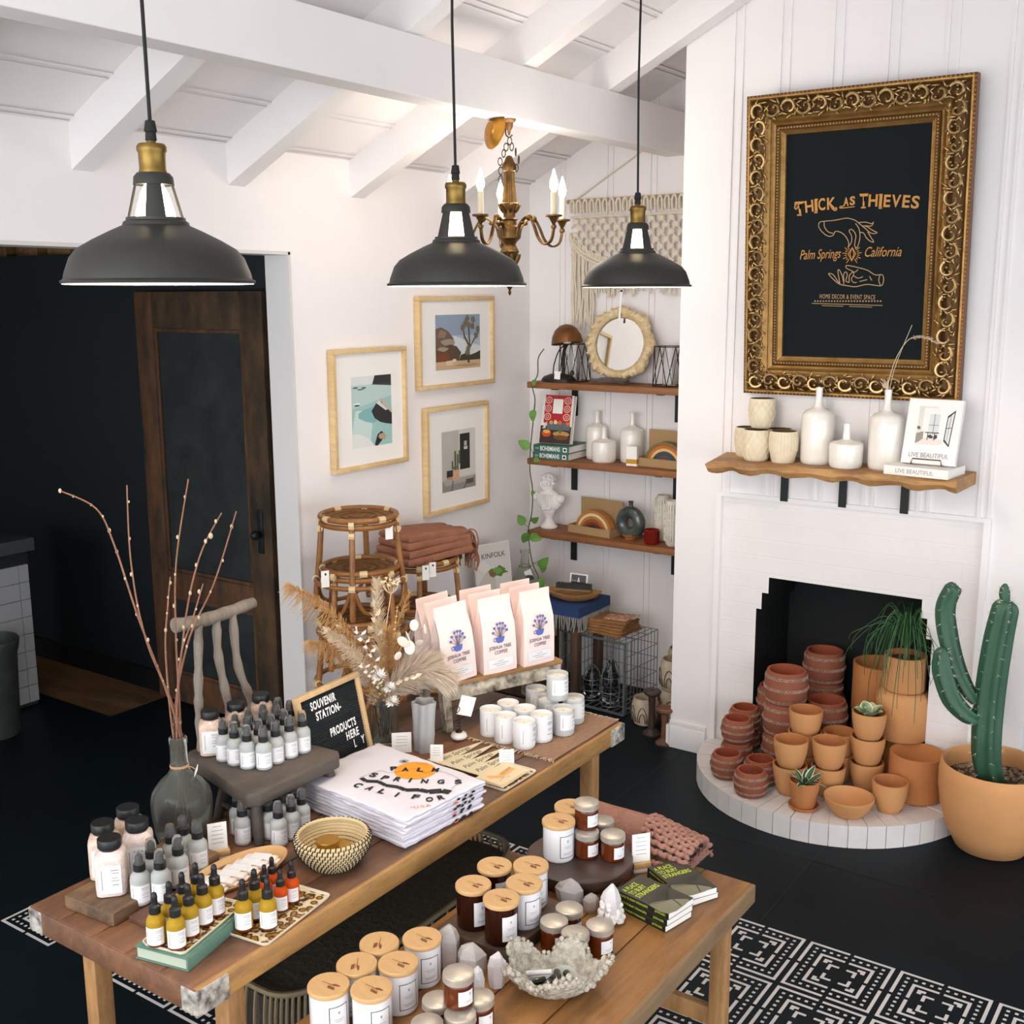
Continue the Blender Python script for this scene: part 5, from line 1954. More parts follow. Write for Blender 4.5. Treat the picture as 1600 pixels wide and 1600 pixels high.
# ------------------------------------------------------------------ far half of the work table
# painted bench riser with coffee bags
RA = math.atan2(0.18, 0.43)             # its front edge runs slightly off the table's line
RO = (-2.20, 2.765)
ux, uy = sin(RA), cos(RA)               # along the front edge
vx, vy = -cos(RA), sin(RA)              # towards the back
peel = M('peeling_cream_paint', '#d8cfbb', 0.75, var=('#4c3a28', 16, 1.9, (1, 1, 1)), bump=(30, 0.4))
bench_top = wood('bench_riser_top', '#9a7348', '#b58c5c', '#6d4e30', 0, 6, 0.6, 4)
RL_, RD, RZ = 0.475, 0.185, 0.168
t = thing('painted_riser', 'small rustic bench with peeling cream paint carrying the pink coffee bags', 'riser', (RO[0], RO[1], T1), pi / 2 - RA)
m = MB()
m.add(box(-0.01, RL_ + 0.01, 0.0, RD, RZ - 0.014, RZ, 0.002))
m.build('top_board', bench_top, t)
m = MB()
m.add(box(0.025, RL_ - 0.03, 0.004, 0.016, RZ - 0.062, RZ - 0.014, 0.001))
m.build('apron', peel, t)
for x, y in ((0.0, 0.0), (RL_ - 0.03, 0.0), (0.0, RD - 0.036), (RL_ - 0.03, RD - 0.036)):
    g = MB()
    sl = 0.018 if x == 0 else -0.018
    vs = []
    for z, o, w_ in ((0, -sl * -1 if False else sl * 1.0, 0.024), (RZ - 0.014, 0, 0.034)):
        o = sl if z == 0 else 0
        vs += [(x + o, y, z), (x + o + w_, y, z), (x + o + w_, y + 0.03, z), (x + o, y + 0.03, z)]
    g.add((vs, [(0, 3, 2, 1), (4, 5, 6, 7), (0, 1, 5, 4), (1, 2, 6, 5), (2, 3, 7, 6), (3, 0, 4, 7)]))
    g.build('leg', peel, t)

pink = M('pink_kraft_bag', '#f6e1db', 0.75, var=('#f3dad3', 6, 0.7), bump=(8, 0.15))
bag_blue = M('blue_bag_print', '#5a6bb5', 0.8)
bag_text = M('grey_violet_print', '#6d6478', 0.8)


def make_bag():
    t = thing('coffee_bag', 'pink bag', 'bag')
    W, D, H = 0.128, 0.062, 0.262
    rings = []
    for z, w_, d0, d1 in ((0, 1, 0, D), (0.01, 1.01, -.001, D + .001), (0.10, 1.0, -0.001, D + .002), (0.165, 0.985, 0.004, D - 0.004), (0.205, 0.965, 0.018, 0.043), (0.228, 0.96, 0.027, 0.034), (H, 0.955, 0.0285, 0.0325)):
        hw = W / 2 * w_
        g = 0.010 if 0.02 < z < 0.2 else 0.002
        dm = (d0 + d1) / 2
        lean_ = 0.0
        rings.append([(-hw, d0, z), (0, d0 - (0.002 if z < .2 else 0), z), (hw, d0, z), (hw - g, dm, z), (hw, d1, z), (0, d1, z), (-hw, d1, z), (-hw + g, dm, z)])
    b = MB()
    b.add(loft(rings))
    b.build('bag_body', pink, t, smooth=25)
    e = MB()                                # front print lies on the y = 0 face
    y = -0.0048

    def P2(x, z):
        return (x, y, z)
    lo = MB()
    cup = [(-0.018, 0.128), (0.018, 0.128), (0.014, 0.112), (0.008, 0.107), (-0.008, 0.107), (-0.014, 0.112)]
    lo.add(([P2(*p) for p in cup], [tuple(range(5, -1, -1))]), 0)
    v, f = ring(0.006, 0.0013, 12, 4)
    lo.add(([(-0.019 + p[0], y + p[2] * .3, 0.120 + p[1]) for p in v], f), 0)
    rg = random.Random(4)
    for ax, az in ((-0.026, 0.146), (-0.021, 0.162), (-0.010, 0.174), (0.001, 0.176), (0.012, 0.174), (0.021, 0.163), (0.027, 0.148), (-0.004, 0.158), (0.010, 0.156)):
        lo.add(tube([P2(0, 0.127), P2(ax * 0.5, 0.127 + (az - 0.127) * 0.45), P2(ax, az)], 0.0010, 4), 1)
        d_ = disc(ax, az, 0.0052, 0, 10)
        lo.add(([P2(q[0], q[1]) for q in d_[0]], d_[1]), 0)
    lo.build('logo', [bag_blue, bag_text], t, smooth=0)
    l = MB()
    l.add(([P2(-0.048, 0.02), P2(0.048, 0.02), P2(0.048, 0.052), P2(-0.048, 0.052)], [(0, 1, 2, 3)]), 0)
    for z0, w_ in ((0.042, 0.012), (0.034, 0.03), (0.027, 0.018)):
        l.add(([(-w_, y - .0003, z0), (w_, y - .0003, z0), (w_, y - .0003, z0 + .0016), (-w_, y - .0003, z0 + .0016)], [(0, 1, 2, 3)]), 1)
    l.build('label', [label_white, label_grey], t, smooth=0)
    text('lettering', 'JOSHUA TREE', 0.017, t, (0, y - .0002, 0.092), (pi / 2, 0, 0), bag_text, fit=0.086, off=0.0003)
    text('lettering', 'COFFEE', 0.017, t, (0.002, y - .0002, 0.074), (pi / 2, 0, 0), bag_text, fit=0.05, off=0.0003)
    return t


bagm = Maker(make_bag())
rowsn = ('front row', 'middle row', 'back row')
coln = ('left', 'centre', 'right')
for row in range(3):
    for col in range(3):
        if row == 2 and col == 1:
            pass
        u = 0.075 + 0.157 * col + 0.004 * row
        v = 0.006 + 0.0655 * row
        x, y = RO[0] + ux * u + vx * v, RO[1] + uy * u + vy * v
        bagm.put((x, y, T1 + RZ + 0.0005), None or (pi / 2 - RA), 'pink coffee bag with blue tree-in-a-cup print, %s, %s of the riser' % (rowsn[row], coln[col]), 'pink coffee bags', rot=Euler((0.035 - 0.008 * row, (-0.10, -0.05, -0.02)[col], pi / 2 - RA + (0.02, -0.03, 0.03)[col]), 'XYZ'))

# burlap runner
burlap = M('burlap_cloth', '#9c7c64', 0.95, var=('#8a6b55', 60, 1.0), bump=(220, 0.5))
fringe_m = M('frayed_burlap_edge', '#c9b190', 0.95)
t = thing('burlap_runner', 'brown burlap runner with frayed edges under the candles at the table end', 'runner', (-1.955, 2.985, T1 + 0.0006))
m = MB()
n = 14
vs, fs = [], []
W_, L_ = 0.36, 0.395
for i in range(n + 1):
    for j in range(n + 1):
        u, v = i / n, j / n
        vs.append((-W_ / 2 + W_ * u, -L_ / 2 + L_ * v + 0.004 * sin(9 * u), 0.0018 + 0.0012 * sin(7 * u + 5 * v) ** 2))
for i in range(n):
    for j in range(n):
        a = i * (n + 1) + j
        fs.append((a, a + n + 1, a + n + 2, a + 1))
m.add((vs, fs))
m.build('cloth', burlap, t)
m = MB()
rg = random.Random(8)
for i in range(70):
    x = -W_ / 2 + W_ * i / 69
    for s in (-1, 1):
        m.add(tube([(x, s * L_ / 2, 0.003), (x + rg.uniform(-.006, .006), s * (L_ / 2 + 0.009), 0.0045), (x + rg.uniform(-.01, .01), s * (L_ / 2 + rg.uniform(.012, .022)), 0.0015)], 0.0011, 4))
m.build('frayed_edge', fringe_m, t)

# pennants, postcards and small cards
felt_cream = M('cream_felt', '#e3d6b6', 0.9)
for k in range(4):
    m = MB()
    m.add(prism([(-0.105, -0.036), (0.12, 0.0), (-0.105, 0.036)], 0, 0.0018), 0)
    po = tag(m.build('felt_pennant', felt_cream, None, (-2.06 + 0.049 * k, 2.672 - 0.004 * k, T1 + 0.0006 + 0.0021 * k), (0, 0, radians(84) + .02 * k), smooth=0), 'cream felt pennant with script lettering, ' + ('farthest from the table edge', 'second from the back', 'third from the back', 'nearest the postcard tray')[k], 'pennant', 'row of felt pennants')
    text('lettering', 'Palm Springs', 0.03, po, (-0.022, -0.0, 0.0021), (0, 0, 0), black_ink, shear=0.4, fit=0.135)
t = thing('card_tray', 'small animal-print tray holding cream postcards near the shirts', 'tray', (-1.826, 2.6, T1), radians(0))
tm = tray_mesh(0.112, 0.172)
tm.build('tray_body', [cream_rim, leopard], t)
kraft_cream = M('cream_card', '#e8d3b0', 0.8)
for k in range(4):
    m = MB()
    m.add(box(-0.047, 0.047, -0.07, 0.07, 0, 0.0016), 0)
    o = tag(m.build('postcard', kraft_cream, None, (-1.831 + random.uniform(-.003, .003), 2.594 + random.uniform(-.004, .004), T1 + 0.0085 + 0.0019 * k), (0, 0, random.uniform(-.05, .05)), smooth=0), ('bottom postcard in the small animal-print tray', 'second postcard from the bottom in the small tray', 'postcard just under the top one in the small tray', 'top postcard with orange ribbon drawing in the small tray')[k], 'postcard', 'postcards in the small tray')
    if k == 3:
        m = MB()
        m.add(flat([(-0.03, -0.045), (0.0, -0.02), (-0.01, 0.0), (-0.012, 0.05), (0.012, 0.05), (0.014, 0.0), (0.02, -0.025), (-0.008, -0.05)], 0.0019), 0)
        m.add(stroke(spl2([(0.028, -0.05), (0.02, -0.02), (0.032, -0.01), (0.022, 0.0)], 4), 0.0012, 0.0022), 1)
        m.build('drawing', [M('pale_orange_print', '#e8b064', 0.8), label_grey], o, smooth=0)
        text('lettering', 'Palm Springs', 0.014, o, (-0.004, 0.02, 0.0023), (0, 0, pi / 2 + .25), label_grey, shear=0.4, fit=0.062)


def tent(label, loc, rz, w, h, lean_, two=False):
    m = MB()
    m.add(box(-w / 2, w / 2, -0.0005, 0.0005, 0, h), 0)
    for k in range(4):
        z = h * (0.8 - 0.15 * k)
        m.add(box(-w * 0.28, w * 0.28, -0.0009, -0.0005, z, z + 0.001), 1)
    return tag(m.build('price_card', [paper, label_grey], None, loc, (lean_, 0, rz), smooth=0), label, 'card')


tent('white price card standing at the far corner of the postcard tray', (-1.872, 2.668, 0.772), FACE + pi / 2 - .1, 0.046, 0.052, -0.15)
tent('white price card standing left of the pennants', (-2.075, 2.577, 0.772), FACE + pi / 2 - .25, 0.04, 0.05, -0.35)
tent('white price card standing between the shirts and the dried flowers', (-2.207, 2.567, 0.772), FACE + pi / 2 - .1, 0.062, 0.065, -0.1)
# ceramic knob card clip
kx, ky, _ = (-2.127, 2.76, 0.77)
t = thing('knob_card_clip', 'white ceramic knob with a spiral wire holding a white card', 'card holder', (kx, ky, T1), FACE + pi / 2)
m = MB()
m.add(lathe([(0, 0), (0.013, 0.0), (0.025, 0.006), (0.0275, 0.013), (0.024, 0.021), (0.012, 0.025), (0, 0.0255)], 28))
m.build('knob', M('white_porcelain', '#f2f0ec', 0.15, coat=0.5), t)
m = MB()
m.add(lathe([(0, 0.025), (0.011, 0.025), (0.012, 0.028), (0.006, 0.031), (0, 0.031)], 16))
m.add(tube([(0.006 * cos(1.3 * k), 0.006 * sin(1.3 * k), 0.03 + 0.0022 * k) for k in range(26)] + [(-0.004, 0, 0.09), (-0.012, -.001, 0.1)], 0.0011, 5))
m.add(ring(0.0115, 0.0011, 18, 5), 0, T(-0.008, -0.0022, 0.104) @ R('X', pi / 2))
m.build('wire_clip', dark_iron, t)
m = MB()
m.add(box(-0.031, 0.019, -0.0003, 0.0005, 0.082, 0.148))
m.build('card', paper, t, (0, 0, 0), (0, 0.28, 0), smooth=0)

# dried flower arrangement in a glass vase
VX, VY, _ = (-2.314, 2.614, 0.77)
t = thing('glass_vase', 'clear glass vase holding a bunch of dried grasses and white flowers', 'vase', (VX, VY, T1))
m = MB()
m.add(lathe([(0, 0), (0.044, 0.0), (0.0465, 0.004), (0.041, 0.05), (0.040, 0.10), (0.047, 0.148), (0.0455, 0.148), (0.0385, 0.10), (0.0395, 0.05), (0.043, 0.008), (0, 0.008)], 32))
vase_glass = M('green_tinted_glass', '#eef2ea', 0.03, trans=0.95, ior=1.2)
m.build('glass_body', vase_glass, t)
pampas_tan = M('tan_pampas_grass', '#c39a66', 0.9, var=('#a97f4e', 30, 0.9))
pampas_pale = M('pale_pampas_grass', '#d9c6ab', 0.9)
bunny = M('fluffy_pampas_plume', '#d6c7b6', 0.95)
dried_white = M('white_dried_petals', '#f2eee8', 0.85)
straw = M('straw_stem', '#c8a873', 0.85)
seedm = M('golden_seed', '#c9a050', 0.85)
rg = random.Random(21)
mouthv = Vector((VX, VY, T1 + 0.15))
VXP = VX


def stem_to(tip, bend=0.0, k=7, lift=0.12):
    tip = Vector(tip)
    b = Vector((VX + rg.uniform(-.02, .02), VY + rg.uniform(-.02, .02), T1 + 0.015))
    mo = mouthv + Vector((rg.uniform(-.028, .028), rg.uniform(-.028, .028), 0))
    midp = mo.lerp(tip, 0.5) + Vector((0, 0, lift * 0.5))
    return spline([b, mo, midp, tip], k)


def plume(name, label, tip, mat, n, spread, droop, lift=0.1, start=0.45, sub=2, thick=0.0008):
    sp_ = stem_to(tip, lift=lift)
    m = MB()
    m.add(tube(sp_, [0.0018 - 0.001 * i / len(sp_) for i in range(len(sp_))], 5))
    s0 = int(len(sp_) * start)
    for k in range(n):
        f_ = k / n
        i = s0 + f_ * (len(sp_) - 1 - s0)
        i0 = min(int(i), len(sp_) - 2)
        p = sp_[i0].lerp(sp_[i0 + 1], i - i0)
        tdir = (sp_[i0 + 1] - sp_[i0]).normalized()
        q = Vector((rg.uniform(-1, 1), rg.uniform(-1, 1), rg.uniform(-.6, .6)))
        q = (q - tdir * q.dot(tdir)).normalized()
        L = spread * (0.45 + 0.6 * sin(pi * min(1, 0.12 + 0.88 * f_))) * rg.uniform(0.6, 1.1)
        a = p + (tdir * 0.7 + q * 0.5) * L * 0.6
        b = p + (tdir * 1.0 + q * 0.75) * L + Vector((0, 0, -droop * L))
        m.add(tube([p, a, b], [thick * 1.3, thick, thick * 0.4], 3, cap=False))
    return tag(m.build(name, mat, None), label, 'dried flower', 'dried stems in the glass vase')


plume('dried_pampas', 'tan feathery grass plume arching far to the left out of the glass vase', (-2.42, 2.313, 1.343), pampas_tan, 420, 0.06, 0.9, 0.16, 0.35, thick=0.0011)
plume('dried_pampas', 'tan feathery grass plume, lower one arching left', (-2.36, 2.334, 1.169), pampas_tan, 320, 0.055, 0.7, 0.10, 0.35, thick=0.001)
plume('dried_pampas', 'pale narrow grass plume leaning left over the letter board', (-2.28, 2.33, 1.221), pampas_pale, 700, 0.045, 0.2, 0.06, 0.2)
plume('dried_pampas', 'beige upright grass plume rising at the middle of the bunch', (-2.35, 2.629, 1.298), pampas_pale, 600, 0.04, 0.0, 0.03, 0.25)
plume('dried_pampas', 'tan wheat-like spray leaning right towards the coffee bags', (-2.3, 2.733, 1.246), pampas_tan, 120, 0.03, 0.0, 0.04, 0.45, thick=0.001)
plume('dried_pampas', 'fluffy pale pampas plume drooping right in front of the coffee bags', (-2.12, 2.698, 1.001), bunny, 2600, 0.085, 0.25, 0.10, 0.25, thick=0.0006)
plume('dried_pampas', 'second fluffy pale plume behind the white flowers on the right', (-2.2, 2.735, 1.036), bunny, 1600, 0.075, 0.2, 0.08, 0.35, thick=0.0005)
plume('dried_pampas', 'short beige grass plume in the centre of the bunch', (-2.22, 2.53, 1.181), pampas_tan, 500, 0.05, 0.0, 0.03, 0.3)


def petal(mb, p, d, up_, L, W, mi=0):
    d = Vector(d).normalized()
    s = d.cross(Vector(up_)).normalized()
    u = s.cross(d)
    a, b, c, e = p, p + d * L * .5 + s * W + u * W * .3, p + d * L, p + d * L * .5 - s * W + u * W * .3
    mb.add(([tuple(a), tuple(b), tuple(c), tuple(e), tuple(p + d * L * .5)], [(0, 1, 4), (1, 2, 4), (2, 3, 4), (3, 0, 4)]), mi)


def head_flower(label, tip, r, n):
    sp_ = stem_to(tip, lift=0.03)
    m = MB()
    m.add(tube(sp_, 0.0012, 5), 1)
    p = sp_[-1]
    for k in range(n):
        z = 1 - 1.3 * (k + .5) / n
        a = 2.399 * k
        rr = sqrt(max(0, 1 - z * z))
        d = Vector((rr * cos(a), rr * sin(a), z))
        petal(m, p, d, (0.3, 0.5, 0.9), r * rg.uniform(.85, 1.1), r * 0.2)
    return tag(m.build('strawflower', [dried_white, straw], None), label, 'dried flower', 'dried stems in the glass vase')


for tip, r, lab in (((-2.15, 2.405, 1.08), 0.028, 'white strawflower, upper left of the three at the vase mouth'), ((-2.13, 2.429, 1.041), 0.023, 'white strawflower, middle of the three at the vase mouth'), ((-2.12, 2.428, 0.9994), 0.025, 'white strawflower hanging lowest in front of the vase mouth')):
    head_flower(lab, tip, r, 60)


def ruscus(label, tip, n, L, mat, lift=0.05):
    sp_ = stem_to(tip, lift=lift)
    m = MB()
    m.add(tube(sp_, 0.0011, 5), 1)
    for k in range(n):
        i = int(len(sp_) * (0.42 + 0.56 * k / n))
        p = sp_[min(i, len(sp_) - 1)]
        td = (sp_[min(i + 1, len(sp_) - 1)] - sp_[max(i - 1, 0)]).normalized()
        q = Vector((0.3 * (-1) ** k, (-1) ** k, 0.3 * rg.uniform(-1, 1)))
        petal(m, p, td * 0.8 + q * 0.8, (1, 0, 0.3), L * rg.uniform(.8, 1.1), L * 0.27, 0)
    petal(m, sp_[-1], (sp_[-1] - sp_[-2]), (1, 0, 0.3), L, L * .27, 0)
    return tag(m.build('dried_leaf_spray', [mat, straw], None), label, 'dried flower', 'dried stems in the glass vase')


ruscus('white pointed leaf spray at the left of the bunch', (-2.2, 2.371, 1.225), 12, 0.026, dried_white)
ruscus('cream pointed leaf spray low at the right of the bunch', (-2.08, 2.493, 1.073), 13, 0.024, M('cream_dried_leaf', '#e9dcc3', 0.85), 0.03)
ruscus('pale folded leaf spray upright left of centre', (-2.3, 2.558, 1.234), 7, 0.032, pampas_pale, 0.03)
ruscus('white leaf spray low on the left by the letter board', (-2.15, 2.334, 1.136), 10, 0.024, dried_white, 0.03)
m = MB()                                   # round papery seed discs
sp_ = stem_to((-2.2, 2.648, 1.19), lift=0.05)
m.add(tube(sp_, 0.0011, 5), 1)
for (px_, r) in (((-2.2, 2.632, 1.176), 0.02), ((-2.2, 2.686, 1.15), 0.017), ((-2.18, 2.554, 1.145), 0.025), ((-2.18, 2.584, 1.119), 0.024), ((-2.18, 2.631, 1.123), 0.019), ((-2.17, 2.517, 1.112), 0.018), ((-2.19, 2.591, 1.15), 0.02)):
    near = min(sp_, key=lambda s_: (s_ - Vector(px_)).length)
    m.add(tube([near, px_], 0.0008, 4), 1)
    m.add(ball(1, r, r * 0.72, 0.0018, 12, 6), 0, T(*px_) @ R('Z', rg.uniform(0, 3)) @ R('Y', 1.2 + rg.uniform(-.5, .5)) @ R('X', rg.uniform(-.4, .4)))
tag(m.build('honesty_branch', [M('papery_seed_disc', '#efe8da', 0.7), straw], None), 'branch of round papery white seed discs beside the coffee bags', 'dried flower', 'dried stems in the glass vase')
m = MB()                                   # umbel
sp_ = stem_to((-2.28, 2.618, 1.268), lift=0.0)
m.add(tube(sp_, 0.0013, 5))
for k in range(11):
    a = 2 * pi * k / 11
    e = sp_[-1] + Vector((0.027 * cos(a), 0.027 * sin(a), 0.035 + 0.004 * (k % 3)))
    m.add(tube(spline([sp_[-1], sp_[-1].lerp(e, .5) + Vector((0.006 * cos(a), 0.006 * sin(a), -.003)), e], 3), 0.0008, 4))
    for q in range(4):
        m.add(ball(0.0034, 1, 1, 1, 6, 4), 0, T(e.x + rg.uniform(-.005, .005), e.y + rg.uniform(-.005, .005), e.z + rg.uniform(0, .004)))
tag(m.build('dried_umbel', M('pale_umbel', '#dcc6a4', 0.85), None), 'tall pale umbrella-shaped seed head standing above the dried bunch', 'dried flower', 'dried stems in the glass vase')
m = MB()                                   # beaded seed spike and golden filler
sp_ = stem_to((-2.26, 2.624, 1.226), lift=0.02)
m.add(tube(sp_, 0.0012, 5), 1)
for k in range(9):
    p = sp_[-1 - k] if k < len(sp_) else sp_[0]
    m.add(ball(0.0065 - 0.0003 * k if k > 2 else 0.003 + .001 * k, 1, 1, 0.6, 8, 6), 0, T(*p))
for k in range(170):
    d = Vector((rg.gauss(0, .035), rg.gauss(0, .045), rg.uniform(.0, .075)))
    p = mouthv + d
    m.add(ball(0.0032 * rg.uniform(.6, 1.3), 1, 1, 1, 5, 4), 0, T(*p))
    if k % 2 == 0:
        m.add(tube([mouthv + Vector((d.x * .4, d.y * .4, 0)), p], 0.0006, 3, cap=False), 1)
tag(m.build('seed_filler', [seedm, straw], None), 'golden seed heads filling the mouth of the glass vase', 'dried flower', 'dried stems in the glass vase')

# frosted wavy vase beside it
fx, fy, _ = (-2.162, 2.627, 0.77)
m = MB()
rings = []
for z, r, a in ((0, 0.03, 0), (0.06, 0.032, .25), (0.12, 0.033, .5), (0.165, 0.036, .7), (0.163, 0.034, .7), (0.12, 0.0305, .5), (0.01, 0.028, 0)):
    rings.append([(r * (1 + 0.16 * cos(5 * (2 * pi * i / 40) + a * 3)) * cos(2 * pi * i / 40 + a), r * (1 + 0.16 * cos(5 * (2 * pi * i / 40) + a * 3)) * sin(2 * pi * i / 40 + a), z) for i in range(40)])
m.add(loft(rings))
tag(m.build('frosted_vase', M('smoky_frosted_glass', '#f2f2f2', 0.3, trans=0.55, ior=1.15, var=('#e4e4e4', 25, 1.0)), None, (fx, fy, T1)), 'tall wavy frosted glass vase right of the dried flowers', 'vase')



# ------------------------------------------------------------------ lower bench: crystals, shell, books, blanket, baskets below
quartz = M('milky_quartz', '#faf6f6', 0.18, trans=0.25, ior=1.3, var=('#ebe4e4', 12, 1.2), bump=(25, 0.3), coat=0.3)
quartz_clear = M('clear_quartz', '#f4efec', 0.12, trans=0.5, ior=1.25, var=('#e0d8d4', 18, 1.3), bump=(40, 0.4))


def crystal(label, loc, r, h, seed, mat, tilt=(0, 0), sq=0.75, grp='quartz points on the bench'):
    rg = random.Random(seed)
    n = 6
    rings = []
    off = [rg.uniform(.82, 1.12) for _ in range(n)]
    for z, s in ((0, 0.78), (0.25, 0.95), (0.66, 1.0), (0.84, 0.72)):
        rings.append([(r * s * off[i] * cos(2 * pi * i / n), r * sq * s * off[(i + 2) % n] * sin(2 * pi * i / n), h * (z + (rg.uniform(-.06, .06) if z > .5 else 0))) for i in range(n)])
    rings.append([(r * 0.12 * cos(2 * pi * i / n) + r * .15, r * 0.12 * sin(2 * pi * i / n), h) for i in range(n)])
    m = MB()
    m.add(loft(rings))
    return tag(m.build('quartz_crystal', mat, None, loc, (tilt[0], tilt[1], rg.uniform(0, 1)), smooth=0), label, 'crystal', grp)


crystal('tall milky quartz point standing behind the white lidded candles', (-1.542, 1.944, 0.6), 0.036, 0.108, 1, quartz_clear)
crystal('broad cloudy quartz point behind the stacked amber jar', (-1.473, 1.944, 0.6), 0.036, 0.085, 2, quartz_clear)
crystal('small white quartz point right behind the stacked amber jar', (-1.407, 1.88, 0.6), 0.021, 0.082, 3, quartz)
crystal('smooth white quartz point left of the shell bowl', (-1.396, 1.944, 0.6), 0.025, 0.088, 4, quartz)
crystal('wide clear quartz tip in front of the round riser', (-1.437, 2.344, 0.6), 0.037, 0.078, 5, quartz_clear, (0, -0.12))
crystal('stubby clear quartz tip between the two larger tips', (-1.383, 2.349, 0.6), 0.022, 0.052, 6, quartz_clear)
o = crystal('large white quartz tip with rough druzy base beside the paperbacks', (-1.315, 2.336, 0.6), 0.03, 0.106, 7, quartz)
m = MB()
rg = random.Random(9)
for k in range(46):
    a, z = rg.uniform(0, 2 * pi), rg.uniform(0.002, 0.05)
    r = 0.03 * (1.15 - 0.35 * z / 0.05) * rg.uniform(.8, 1.05)
    m.add(ball(0.009 * rg.uniform(.6, 1.2), 1, 1, 1, 5, 4), 0, T(r * cos(a), r * .8 * sin(a), z + 0.006) @ R('X', a))
m.build('druzy_base', M('druzy_quartz', '#f4efec', 0.4, bump=(80, 0.6)), o, smooth=0)

# clam-shell bowl with little bottles
shell_out = M('barnacled_shell', '#cfc8ba', 0.9, var=('#8f8879', 60, 1.5), bump=(90, 1.0))
shell_in = M('smooth_shell_inside', '#c9cdc6', 0.45, var=('#aeb5ae', 8, 1.0))
SHC = (-1.275, 2.01, 0.6)
t = thing('clam_shell_bowl', 'ruffled grey-white clam shell bowl holding small dark vials on the bench', 'shell', SHC, 0.62)
m = MB()
nA, nR = 96, 12
rg = random.Random(12)


def shell_pt(a, u, th=0.0):
    """u from 0 (centre) to 1 (lip)"""
    wav = cos(5 * a + 0.6)
    R_ = 0.105 * (1 + 0.14 * wav * u) * (1.0 if abs(sin(a)) < .8 else 0.97)
    r = R_ * (u ** 0.8)
    z = 0.006 + 0.062 * u ** 2.2 + 0.021 * wav * u ** 3 - th * (1 - u) * 0.4
    return (r * cos(a) * 1.06, r * sin(a) * 0.80, z)


vs, fs, mi = [], [], []
for k in range(nR + 1):
    u = k / nR
    for i in range(nA):
        a = 2 * pi * i / nA
        x, y, z = shell_pt(a, u)
        q = 0.0022 * rg.uniform(-1, 1)
        s = 1 + 0.06 * u
        vs.append((x * s + q, y * s + q, max(0.0, z - 0.012 * (1 - .3 * u) + q)))
for k in range(nR):
    for i in range(nA):
        j = (i + 1) % nA
        fs.append((k * nA + i, (k + 1) * nA + i, (k + 1) * nA + j, k * nA + j))
m.add((vs, fs), 0)
vs, fs = [], []
for k in range(nR + 1):
    u = k / nR
    for i in range(nA):
        a = 2 * pi * i / nA
        x, y, z = shell_pt(a, u * 0.97)
        q = 0.0024 * rg.uniform(-1, 1) * (1 if u > .62 else 0)
        vs.append((x * 0.97 + q, y * 0.97 + q, z + 0.004 + q))
for k in range(nR):
    for i in range(nA):
        j = (i + 1) % nA
        fs.append((k * nA + i, k * nA + j, (k + 1) * nA + j, (k + 1) * nA + i))
kb = len(m.f)
m.add((vs, fs), 0)
for idx in range(kb, len(m.f)):
    if (idx - kb) // nA < 7:
        m.mi[idx] = 1
lip_o, lip_i = nR * nA, (nR + 1) * nA + nR * nA
for i in range(nA):
    j = (i + 1) % nA
    m.f.append((lip_o + i, lip_i + i, lip_i + j, lip_o + j))
    m.mi.append(0)
for i in range(0, nA):                    # knobbly rolled lip
    x, y, z = shell_pt(2 * pi * i / nA, 1.0)
    for q in range(2):
        m.add(ball(0.0062 * rg.uniform(.6, 1.4), 1, 1, 1, 6, 5), 0, T(x * 1.03 + rg.uniform(-.004, .004), y * 1.03 + rg.uniform(-.004, .004), z + rg.uniform(-.012, .004)))
m.build('shell_body', [shell_out, shell_in], t, smooth=60)
vial_dark = M('dark_vial_glass', '#14180f', 0.1, coat=0.5)
cork = M('wooden_vial_cap', '#d3b08a', 0.7)
vm = MB()
vm.add(lathe([(0, 0), (0.009, 0), (0.0095, 0.002), (0.0095, 0.045), (0.007, 0.05), (0, 0.05)], 14), 0)
vm.add(lathe([(0, 0.05), (0.0075, 0.05), (0.0075, 0.066), (0, 0.066)], 14), 1)
vr = vm.build('oil_vial', [vial_dark, cork], None)
tag(vr, 'x', 'bottle')
vmk = Maker(vr)
for p, ro, l in (((-1.29, 2.04, 0.624), (1.45, 0, 0.55), 'dark oil vial with wooden cap lying rearmost in the shell bowl'), ((-1.268, 2.047, 0.626), (1.5, 0, 0.8), 'dark oil vial with wooden cap lying at the right side in the shell bowl'),
                 ((-1.285, 2.02, 0.622), (1.5, 0, 0.1), 'dark oil vial with wooden cap lying across the middle of the shell bowl'), ((-1.272, 2.005, 0.624), (1.55, 0, -0.25), 'dark oil vial with wooden cap pointing to the front in the shell bowl'), ((-1.297, 1.998, 0.623), (1.5, 0, -0.5), 'dark oil vial with wooden cap at the front left in the shell bowl')):
    vmk.put(p, 0, l, 'oil vials in the shell', rot=ro)
m = MB()
m.add(tube([(0, 0, 0), (0.06, 0, 0.008)], 0.006, 10))
tag(m.build('white_stick', label_white, None, (-1.34, 1.985, 0.632), (0, 0, 0.5)), 'small white roll lying left in the shell bowl', 'stick')

# paperbacks
cover_dark = M('dark_olive_cover', '#2a2a22', 0.35, var=('#3a3930', 7, 1.0))
cover_light = M('misty_cover', '#8d8a70', 0.35, var=('#6b6854', 9, 1.0))
spine_dark = M('black_green_spine', '#141a14', 0.4)
lime = M('lime_lettering', '#c6d94a', 0.6)
pages = M('white_pages', '#efece6', 0.8)
BW, BL, BT = 0.108, 0.174, 0.0175


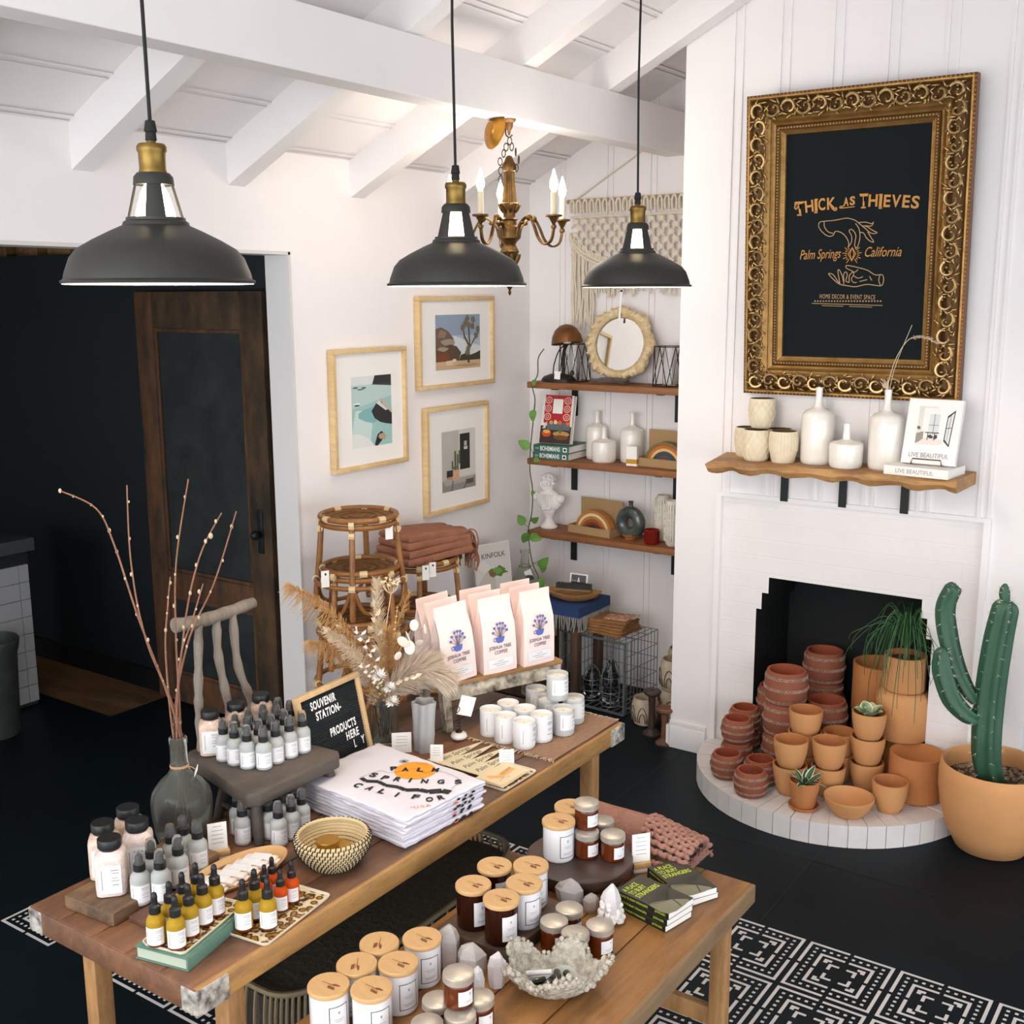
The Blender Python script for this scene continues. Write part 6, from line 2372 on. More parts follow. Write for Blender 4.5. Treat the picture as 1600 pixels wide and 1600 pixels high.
def paperback(label, loc, rz, full=True):
    """spine along -y side; the top of the cover at -x"""
    t = thing('paperback', label, 'book', loc, rz, 'stacked paperbacks')
    m = MB()
    m.add(box(-BL / 2, BL / 2, -BW / 2, BW / 2, BT - 0.0008, BT), 0)
    m.add(box(-BL / 2, BL / 2, -BW / 2, BW / 2, 0, 0.0008), 0)
    m.add(box(-BL / 2, BL / 2, -BW / 2, -BW / 2 + 0.0008, 0.0008, BT - 0.0008), 1)
    c = m.build('cover', [cover_dark, spine_dark], t, smooth=0)
    m = MB()
    m.add(box(-BL / 2 + 0.001, BL / 2 - 0.001, -BW / 2 + 0.0008, BW / 2 - 0.001, 0.0008, BT - 0.0008))
    m.build('pages', pages, t, smooth=0)
    z = BT + 0.0003
    if full:
        m = MB()
        m.add(flat(spl2([(0.018, -BW / 2), (BL / 2, -BW / 2), (BL / 2, BW / 2 - .02), (0.068, 0.028), (0.045, 0.0), (0.03, -0.03)], 3), z), 0)
        m.add(stroke([(BL / 2, 0.0), (0.05, 0.012), (0.0, 0.02)], 0.004, z + .0002), 1)
        for k in range(9):
            a = 0.5 + 0.22 * k
            x, y = 0.05 - 0.003 * k, 0.012
            m.add(stroke(spl2([(x, y), (x - 0.015, y + 0.05 * (a - 1.4)), (x - 0.028, y + 0.07 * (a - 1.4))], 3), 0.0018, z + .0003), 1)
            m.add(disc(x - 0.03, y + 0.07 * (a - 1.4), 0.006, z + .0003, 8), 1)
        m.build('cover_picture', [cover_light, cover_dark], t, smooth=0)
        for k, body in enumerate(('A PLACE', 'TO BURY', 'STRANGERS')):
            text('lettering', body, 0.024, t, (-0.064 + 0.022 * k, -0.046, z + .0003), (0, 0, pi / 2), lime, align='LEFT', fit=(0.056, 0.060, 0.088)[k], off=0.0004)
    text('lettering', 'A PLACE TO BURY STRANGERS', 0.009, t, (-0.028, -BW / 2 - .0003, BT / 2), (pi / 2, 0, 0), lime, fit=0.098)
    text('lettering', 'JUSTIN KERR', 0.009, t, (0.06, -BW / 2 - .0003, BT / 2), (pi / 2, 0, 0), lime, fit=0.034)
    return t


# near pile: cover tops point to the left
n1 = (-1.247, 2.44)
a1 = -0.21
for k in range(3):
    paperback(('dark green paperback at the bottom of the near pile', 'dark green paperback in the middle of the near pile', 'dark green paperback on top of the near pile, title in lime letters')[k], (n1[0] + 0.002 * k, n1[1], T2 + (BT + 0.0004) * k), a1 + 0.02 * k, k == 2)
n2 = (-1.236, 2.592)
for k in range(2):
    paperback(('dark green paperback under the far one beside the card holder', 'dark green paperback on top of the far pile, nearest the pink throw')[k], (n2[0], n2[1] - 0.004 * k, T2 + (BT + 0.0004) * k), -0.45 - 0.06 * k, k == 1)
ch_ = card_holder('card_holder', 'white price card in a two-tone wooden block between round riser and paperbacks', (-1.375, 2.615, T2), FACE + pi / 2 + 0.05, 0.054, 0.098, -0.04, fmt=0.95)

# pink knitted throw over the far end
knit = M('dusty_pink_knit', '#a67b6c', 0.95, var=('#946a5c', 20, 0.9), bump=(120, 0.6))
t = thing('pink_throw', 'dusty pink throw with chunky knotted border folded over the bench end', 'throw', (-1.465, 2.735, T2))
m = MB()
nx, ny = 18, 10
vs, fs = [], []
for i in range(nx + 1):
    for j in range(ny + 1):
        u, v = i / nx, j / ny
        x = -0.15 + 0.20 * u
        zz = 0.012 + 0.085 * sin(pi * min(1, v * 1.05)) ** 0.6 if v > 0 else 0.004
        vs.append((x, -0.06 + 0.15 * v, zz + 0.002 * sin(26 * v + 3 * u) - (0.11 * max(0, v - .78) * 4)))
for i in range(nx):
    for j in range(ny):
        a = i * (ny + 1) + j
        fs.append((a, a + ny + 1, a + ny + 2, a + 1))
m.add((vs, fs))
m.build('folded_cloth', knit, t, smooth=80)
m = MB()
rg = random.Random(15)
for i in range(11):
    for j in range(13):
        u, v = i / 10, j / 12
        x = 0.055 + 0.145 * u
        y = -0.09 + 0.19 * v
        z = 0.018 + 0.082 * sin(pi * v) ** 0.7 * (1 - 0.45 * u) - 0.10 * max(0, v - .85) * 2
        a = 0.7 if (i + j) % 2 else -0.7
        m.add(ball(0.0115, 1.25, 0.7, 0.8, 7, 5), 0, T(x, y, z) @ R('Z', a) @ R('X', rg.uniform(-.4, .4)))
for k in range(60):
    m.add(tube([(0.2 + rg.uniform(-.01, .0), -0.09 + 0.19 * rg.random(), 0.02), (0.21, -0.09 + 0.19 * rg.random(), 0.005)], 0.0014, 4))
m.build('knotted_border', knit, t, smooth=80)

# wire-and-cane baskets on the floor under the tables
cane = M('grey_cane', '#8a7a5f', 0.7, var=('#6f614a', 30, 0.8))
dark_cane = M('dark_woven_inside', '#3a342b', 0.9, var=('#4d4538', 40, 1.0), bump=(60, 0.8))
t = thing('slatted_basket', 'long grey cane basket of upright rods standing under the work table', 'basket', (-2.02, 2.27, 0))
m = MB()
LXb, LYb = 0.17, 0.52


def oval(a):
    c, s = cos(a), sin(a)
    return (LXb * abs(c) ** 0.6 * (1 if c > 0 else -1), LYb * abs(s) ** 0.75 * (1 if s > 0 else -1))


for k in range(88):
    a = 2 * pi * k / 88
    x, y = oval(a)
    m.add(tube(spline([(x * 0.86, y * 0.9, 0.01), (x * 0.99, y * 0.99, 0.16), (x, y, 0.36), (x * 0.97, y * 0.98, 0.46)], 3), 0.0042, 5))
for z, r in ((0.46, 0.008), (0.24, 0.006), (0.02, 0.006)):
    s = 0.975 if z > .4 else 1.01 if z > .1 else 0.88
    m.add(tube([(oval(2 * pi * k / 60)[0] * s, oval(2 * pi * k / 60)[1] * s, z) for k in range(61)], r, 6))
m.build('rods', cane, t)
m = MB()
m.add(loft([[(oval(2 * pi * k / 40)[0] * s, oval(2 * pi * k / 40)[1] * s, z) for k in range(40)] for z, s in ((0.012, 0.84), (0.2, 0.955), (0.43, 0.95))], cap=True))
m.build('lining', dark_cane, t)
t = thing('cane_hoop_basket', 'open basket of concentric bent cane hoops on the floor under the table front', 'basket', (-1.72, 1.66, 0.0), 0.35)
m = MB()
for k in range(6):
    m.add(ring(0.27 - 0.022 * k, 0.0075, 40, 6, 1.0, 0.62, z=0.30 - 0.02 * k))
for k in range(12):
    a = 2 * pi * k / 12
    m.add(tube([(0.27 * cos(a), 0.27 * .62 * sin(a), 0.30), (0.22 * cos(a), .22 * .62 * sin(a), 0.15), (0.15 * cos(a), 0.15 * .62 * sin(a), 0.008)], 0.007, 6))
m.add(ring(0.152, 0.008, 30, 6, 1, .62, z=0.009))
m.add(tube(spline([(-0.27, 0, 0.30), (-0.2, 0.02, 0.40), (0, 0.03, 0.44), (0.2, 0.02, 0.40), (0.27, 0, 0.30)], 6), 0.010, 8))
m.build('hoops', cane, t)



# ------------------------------------------------------------------ rattan stools and things in the corner
rattan = M('brown_rattan', '#9c6a38', 0.45, var=('#7c4d24', 14, 1.2), coat=0.2)
rattan_wrap = M('pale_rattan_binding', '#d9bf92', 0.6)
rattan_seat = M('woven_rattan_seat', '#8a6034', 0.7, var=('#6d4724', 60, 1.1), bump=(120, 0.5))


def make_stool(R0=0.165, H=0.44):
    t = thing('rattan_stool', 'rattan stool', 'stool')
    m = MB()
    m.add(ring(R0, 0.0125, 40, 8, z=H - 0.014), 0)
    m.add(ring(R0 - 0.004, 0.0125, 40, 8, z=H - 0.044), 0)
    m.build('seat_ring', rattan, t)
    m = MB()
    m.add(lathe([(0, H - 0.03), (R0 - 0.008, H - 0.03), (R0 - 0.008, H - 0.018), (R0 * .5, H - 0.021), (0, H - 0.019)], 32))
    for k in range(3):
        m.add(ring(R0 * (0.25 + 0.22 * k), 0.003, 28, 5, z=H - 0.018))
    m.build('woven_seat', rattan_seat, t)
    Rb = R0 + 0.04
    for k in range(4):                     # each pair of legs is one bent pole
        a = pi / 4 + k * pi / 2
        m = MB()
        c, s = cos(a), sin(a)
        m.add(tube([(c * (R0 - 0.004), s * (R0 - 0.004), H - 0.015), (c * (R0 + 0.012), s * (R0 + 0.012), H * 0.55), (c * Rb, s * Rb, 0.012), (c * Rb, s * Rb, 0.0)], [0.0125, 0.0135, 0.0135, 0.011], 10))
        m.build('leg', rattan, t)
    m = MB()
    m.add(ring(Rb - 0.012, 0.011, 40, 8, z=0.14), 0)
    for k in range(4):
        a = pi / 4 + k * pi / 2
        b = a + pi / 2
        m.add(tube(spline([(cos(a) * (Rb - .01), sin(a) * (Rb - .01), 0.15), (cos(a + .25) * (Rb - .02), sin(a + .25) * (Rb - .02), 0.035), (cos((a + b) / 2) * (Rb - .06), sin((a + b) / 2) * (Rb - .06), 0.02), (cos(b - .25) * (Rb - .02), sin(b - .25) * (Rb - .02), 0.035), (cos(b) * (Rb - .01), sin(b) * (Rb - .01), 0.15)], 4), 0.0095, 7), 0)
    m.build('stretcher', rattan, t)
    m = MB()
    for k in range(4):
        a = pi / 4 + k * pi / 2
        for rr, z, w_ in ((R0, H - 0.03, 0.02), (R0 + 0.006, H - 0.075, 0.014), (Rb - 0.010, 0.14, 0.017)):
            m.add(tube([(cos(a - .07) * rr, sin(a - .07) * rr, z), (cos(a + .07) * rr, sin(a + .07) * rr, z)], w_ if w_ > .015 else 0.0155, 8), 0, None)
        m.add(tube([(cos(a + .7) * R0, sin(a + .7) * R0, H - 0.014), (cos(a + .9) * R0, sin(a + .9) * R0, H - 0.014)], 0.0145, 8))
    m.build('binding', rattan_wrap, t)
    return t


sx1, sy1 = -3.30, (-3.3, 3.567, 1.271)[1]
stl = Maker(make_stool())
zt1 = (-3.3, 3.567, 1.271)[2]
step = 0.225
for k in range(3):
    stl.put((sx1 + 0.012 * (k % 2), sy1 + 0.01 * k, zt1 - 0.44 - step * (2 - k)), 0.25 + 0.55 * k, ('rattan stool at the bottom of the tall stack left of the throw', 'rattan stool in the middle of the tall stack under the pictures', 'topmost rattan stool of the tall stack by the doorway')[k], 'stacked rattan stools')
zl = zt1 - 0.44 - step * 2
sx2, sy2 = -3.40, (-3.4, 4.127, 0.9563)[1]
zt2 = (-3.4, 4.117, 0.9582)[2]
for k in range(2):
    stl.put((sx2, sy2 + 0.008 * k, zt2 - 0.44 - step * (1 - k)), 0.9 + 0.5 * k, ('lower rattan stool of the short stack under the folded throw', 'upper rattan stool of the short stack carrying the folded rust throw')[k], 'stacked rattan stools')
# low timber platform the stacks stand on
pl = MB()
pz = min(zl, zt2 - 0.44 - step)
plank = wood('dark_platform_wood', '#5a3f2b', '#6f5038', '#3d2b1f', 1, 6, 0.6, 4)
pl.add(box(-3.62, -3.05, 3.30, 4.24, pz - 0.03, pz - 0.0005, 0.003))
for x in (-3.58, -3.12):
    for y in (3.34, 4.20):
        pl.add(box(x - .02, x + .02, y - .02, y + .02, 0, pz - 0.03))
tag(pl.build('low_platform', plank, None), 'low dark timber platform under the two stacks of rattan stools', 'platform')
# hang tags
for p, l in (((-3.14, 3.603, 1.198), 'white hang tag on the topmost rattan stool of the tall stack'), ((-3.22, 3.943, 0.9331), 'white hang tag on the short stack, left one of two'), ((-3.22, 3.995, 0.9377), 'white hang tag on the short stack, right one of two'), ((-3.2, 3.267, 1.049), 'white hang tag hanging at the left foot of the topmost rattan stool')):
    m = MB()
    m.add(box(-0.0005, 0.0005, -0.017, 0.017, -0.035, 0.035), 0)
    m.add(tube([(0, 0, 0.033), (-0.01, 0.004, 0.05)], 0.0009, 4), 1)
    m.add(ball(1, 0.0006, 0.005, 0.006, 8, 6), 1, T(0.0003, 0.002, 0.02))
    tag(m.build('hang_tag', [paper, black_ink], None, p, (0, 0, -0.5), smooth=0), l, 'tag', 'hang tags on the stools')
# folded rust throw
rust = M('rust_linen', '#9c6850', 0.9, var=('#8a5a45', 14, 0.9), bump=(30, 0.5))
t = thing('folded_throw', 'folded rust-brown linen throw with tasselled ends on the short stack of stools', 'throw', (sx2 + 0.02, sy2 + 0.01, zt2 + 0.0005), radians(78))
m = MB()
rg = random.Random(2)
for k in range(4):
    w_, d_ = 0.40 - 0.012 * k, 0.26 - 0.008 * k
    v, f = folded(w_, d_, 0.034, 60 + k, 0.008)
    m.add(([(x, y, z * (1.0 - 0.25 * (x / .2) ** 2 * (k > 2)) + 0.033 * k + 0.006 * sin(9 * x + k)) for x, y, z in v], f))
m.build('folded_cloth', rust, t, smooth=70)
m = MB()
for k in range(70):
    y = -0.12 + 0.24 * rg.random()
    z = 0.02 + 0.10 * rg.random()
    m.add(tube(spline([(0.19, y, z), (0.225, y + rg.uniform(-.01, .01), z - 0.015), (0.235, y + rg.uniform(-.015, .015), z - 0.07), (0.23, y + rg.uniform(-.02, .02), z - 0.12)], 3), 0.0034, 5))
m.build('tassels', rust, t, smooth=70)

# magazine leaning on the wall
mp = (-3.5, 4.715, 0.5577)
t = thing('magazine', 'pale magazine with green leaves on its cover behind the coffee bags', 'magazine', (-3.44, 4.83, 0.46))
t.rotation_euler = Euler((radians(90) - 0.12, 0, radians(90) - .25), 'XYZ')
m = MB()
mh = (-3.5, 4.47, 0.8769)[2] - 0.46
m.add(box(-0.12, 0.12, 0, mh, -0.02, 0.0))
m.build('pages', mount_white, t, smooth=0)
ar = [('#d9d5cf', rect(0, 1, 0, 1)), ('#c9c3ba', [(0.0, 0.0), (.6, .0), (.5, .6), (.3, .66), (0, .5)]), ('#e4dfd8', blob(.2, .72, .16, .07, 9, 2)), ('#56803f', blob(.62, .62, .26, .07, 14, 3, .4)), ('#7a9d55', blob(.6, .64, .14, .04, 10, 4, .4)), ('#b0383a', blob(.42, .6, .05, .03, 8, 5))]
cv_ = art('cover', t, 0.236, mh - 0.004, ar, (0, mh / 2, 0.0005))
text('lettering', 'KINFOLK', 0.04, t, (0.0, mh - 0.065, 0.0015), (0, 0, 0), black_ink, fit=0.165)

# stool table with blue cloth, wooden bowl and brush
STX, STY = -3.17, 5.12
stz = (-3.17, 5.062, 0.5539)[2]
dkw = wood('dark_stand_wood', '#4a3426', '#5f4330', '#2f2219', 2, 6, 0.6, 4)
t = thing('wooden_stand', 'dark wooden stand in the corner covered by a blue fringed cloth', 'stand', (STX, STY, 0))
m = MB()
m.add(box(-0.15, 0.15, -0.15, 0.15, stz - 0.03, stz - 0.002, 0.003))
m.build('top', dkw, t)
for x in (-0.12, 0.12):
    for y in (-0.12, 0.12):
        m = MB()
        m.add(box(x - 0.022, x + 0.022, y - 0.022, y + 0.022, 0, stz - 0.03, 0.002))
        m.build('leg', dkw, t)
blue = M('indigo_cloth', '#243c68', 0.9, bump=(60, 0.3))
tassel_grey = M('grey_tassel', '#8f8c88', 0.95)
t = thing('blue_cloth', 'indigo blue cloth with grey tassels draped over the dark stand', 'cloth', (STX, STY, stz))
m = MB()
m.add(box(-0.165, 0.165, -0.165, 0.165, -0.001, 0.003, 0.001))
m.add(box(0.163, 0.168, -0.165, 0.165, -0.055, 0.002))
m.add(box(-0.165, 0.165, -0.168, -0.163, -0.055, 0.002))
m.build('cloth', blue, t)
m = MB()
for k in range(26):
    u = -0.16 + 0.32 * k / 25
    for p in ((0.166, u), (u, -0.166)):
        m.add(tube([(p[0], p[1], -0.05), (p[0] + rg.uniform(-.006, .006), p[1] + rg.uniform(-.006, .006), -0.085), (p[0] + rg.uniform(-.012, .012), p[1] + rg.uniform(-.012, .012), -0.13)], [0.005, 0.004, 0.003], 5))
m.build('tassels', tassel_grey, t)
m = MB()
m.add(loft([[(0.155 * s * cos(2 * pi * i / 30), 0.085 * s * sin(2 * pi * i / 30), z + 0.012 * cos(2 * pi * i / 30) ** 2 * s) for i in range(30)] for s, z in ((0.5, 0), (0.85, 0.018), (1.0, 0.045), (0.97, 0.047), (0.8, 0.026), (0.4, 0.014))]))
BWx, BWy = STX + 0.05, STY - 0.03
tag(m.build('dough_bowl', wood('tan_bowl_wood', '#a27748', '#b98b58', '#7c5730', 0, 5, 0.6, 3), None, (BWx, BWy, stz + 0.0035), (0, 0, 0.3), smooth=60), 'shallow oval tan wooden bowl on the blue cloth', 'bowl')
t = thing('scrub_brush', 'wooden brush with dark bristles lying across the oval bowl', 'brush', (BWx, BWy, stz + 0.056), 0.3)
m = MB()
m.add(box(-0.10, 0.10, -0.025, 0.025, 0.0, 0.014, 0.005))
m.build('block', wood('brush_block', '#8a6a48', '#a07d57', '#6b5036', 0, 6), t)
m = MB()
for i in range(30):
    for j in range(6):
        x, y = -0.095 + 0.19 * i / 29, -0.02 + 0.04 * j / 5
        m.add(tube([(x, y, 0.013), (x + rg.uniform(-.004, .004), y + rg.uniform(-.004, .004), 0.04)], 0.0022, 4, cap=False))
m.build('bristles', M('dark_bristles', '#4a4a46', 0.9), t)
t = thing('snapshot', 'small black-and-white snapshot standing behind the brush', 'photo', (BWx - 0.01, BWy + 0.06, stz + 0.055), FACE + pi / 2 + .3, rot=Euler((1.4, 0, 0.05)))
m = MB()
m.add(box(-0.055, 0.055, 0, 0.08, -0.001, 0))
m.build('border', paper, t, smooth=0)
art('print', t, 0.092, 0.06, [('#55585a', rect(0, 1, 0, 1)), ('#2f3133', rect(0, 1, 0, .35)), ('#d9dadb', [(.4, .35), (.6, .35), (.52, .8), (.48, .8)]), ('#8a8d8f', rect(0, .35, .35, .5))], (0, 0.043, 0.0004))

# big clear bottle with trailing pothos vine
PBX, PBY = -3.42, 5.06
pbz = 0.30
t = thing('glass_carboy', 'large clear glass bottle with a white tag in the corner', 'bottle', (PBX, PBY, pbz))
nz = (-3.42, 5.09, 0.8039)[2] - pbz
m = MB()
m.add(lathe([(0, 0), (0.10, 0), (0.112, 0.01), (0.118, 0.06), (0.118, nz - 0.30), (0.10, nz - 0.22), (0.05, nz - 0.12), (0.026, nz - 0.085), (0.022, nz - 0.02), (0.028, nz - 0.015), (0.028, nz), (0.023, nz), (0.019, nz - 0.08), (0.046, nz - 0.12), (0.096, nz - 0.222), (0.114, nz - 0.30), (0.114, 0.06), (0.105, 0.012), (0, 0.008)], 36))
m.add(ring(0.032, 0.006, 20, 6, z=nz - 0.09))
m.build('glass_body', vase_glass, t)
m = MB()
m.add(box(-0.0006, 0.0006, -0.02, 0.02, -0.075, 0))
m.build('price_tag', paper, t, (0.045, -0.045, nz - 0.10), (0.4, 0.3, -0.6), smooth=0)
m = MB()
m.add(box(-0.13, 0.13, -0.13, 0.13, 0, pbz, 0.004))
tag(m.build('crate_block', dkw, None, (PBX, PBY, 0)), 'dark wooden block under the large glass bottle in the corner', 'block')

vine_g = M('green_vine_stem', '#4d5a33', 0.7)
leaf_g = M('pothos_leaf', '#4f7d35', 0.45, var=('#6f9a48', 12, 0.9))


def leaf(mb, p, d, L, W, mi=0, roll=0.0, fold=0.25):
    d = Vector(d).normalized()
    s = d.cross(Vector((0.35, -0.9, 0.1)))
    s = (s.normalized() if s.length > .05 else d.orthogonal().normalized())
    n = s.cross(d)
    s = s * cos(roll) + n * sin(roll)
    n = s.cross(d)
    prof_ = ((0, 0.0), (0.12, 0.75), (0.35, 1.0), (0.62, 0.78), (0.85, 0.38), (1, 0))
    vs, fs = [], []
    p = Vector(p)
    for u, w_ in prof_:
        c = p + d * L * u - n * (L * 0.18 * u * u)
        vs += [tuple(c + s * W * w_ + n * W * fold * w_), tuple(c), tuple(c - s * W * w_ + n * W * fold * w_)]
    for i in range(len(prof_) - 1):
        a = 3 * i
        fs += [(a, a + 1, a + 4, a + 3), (a + 1, a + 2, a + 5, a + 4)]
    mb.add((vs, fs), mi)


t = thing('pothos_vine', 'trailing green vine with heart-shaped leaves climbing the corner beside the shelves', 'plant', (PBX, PBY, pbz + 0.02))
VY_ = 5.14
O = Vector((PBX, PBY, pbz + 0.02))
main = [(-3.371, 5.1, 0.5441), (-3.354, 5.1, 0.6387), (-3.397, 5.1, 0.7245), (-3.431, 5.12, 0.8261), (-3.442, 5.13, 0.9145), (-3.427, 5.14, 1.006), (-3.436, 5.16, 1.128), (-3.46, 5.17, 1.233), (-3.456, 5.17, 1.359), (-3.439, 5.17, 1.503), (-3.426, 5.17, 1.627), (-3.443, 5.17, 1.703), (-3.402, 5.16, 1.768), (-3.392, 5.15, 1.855), (-3.361, 5.16, 1.907)]
m = MB()
m.add(tube([tuple(Vector(p) - O) for p in spline(main, 5)], 0.0032, 6))
m.build('stem', vine_g, t)
for p, d, L in (((-3.448, 5.1, 0.9372), (-3.499, 5.1, 0.9897), 0.075), ((-3.405, 5.1, 0.9601), (-3.308, 5.08, 1.006), 0.06), ((-3.417, 5.08, 0.9006), (-3.447, 5.08, 0.8315), 0.075), ((-3.394, 5.07, 0.8835), (-3.33, 5.07, 0.8766), 0.075), ((-3.308, 5.03, 0.7323), (-3.25, 5.03, 0.7831), 0.08), ((-3.288, 5.05, 0.7562), (-3.304, 5.05, 0.6853), 0.07), ((-3.304, 5.05, 0.6636), (-3.304, 5.05, 0.6091), 0.065),
                ((-3.426, 5.12, 1.367), (-3.481, 5.1, 1.401), 0.08), ((-3.401, 5.12, 1.58), (-3.396, 5.1, 1.533), 0.07), ((-3.423, 5.14, 1.716), (-3.363, 5.1, 1.749), 0.05), ((-3.418, 5.12, 1.111), (-3.38, 5.1, 1.132), 0.04), ((-3.404, 5.13, 1.311), (-3.342, 5.1, 1.298), 0.05)):
    m = MB()
    dd = Vector(d) - Vector(p)
    leaf(m, Vector(p) - O, dd, L, L * 0.36, 0, random.uniform(-.5, .5))
    near = min(main, key=lambda q: (Vector(q) - Vector(p)).length)
    m.add(tube([tuple(Vector(near) - O), tuple((Vector(near) + Vector(p)) / 2 - O + Vector((0, 0, .005))), tuple(Vector(p) - O)], 0.0014, 4), 1)
    m.build('leaf', [leaf_g, vine_g], t, smooth=60)

# wire crate with folded sacks
steel = M('galvanised_wire', '#8d9698', 0.4, metal=0.7)
kx0, ky0, kz1 = -2.985, 4.96, 0.43
kw, kd, kh = 0.40, 0.33, 0.40
cx0, cy0, _ = (-2.731, 4.97, 0)
t = thing('wire_crate', 'grey galvanised wire crate on its side with glass lanterns inside', 'crate', (cx0 - 0.205, cy0 + 0.19, 0), -0.06)
m = MB()


def wire(p, q, r=0.0022):
    m.add(tube([p, q], r, 5))


kw, kd, kh = 0.205, 0.17, 0.40
for k in range(11):
    u = -1 + 2 * k / 10
    wire((u * kw, kd, 0.006), (u * kw, kd, kh))
    wire((u * kw, -kd, 0.006), (u * kw, kd, 0.006))
    wire((u * kw, -kd, kh), (u * kw, kd, kh))
    for s in (-1, 1):
        wire((s * kw, u * kd, 0.006), (s * kw, u * kd, kh))
for k in range(6):
    z = 0.006 + (kh - .006) * k / 5
    wire((-kw, kd, z), (kw, kd, z))
    for s in (-1, 1):
        wire((s * kw, -kd, z), (s * kw, kd, z))
for z in (0.006, kh):
    for k in range(4):
        y = -kd + 2 * kd * k / 3
        wire((-kw, y, z), (kw, y, z))
for s in (-1, 1):
    for off in (0, 0.016):
        wire((s * kw, -kd + off, 0.006), (s * kw, -kd + off, kh), 0.0045)
        for z in (0.006, kh):
            wire((-kw, -kd + off, z), (kw, -kd + off, z), 0.0045)
m.build('wire_frame', steel, t)
lan_glass = clear_glass
for (dx, dy, h, l) in ((-0.075, -0.05, 0.20, 'short wire-caged glass lantern at the left inside the wire crate'), (0.06, -0.08, 0.27, 'tall wire-caged glass lantern with a hook at the right inside the wire crate')):
    tl = thing('wire_lantern', l, 'lantern', (cx0 - 0.205 + dx, cy0 + 0.19 + dy, 0.0095), 0, 'lanterns in the wire crate')
    g = MB()
    g.add(lathe([(0, 0.01), (0.03, 0.012), (0.045, 0.03), (0.045, h - 0.1), (0.02, h - 0.045), (0.02, h - .02), (0, h - 0.02)], 20))
    g.build('glass', lan_glass, tl)
    m = MB()
    for k in range(6):
        a = 2 * pi * k / 6
        m.add(tube(spline([(0.05 * cos(a), 0.05 * sin(a), 0.004), (0.056 * cos(a), 0.056 * sin(a), h * .45), (0.045 * cos(a), 0.045 * sin(a), h * .78), (0.004 * cos(a), 0.004 * sin(a), h)], 3), 0.002, 5))
    for z, r in ((0.004, 0.05), (h * .3, 0.056), (h * .6, 0.053)):
        m.add(ring(r, 0.002, 22, 5, z=z))
    m.add(tube([(0, 0, h), (0.004, 0, h + .02), (-0.006, 0, h + 0.035)], 0.0025, 5))
    m.build('cage', steel, tl)
sack = M('brown_sacking', '#9a6f45', 0.9, var=('#83592f', 20, 1.0), bump=(50, 0.5))
for k in range(5):
    m = MB()
    v, f = folded(0.30 - 0.014 * k, 0.22 - .01 * k, 0.014, 80 + k, 0.008)
    m.add((v, f), 0)
    mats_ = [sack]
    if k == 4:
        mats_ = [sack, M('red_kantha_cloth', '#a9302c', 0.9, var=('#d9c7a8', 60, 1.6)), M('dark_print_cloth', '#3a2f2a', 0.9, var=('#d9c7a8', 50, 1.6))]
        m.add(box(-0.02, 0.11, -0.05, 0.05, 0.0135, 0.019, 0.001), 1)
        m.add(box(0.06, 0.14, 0.0, 0.09, 0.0135, 0.017, 0.001), 2)
    tag(m.build('folded_sack', mats_, None, (cx0 - 0.215 + 0.005 * k, cy0 + 0.185, kh + 0.005 + 0.0148 * k), (0, 0, -0.1 + 0.06 * k), smooth=60), ('lowest folded brown sack on the wire crate', 'second folded brown sack from the bottom on the wire crate', 'middle folded brown sack on the wire crate', 'folded brown sack just under the red-patched top one', 'top folded sack with red and dark patterned patches on the wire crate')[k], 'sack', 'folded sacks on the wire crate')
# carved pale pots and turned spools
clay_pale = M('carved_pale_clay', '#cbbca8', 0.85, var=('#a8967f', 22, 1.1), bump=(30, 0.5))


def carve_pot(R0, H):
    t = thing('carved_pot', 'pot', 'pot')
    m = MB()
    m.add(lathe([(0, 0), (R0 * .66, 0), (R0 * .8, 0.008), (R0, H * .42), (R0 * .98, H * .7), (R0 * .86, H * .97), (R0 * .84, H), (R0 * .78, H), (R0 * .78, H * .9), (R0 * .9, H * .5), (R0 * .66, 0.02), (0, 0.02)], 36))
    m.build('pot_body', clay_pale, t)
    m = MB()
    for k in range(7):
        a = 2 * pi * k / 7
        for sc in (1, .6):
            pts = []
            for q in range(9):
                b = pi * q / 8
                da, dz = 0.36 * sc * cos(b), H * (0.16 + 0.58 * sc * sin(b))
                zz = dz
                rr = R0 * (1.005 if zz < H * .7 else 1.005 - .14 * (zz / H - .7) / .27) * (0.93 if zz < H * .25 else 1)
                pts.append((rr * cos(a + da), rr * sin(a + da), zz))
            m.add(tube(pts, 0.0028, 4))
    m.build('carved_lines', M('dark_carved_line', '#6b5d4c', 0.9), t)
    return t


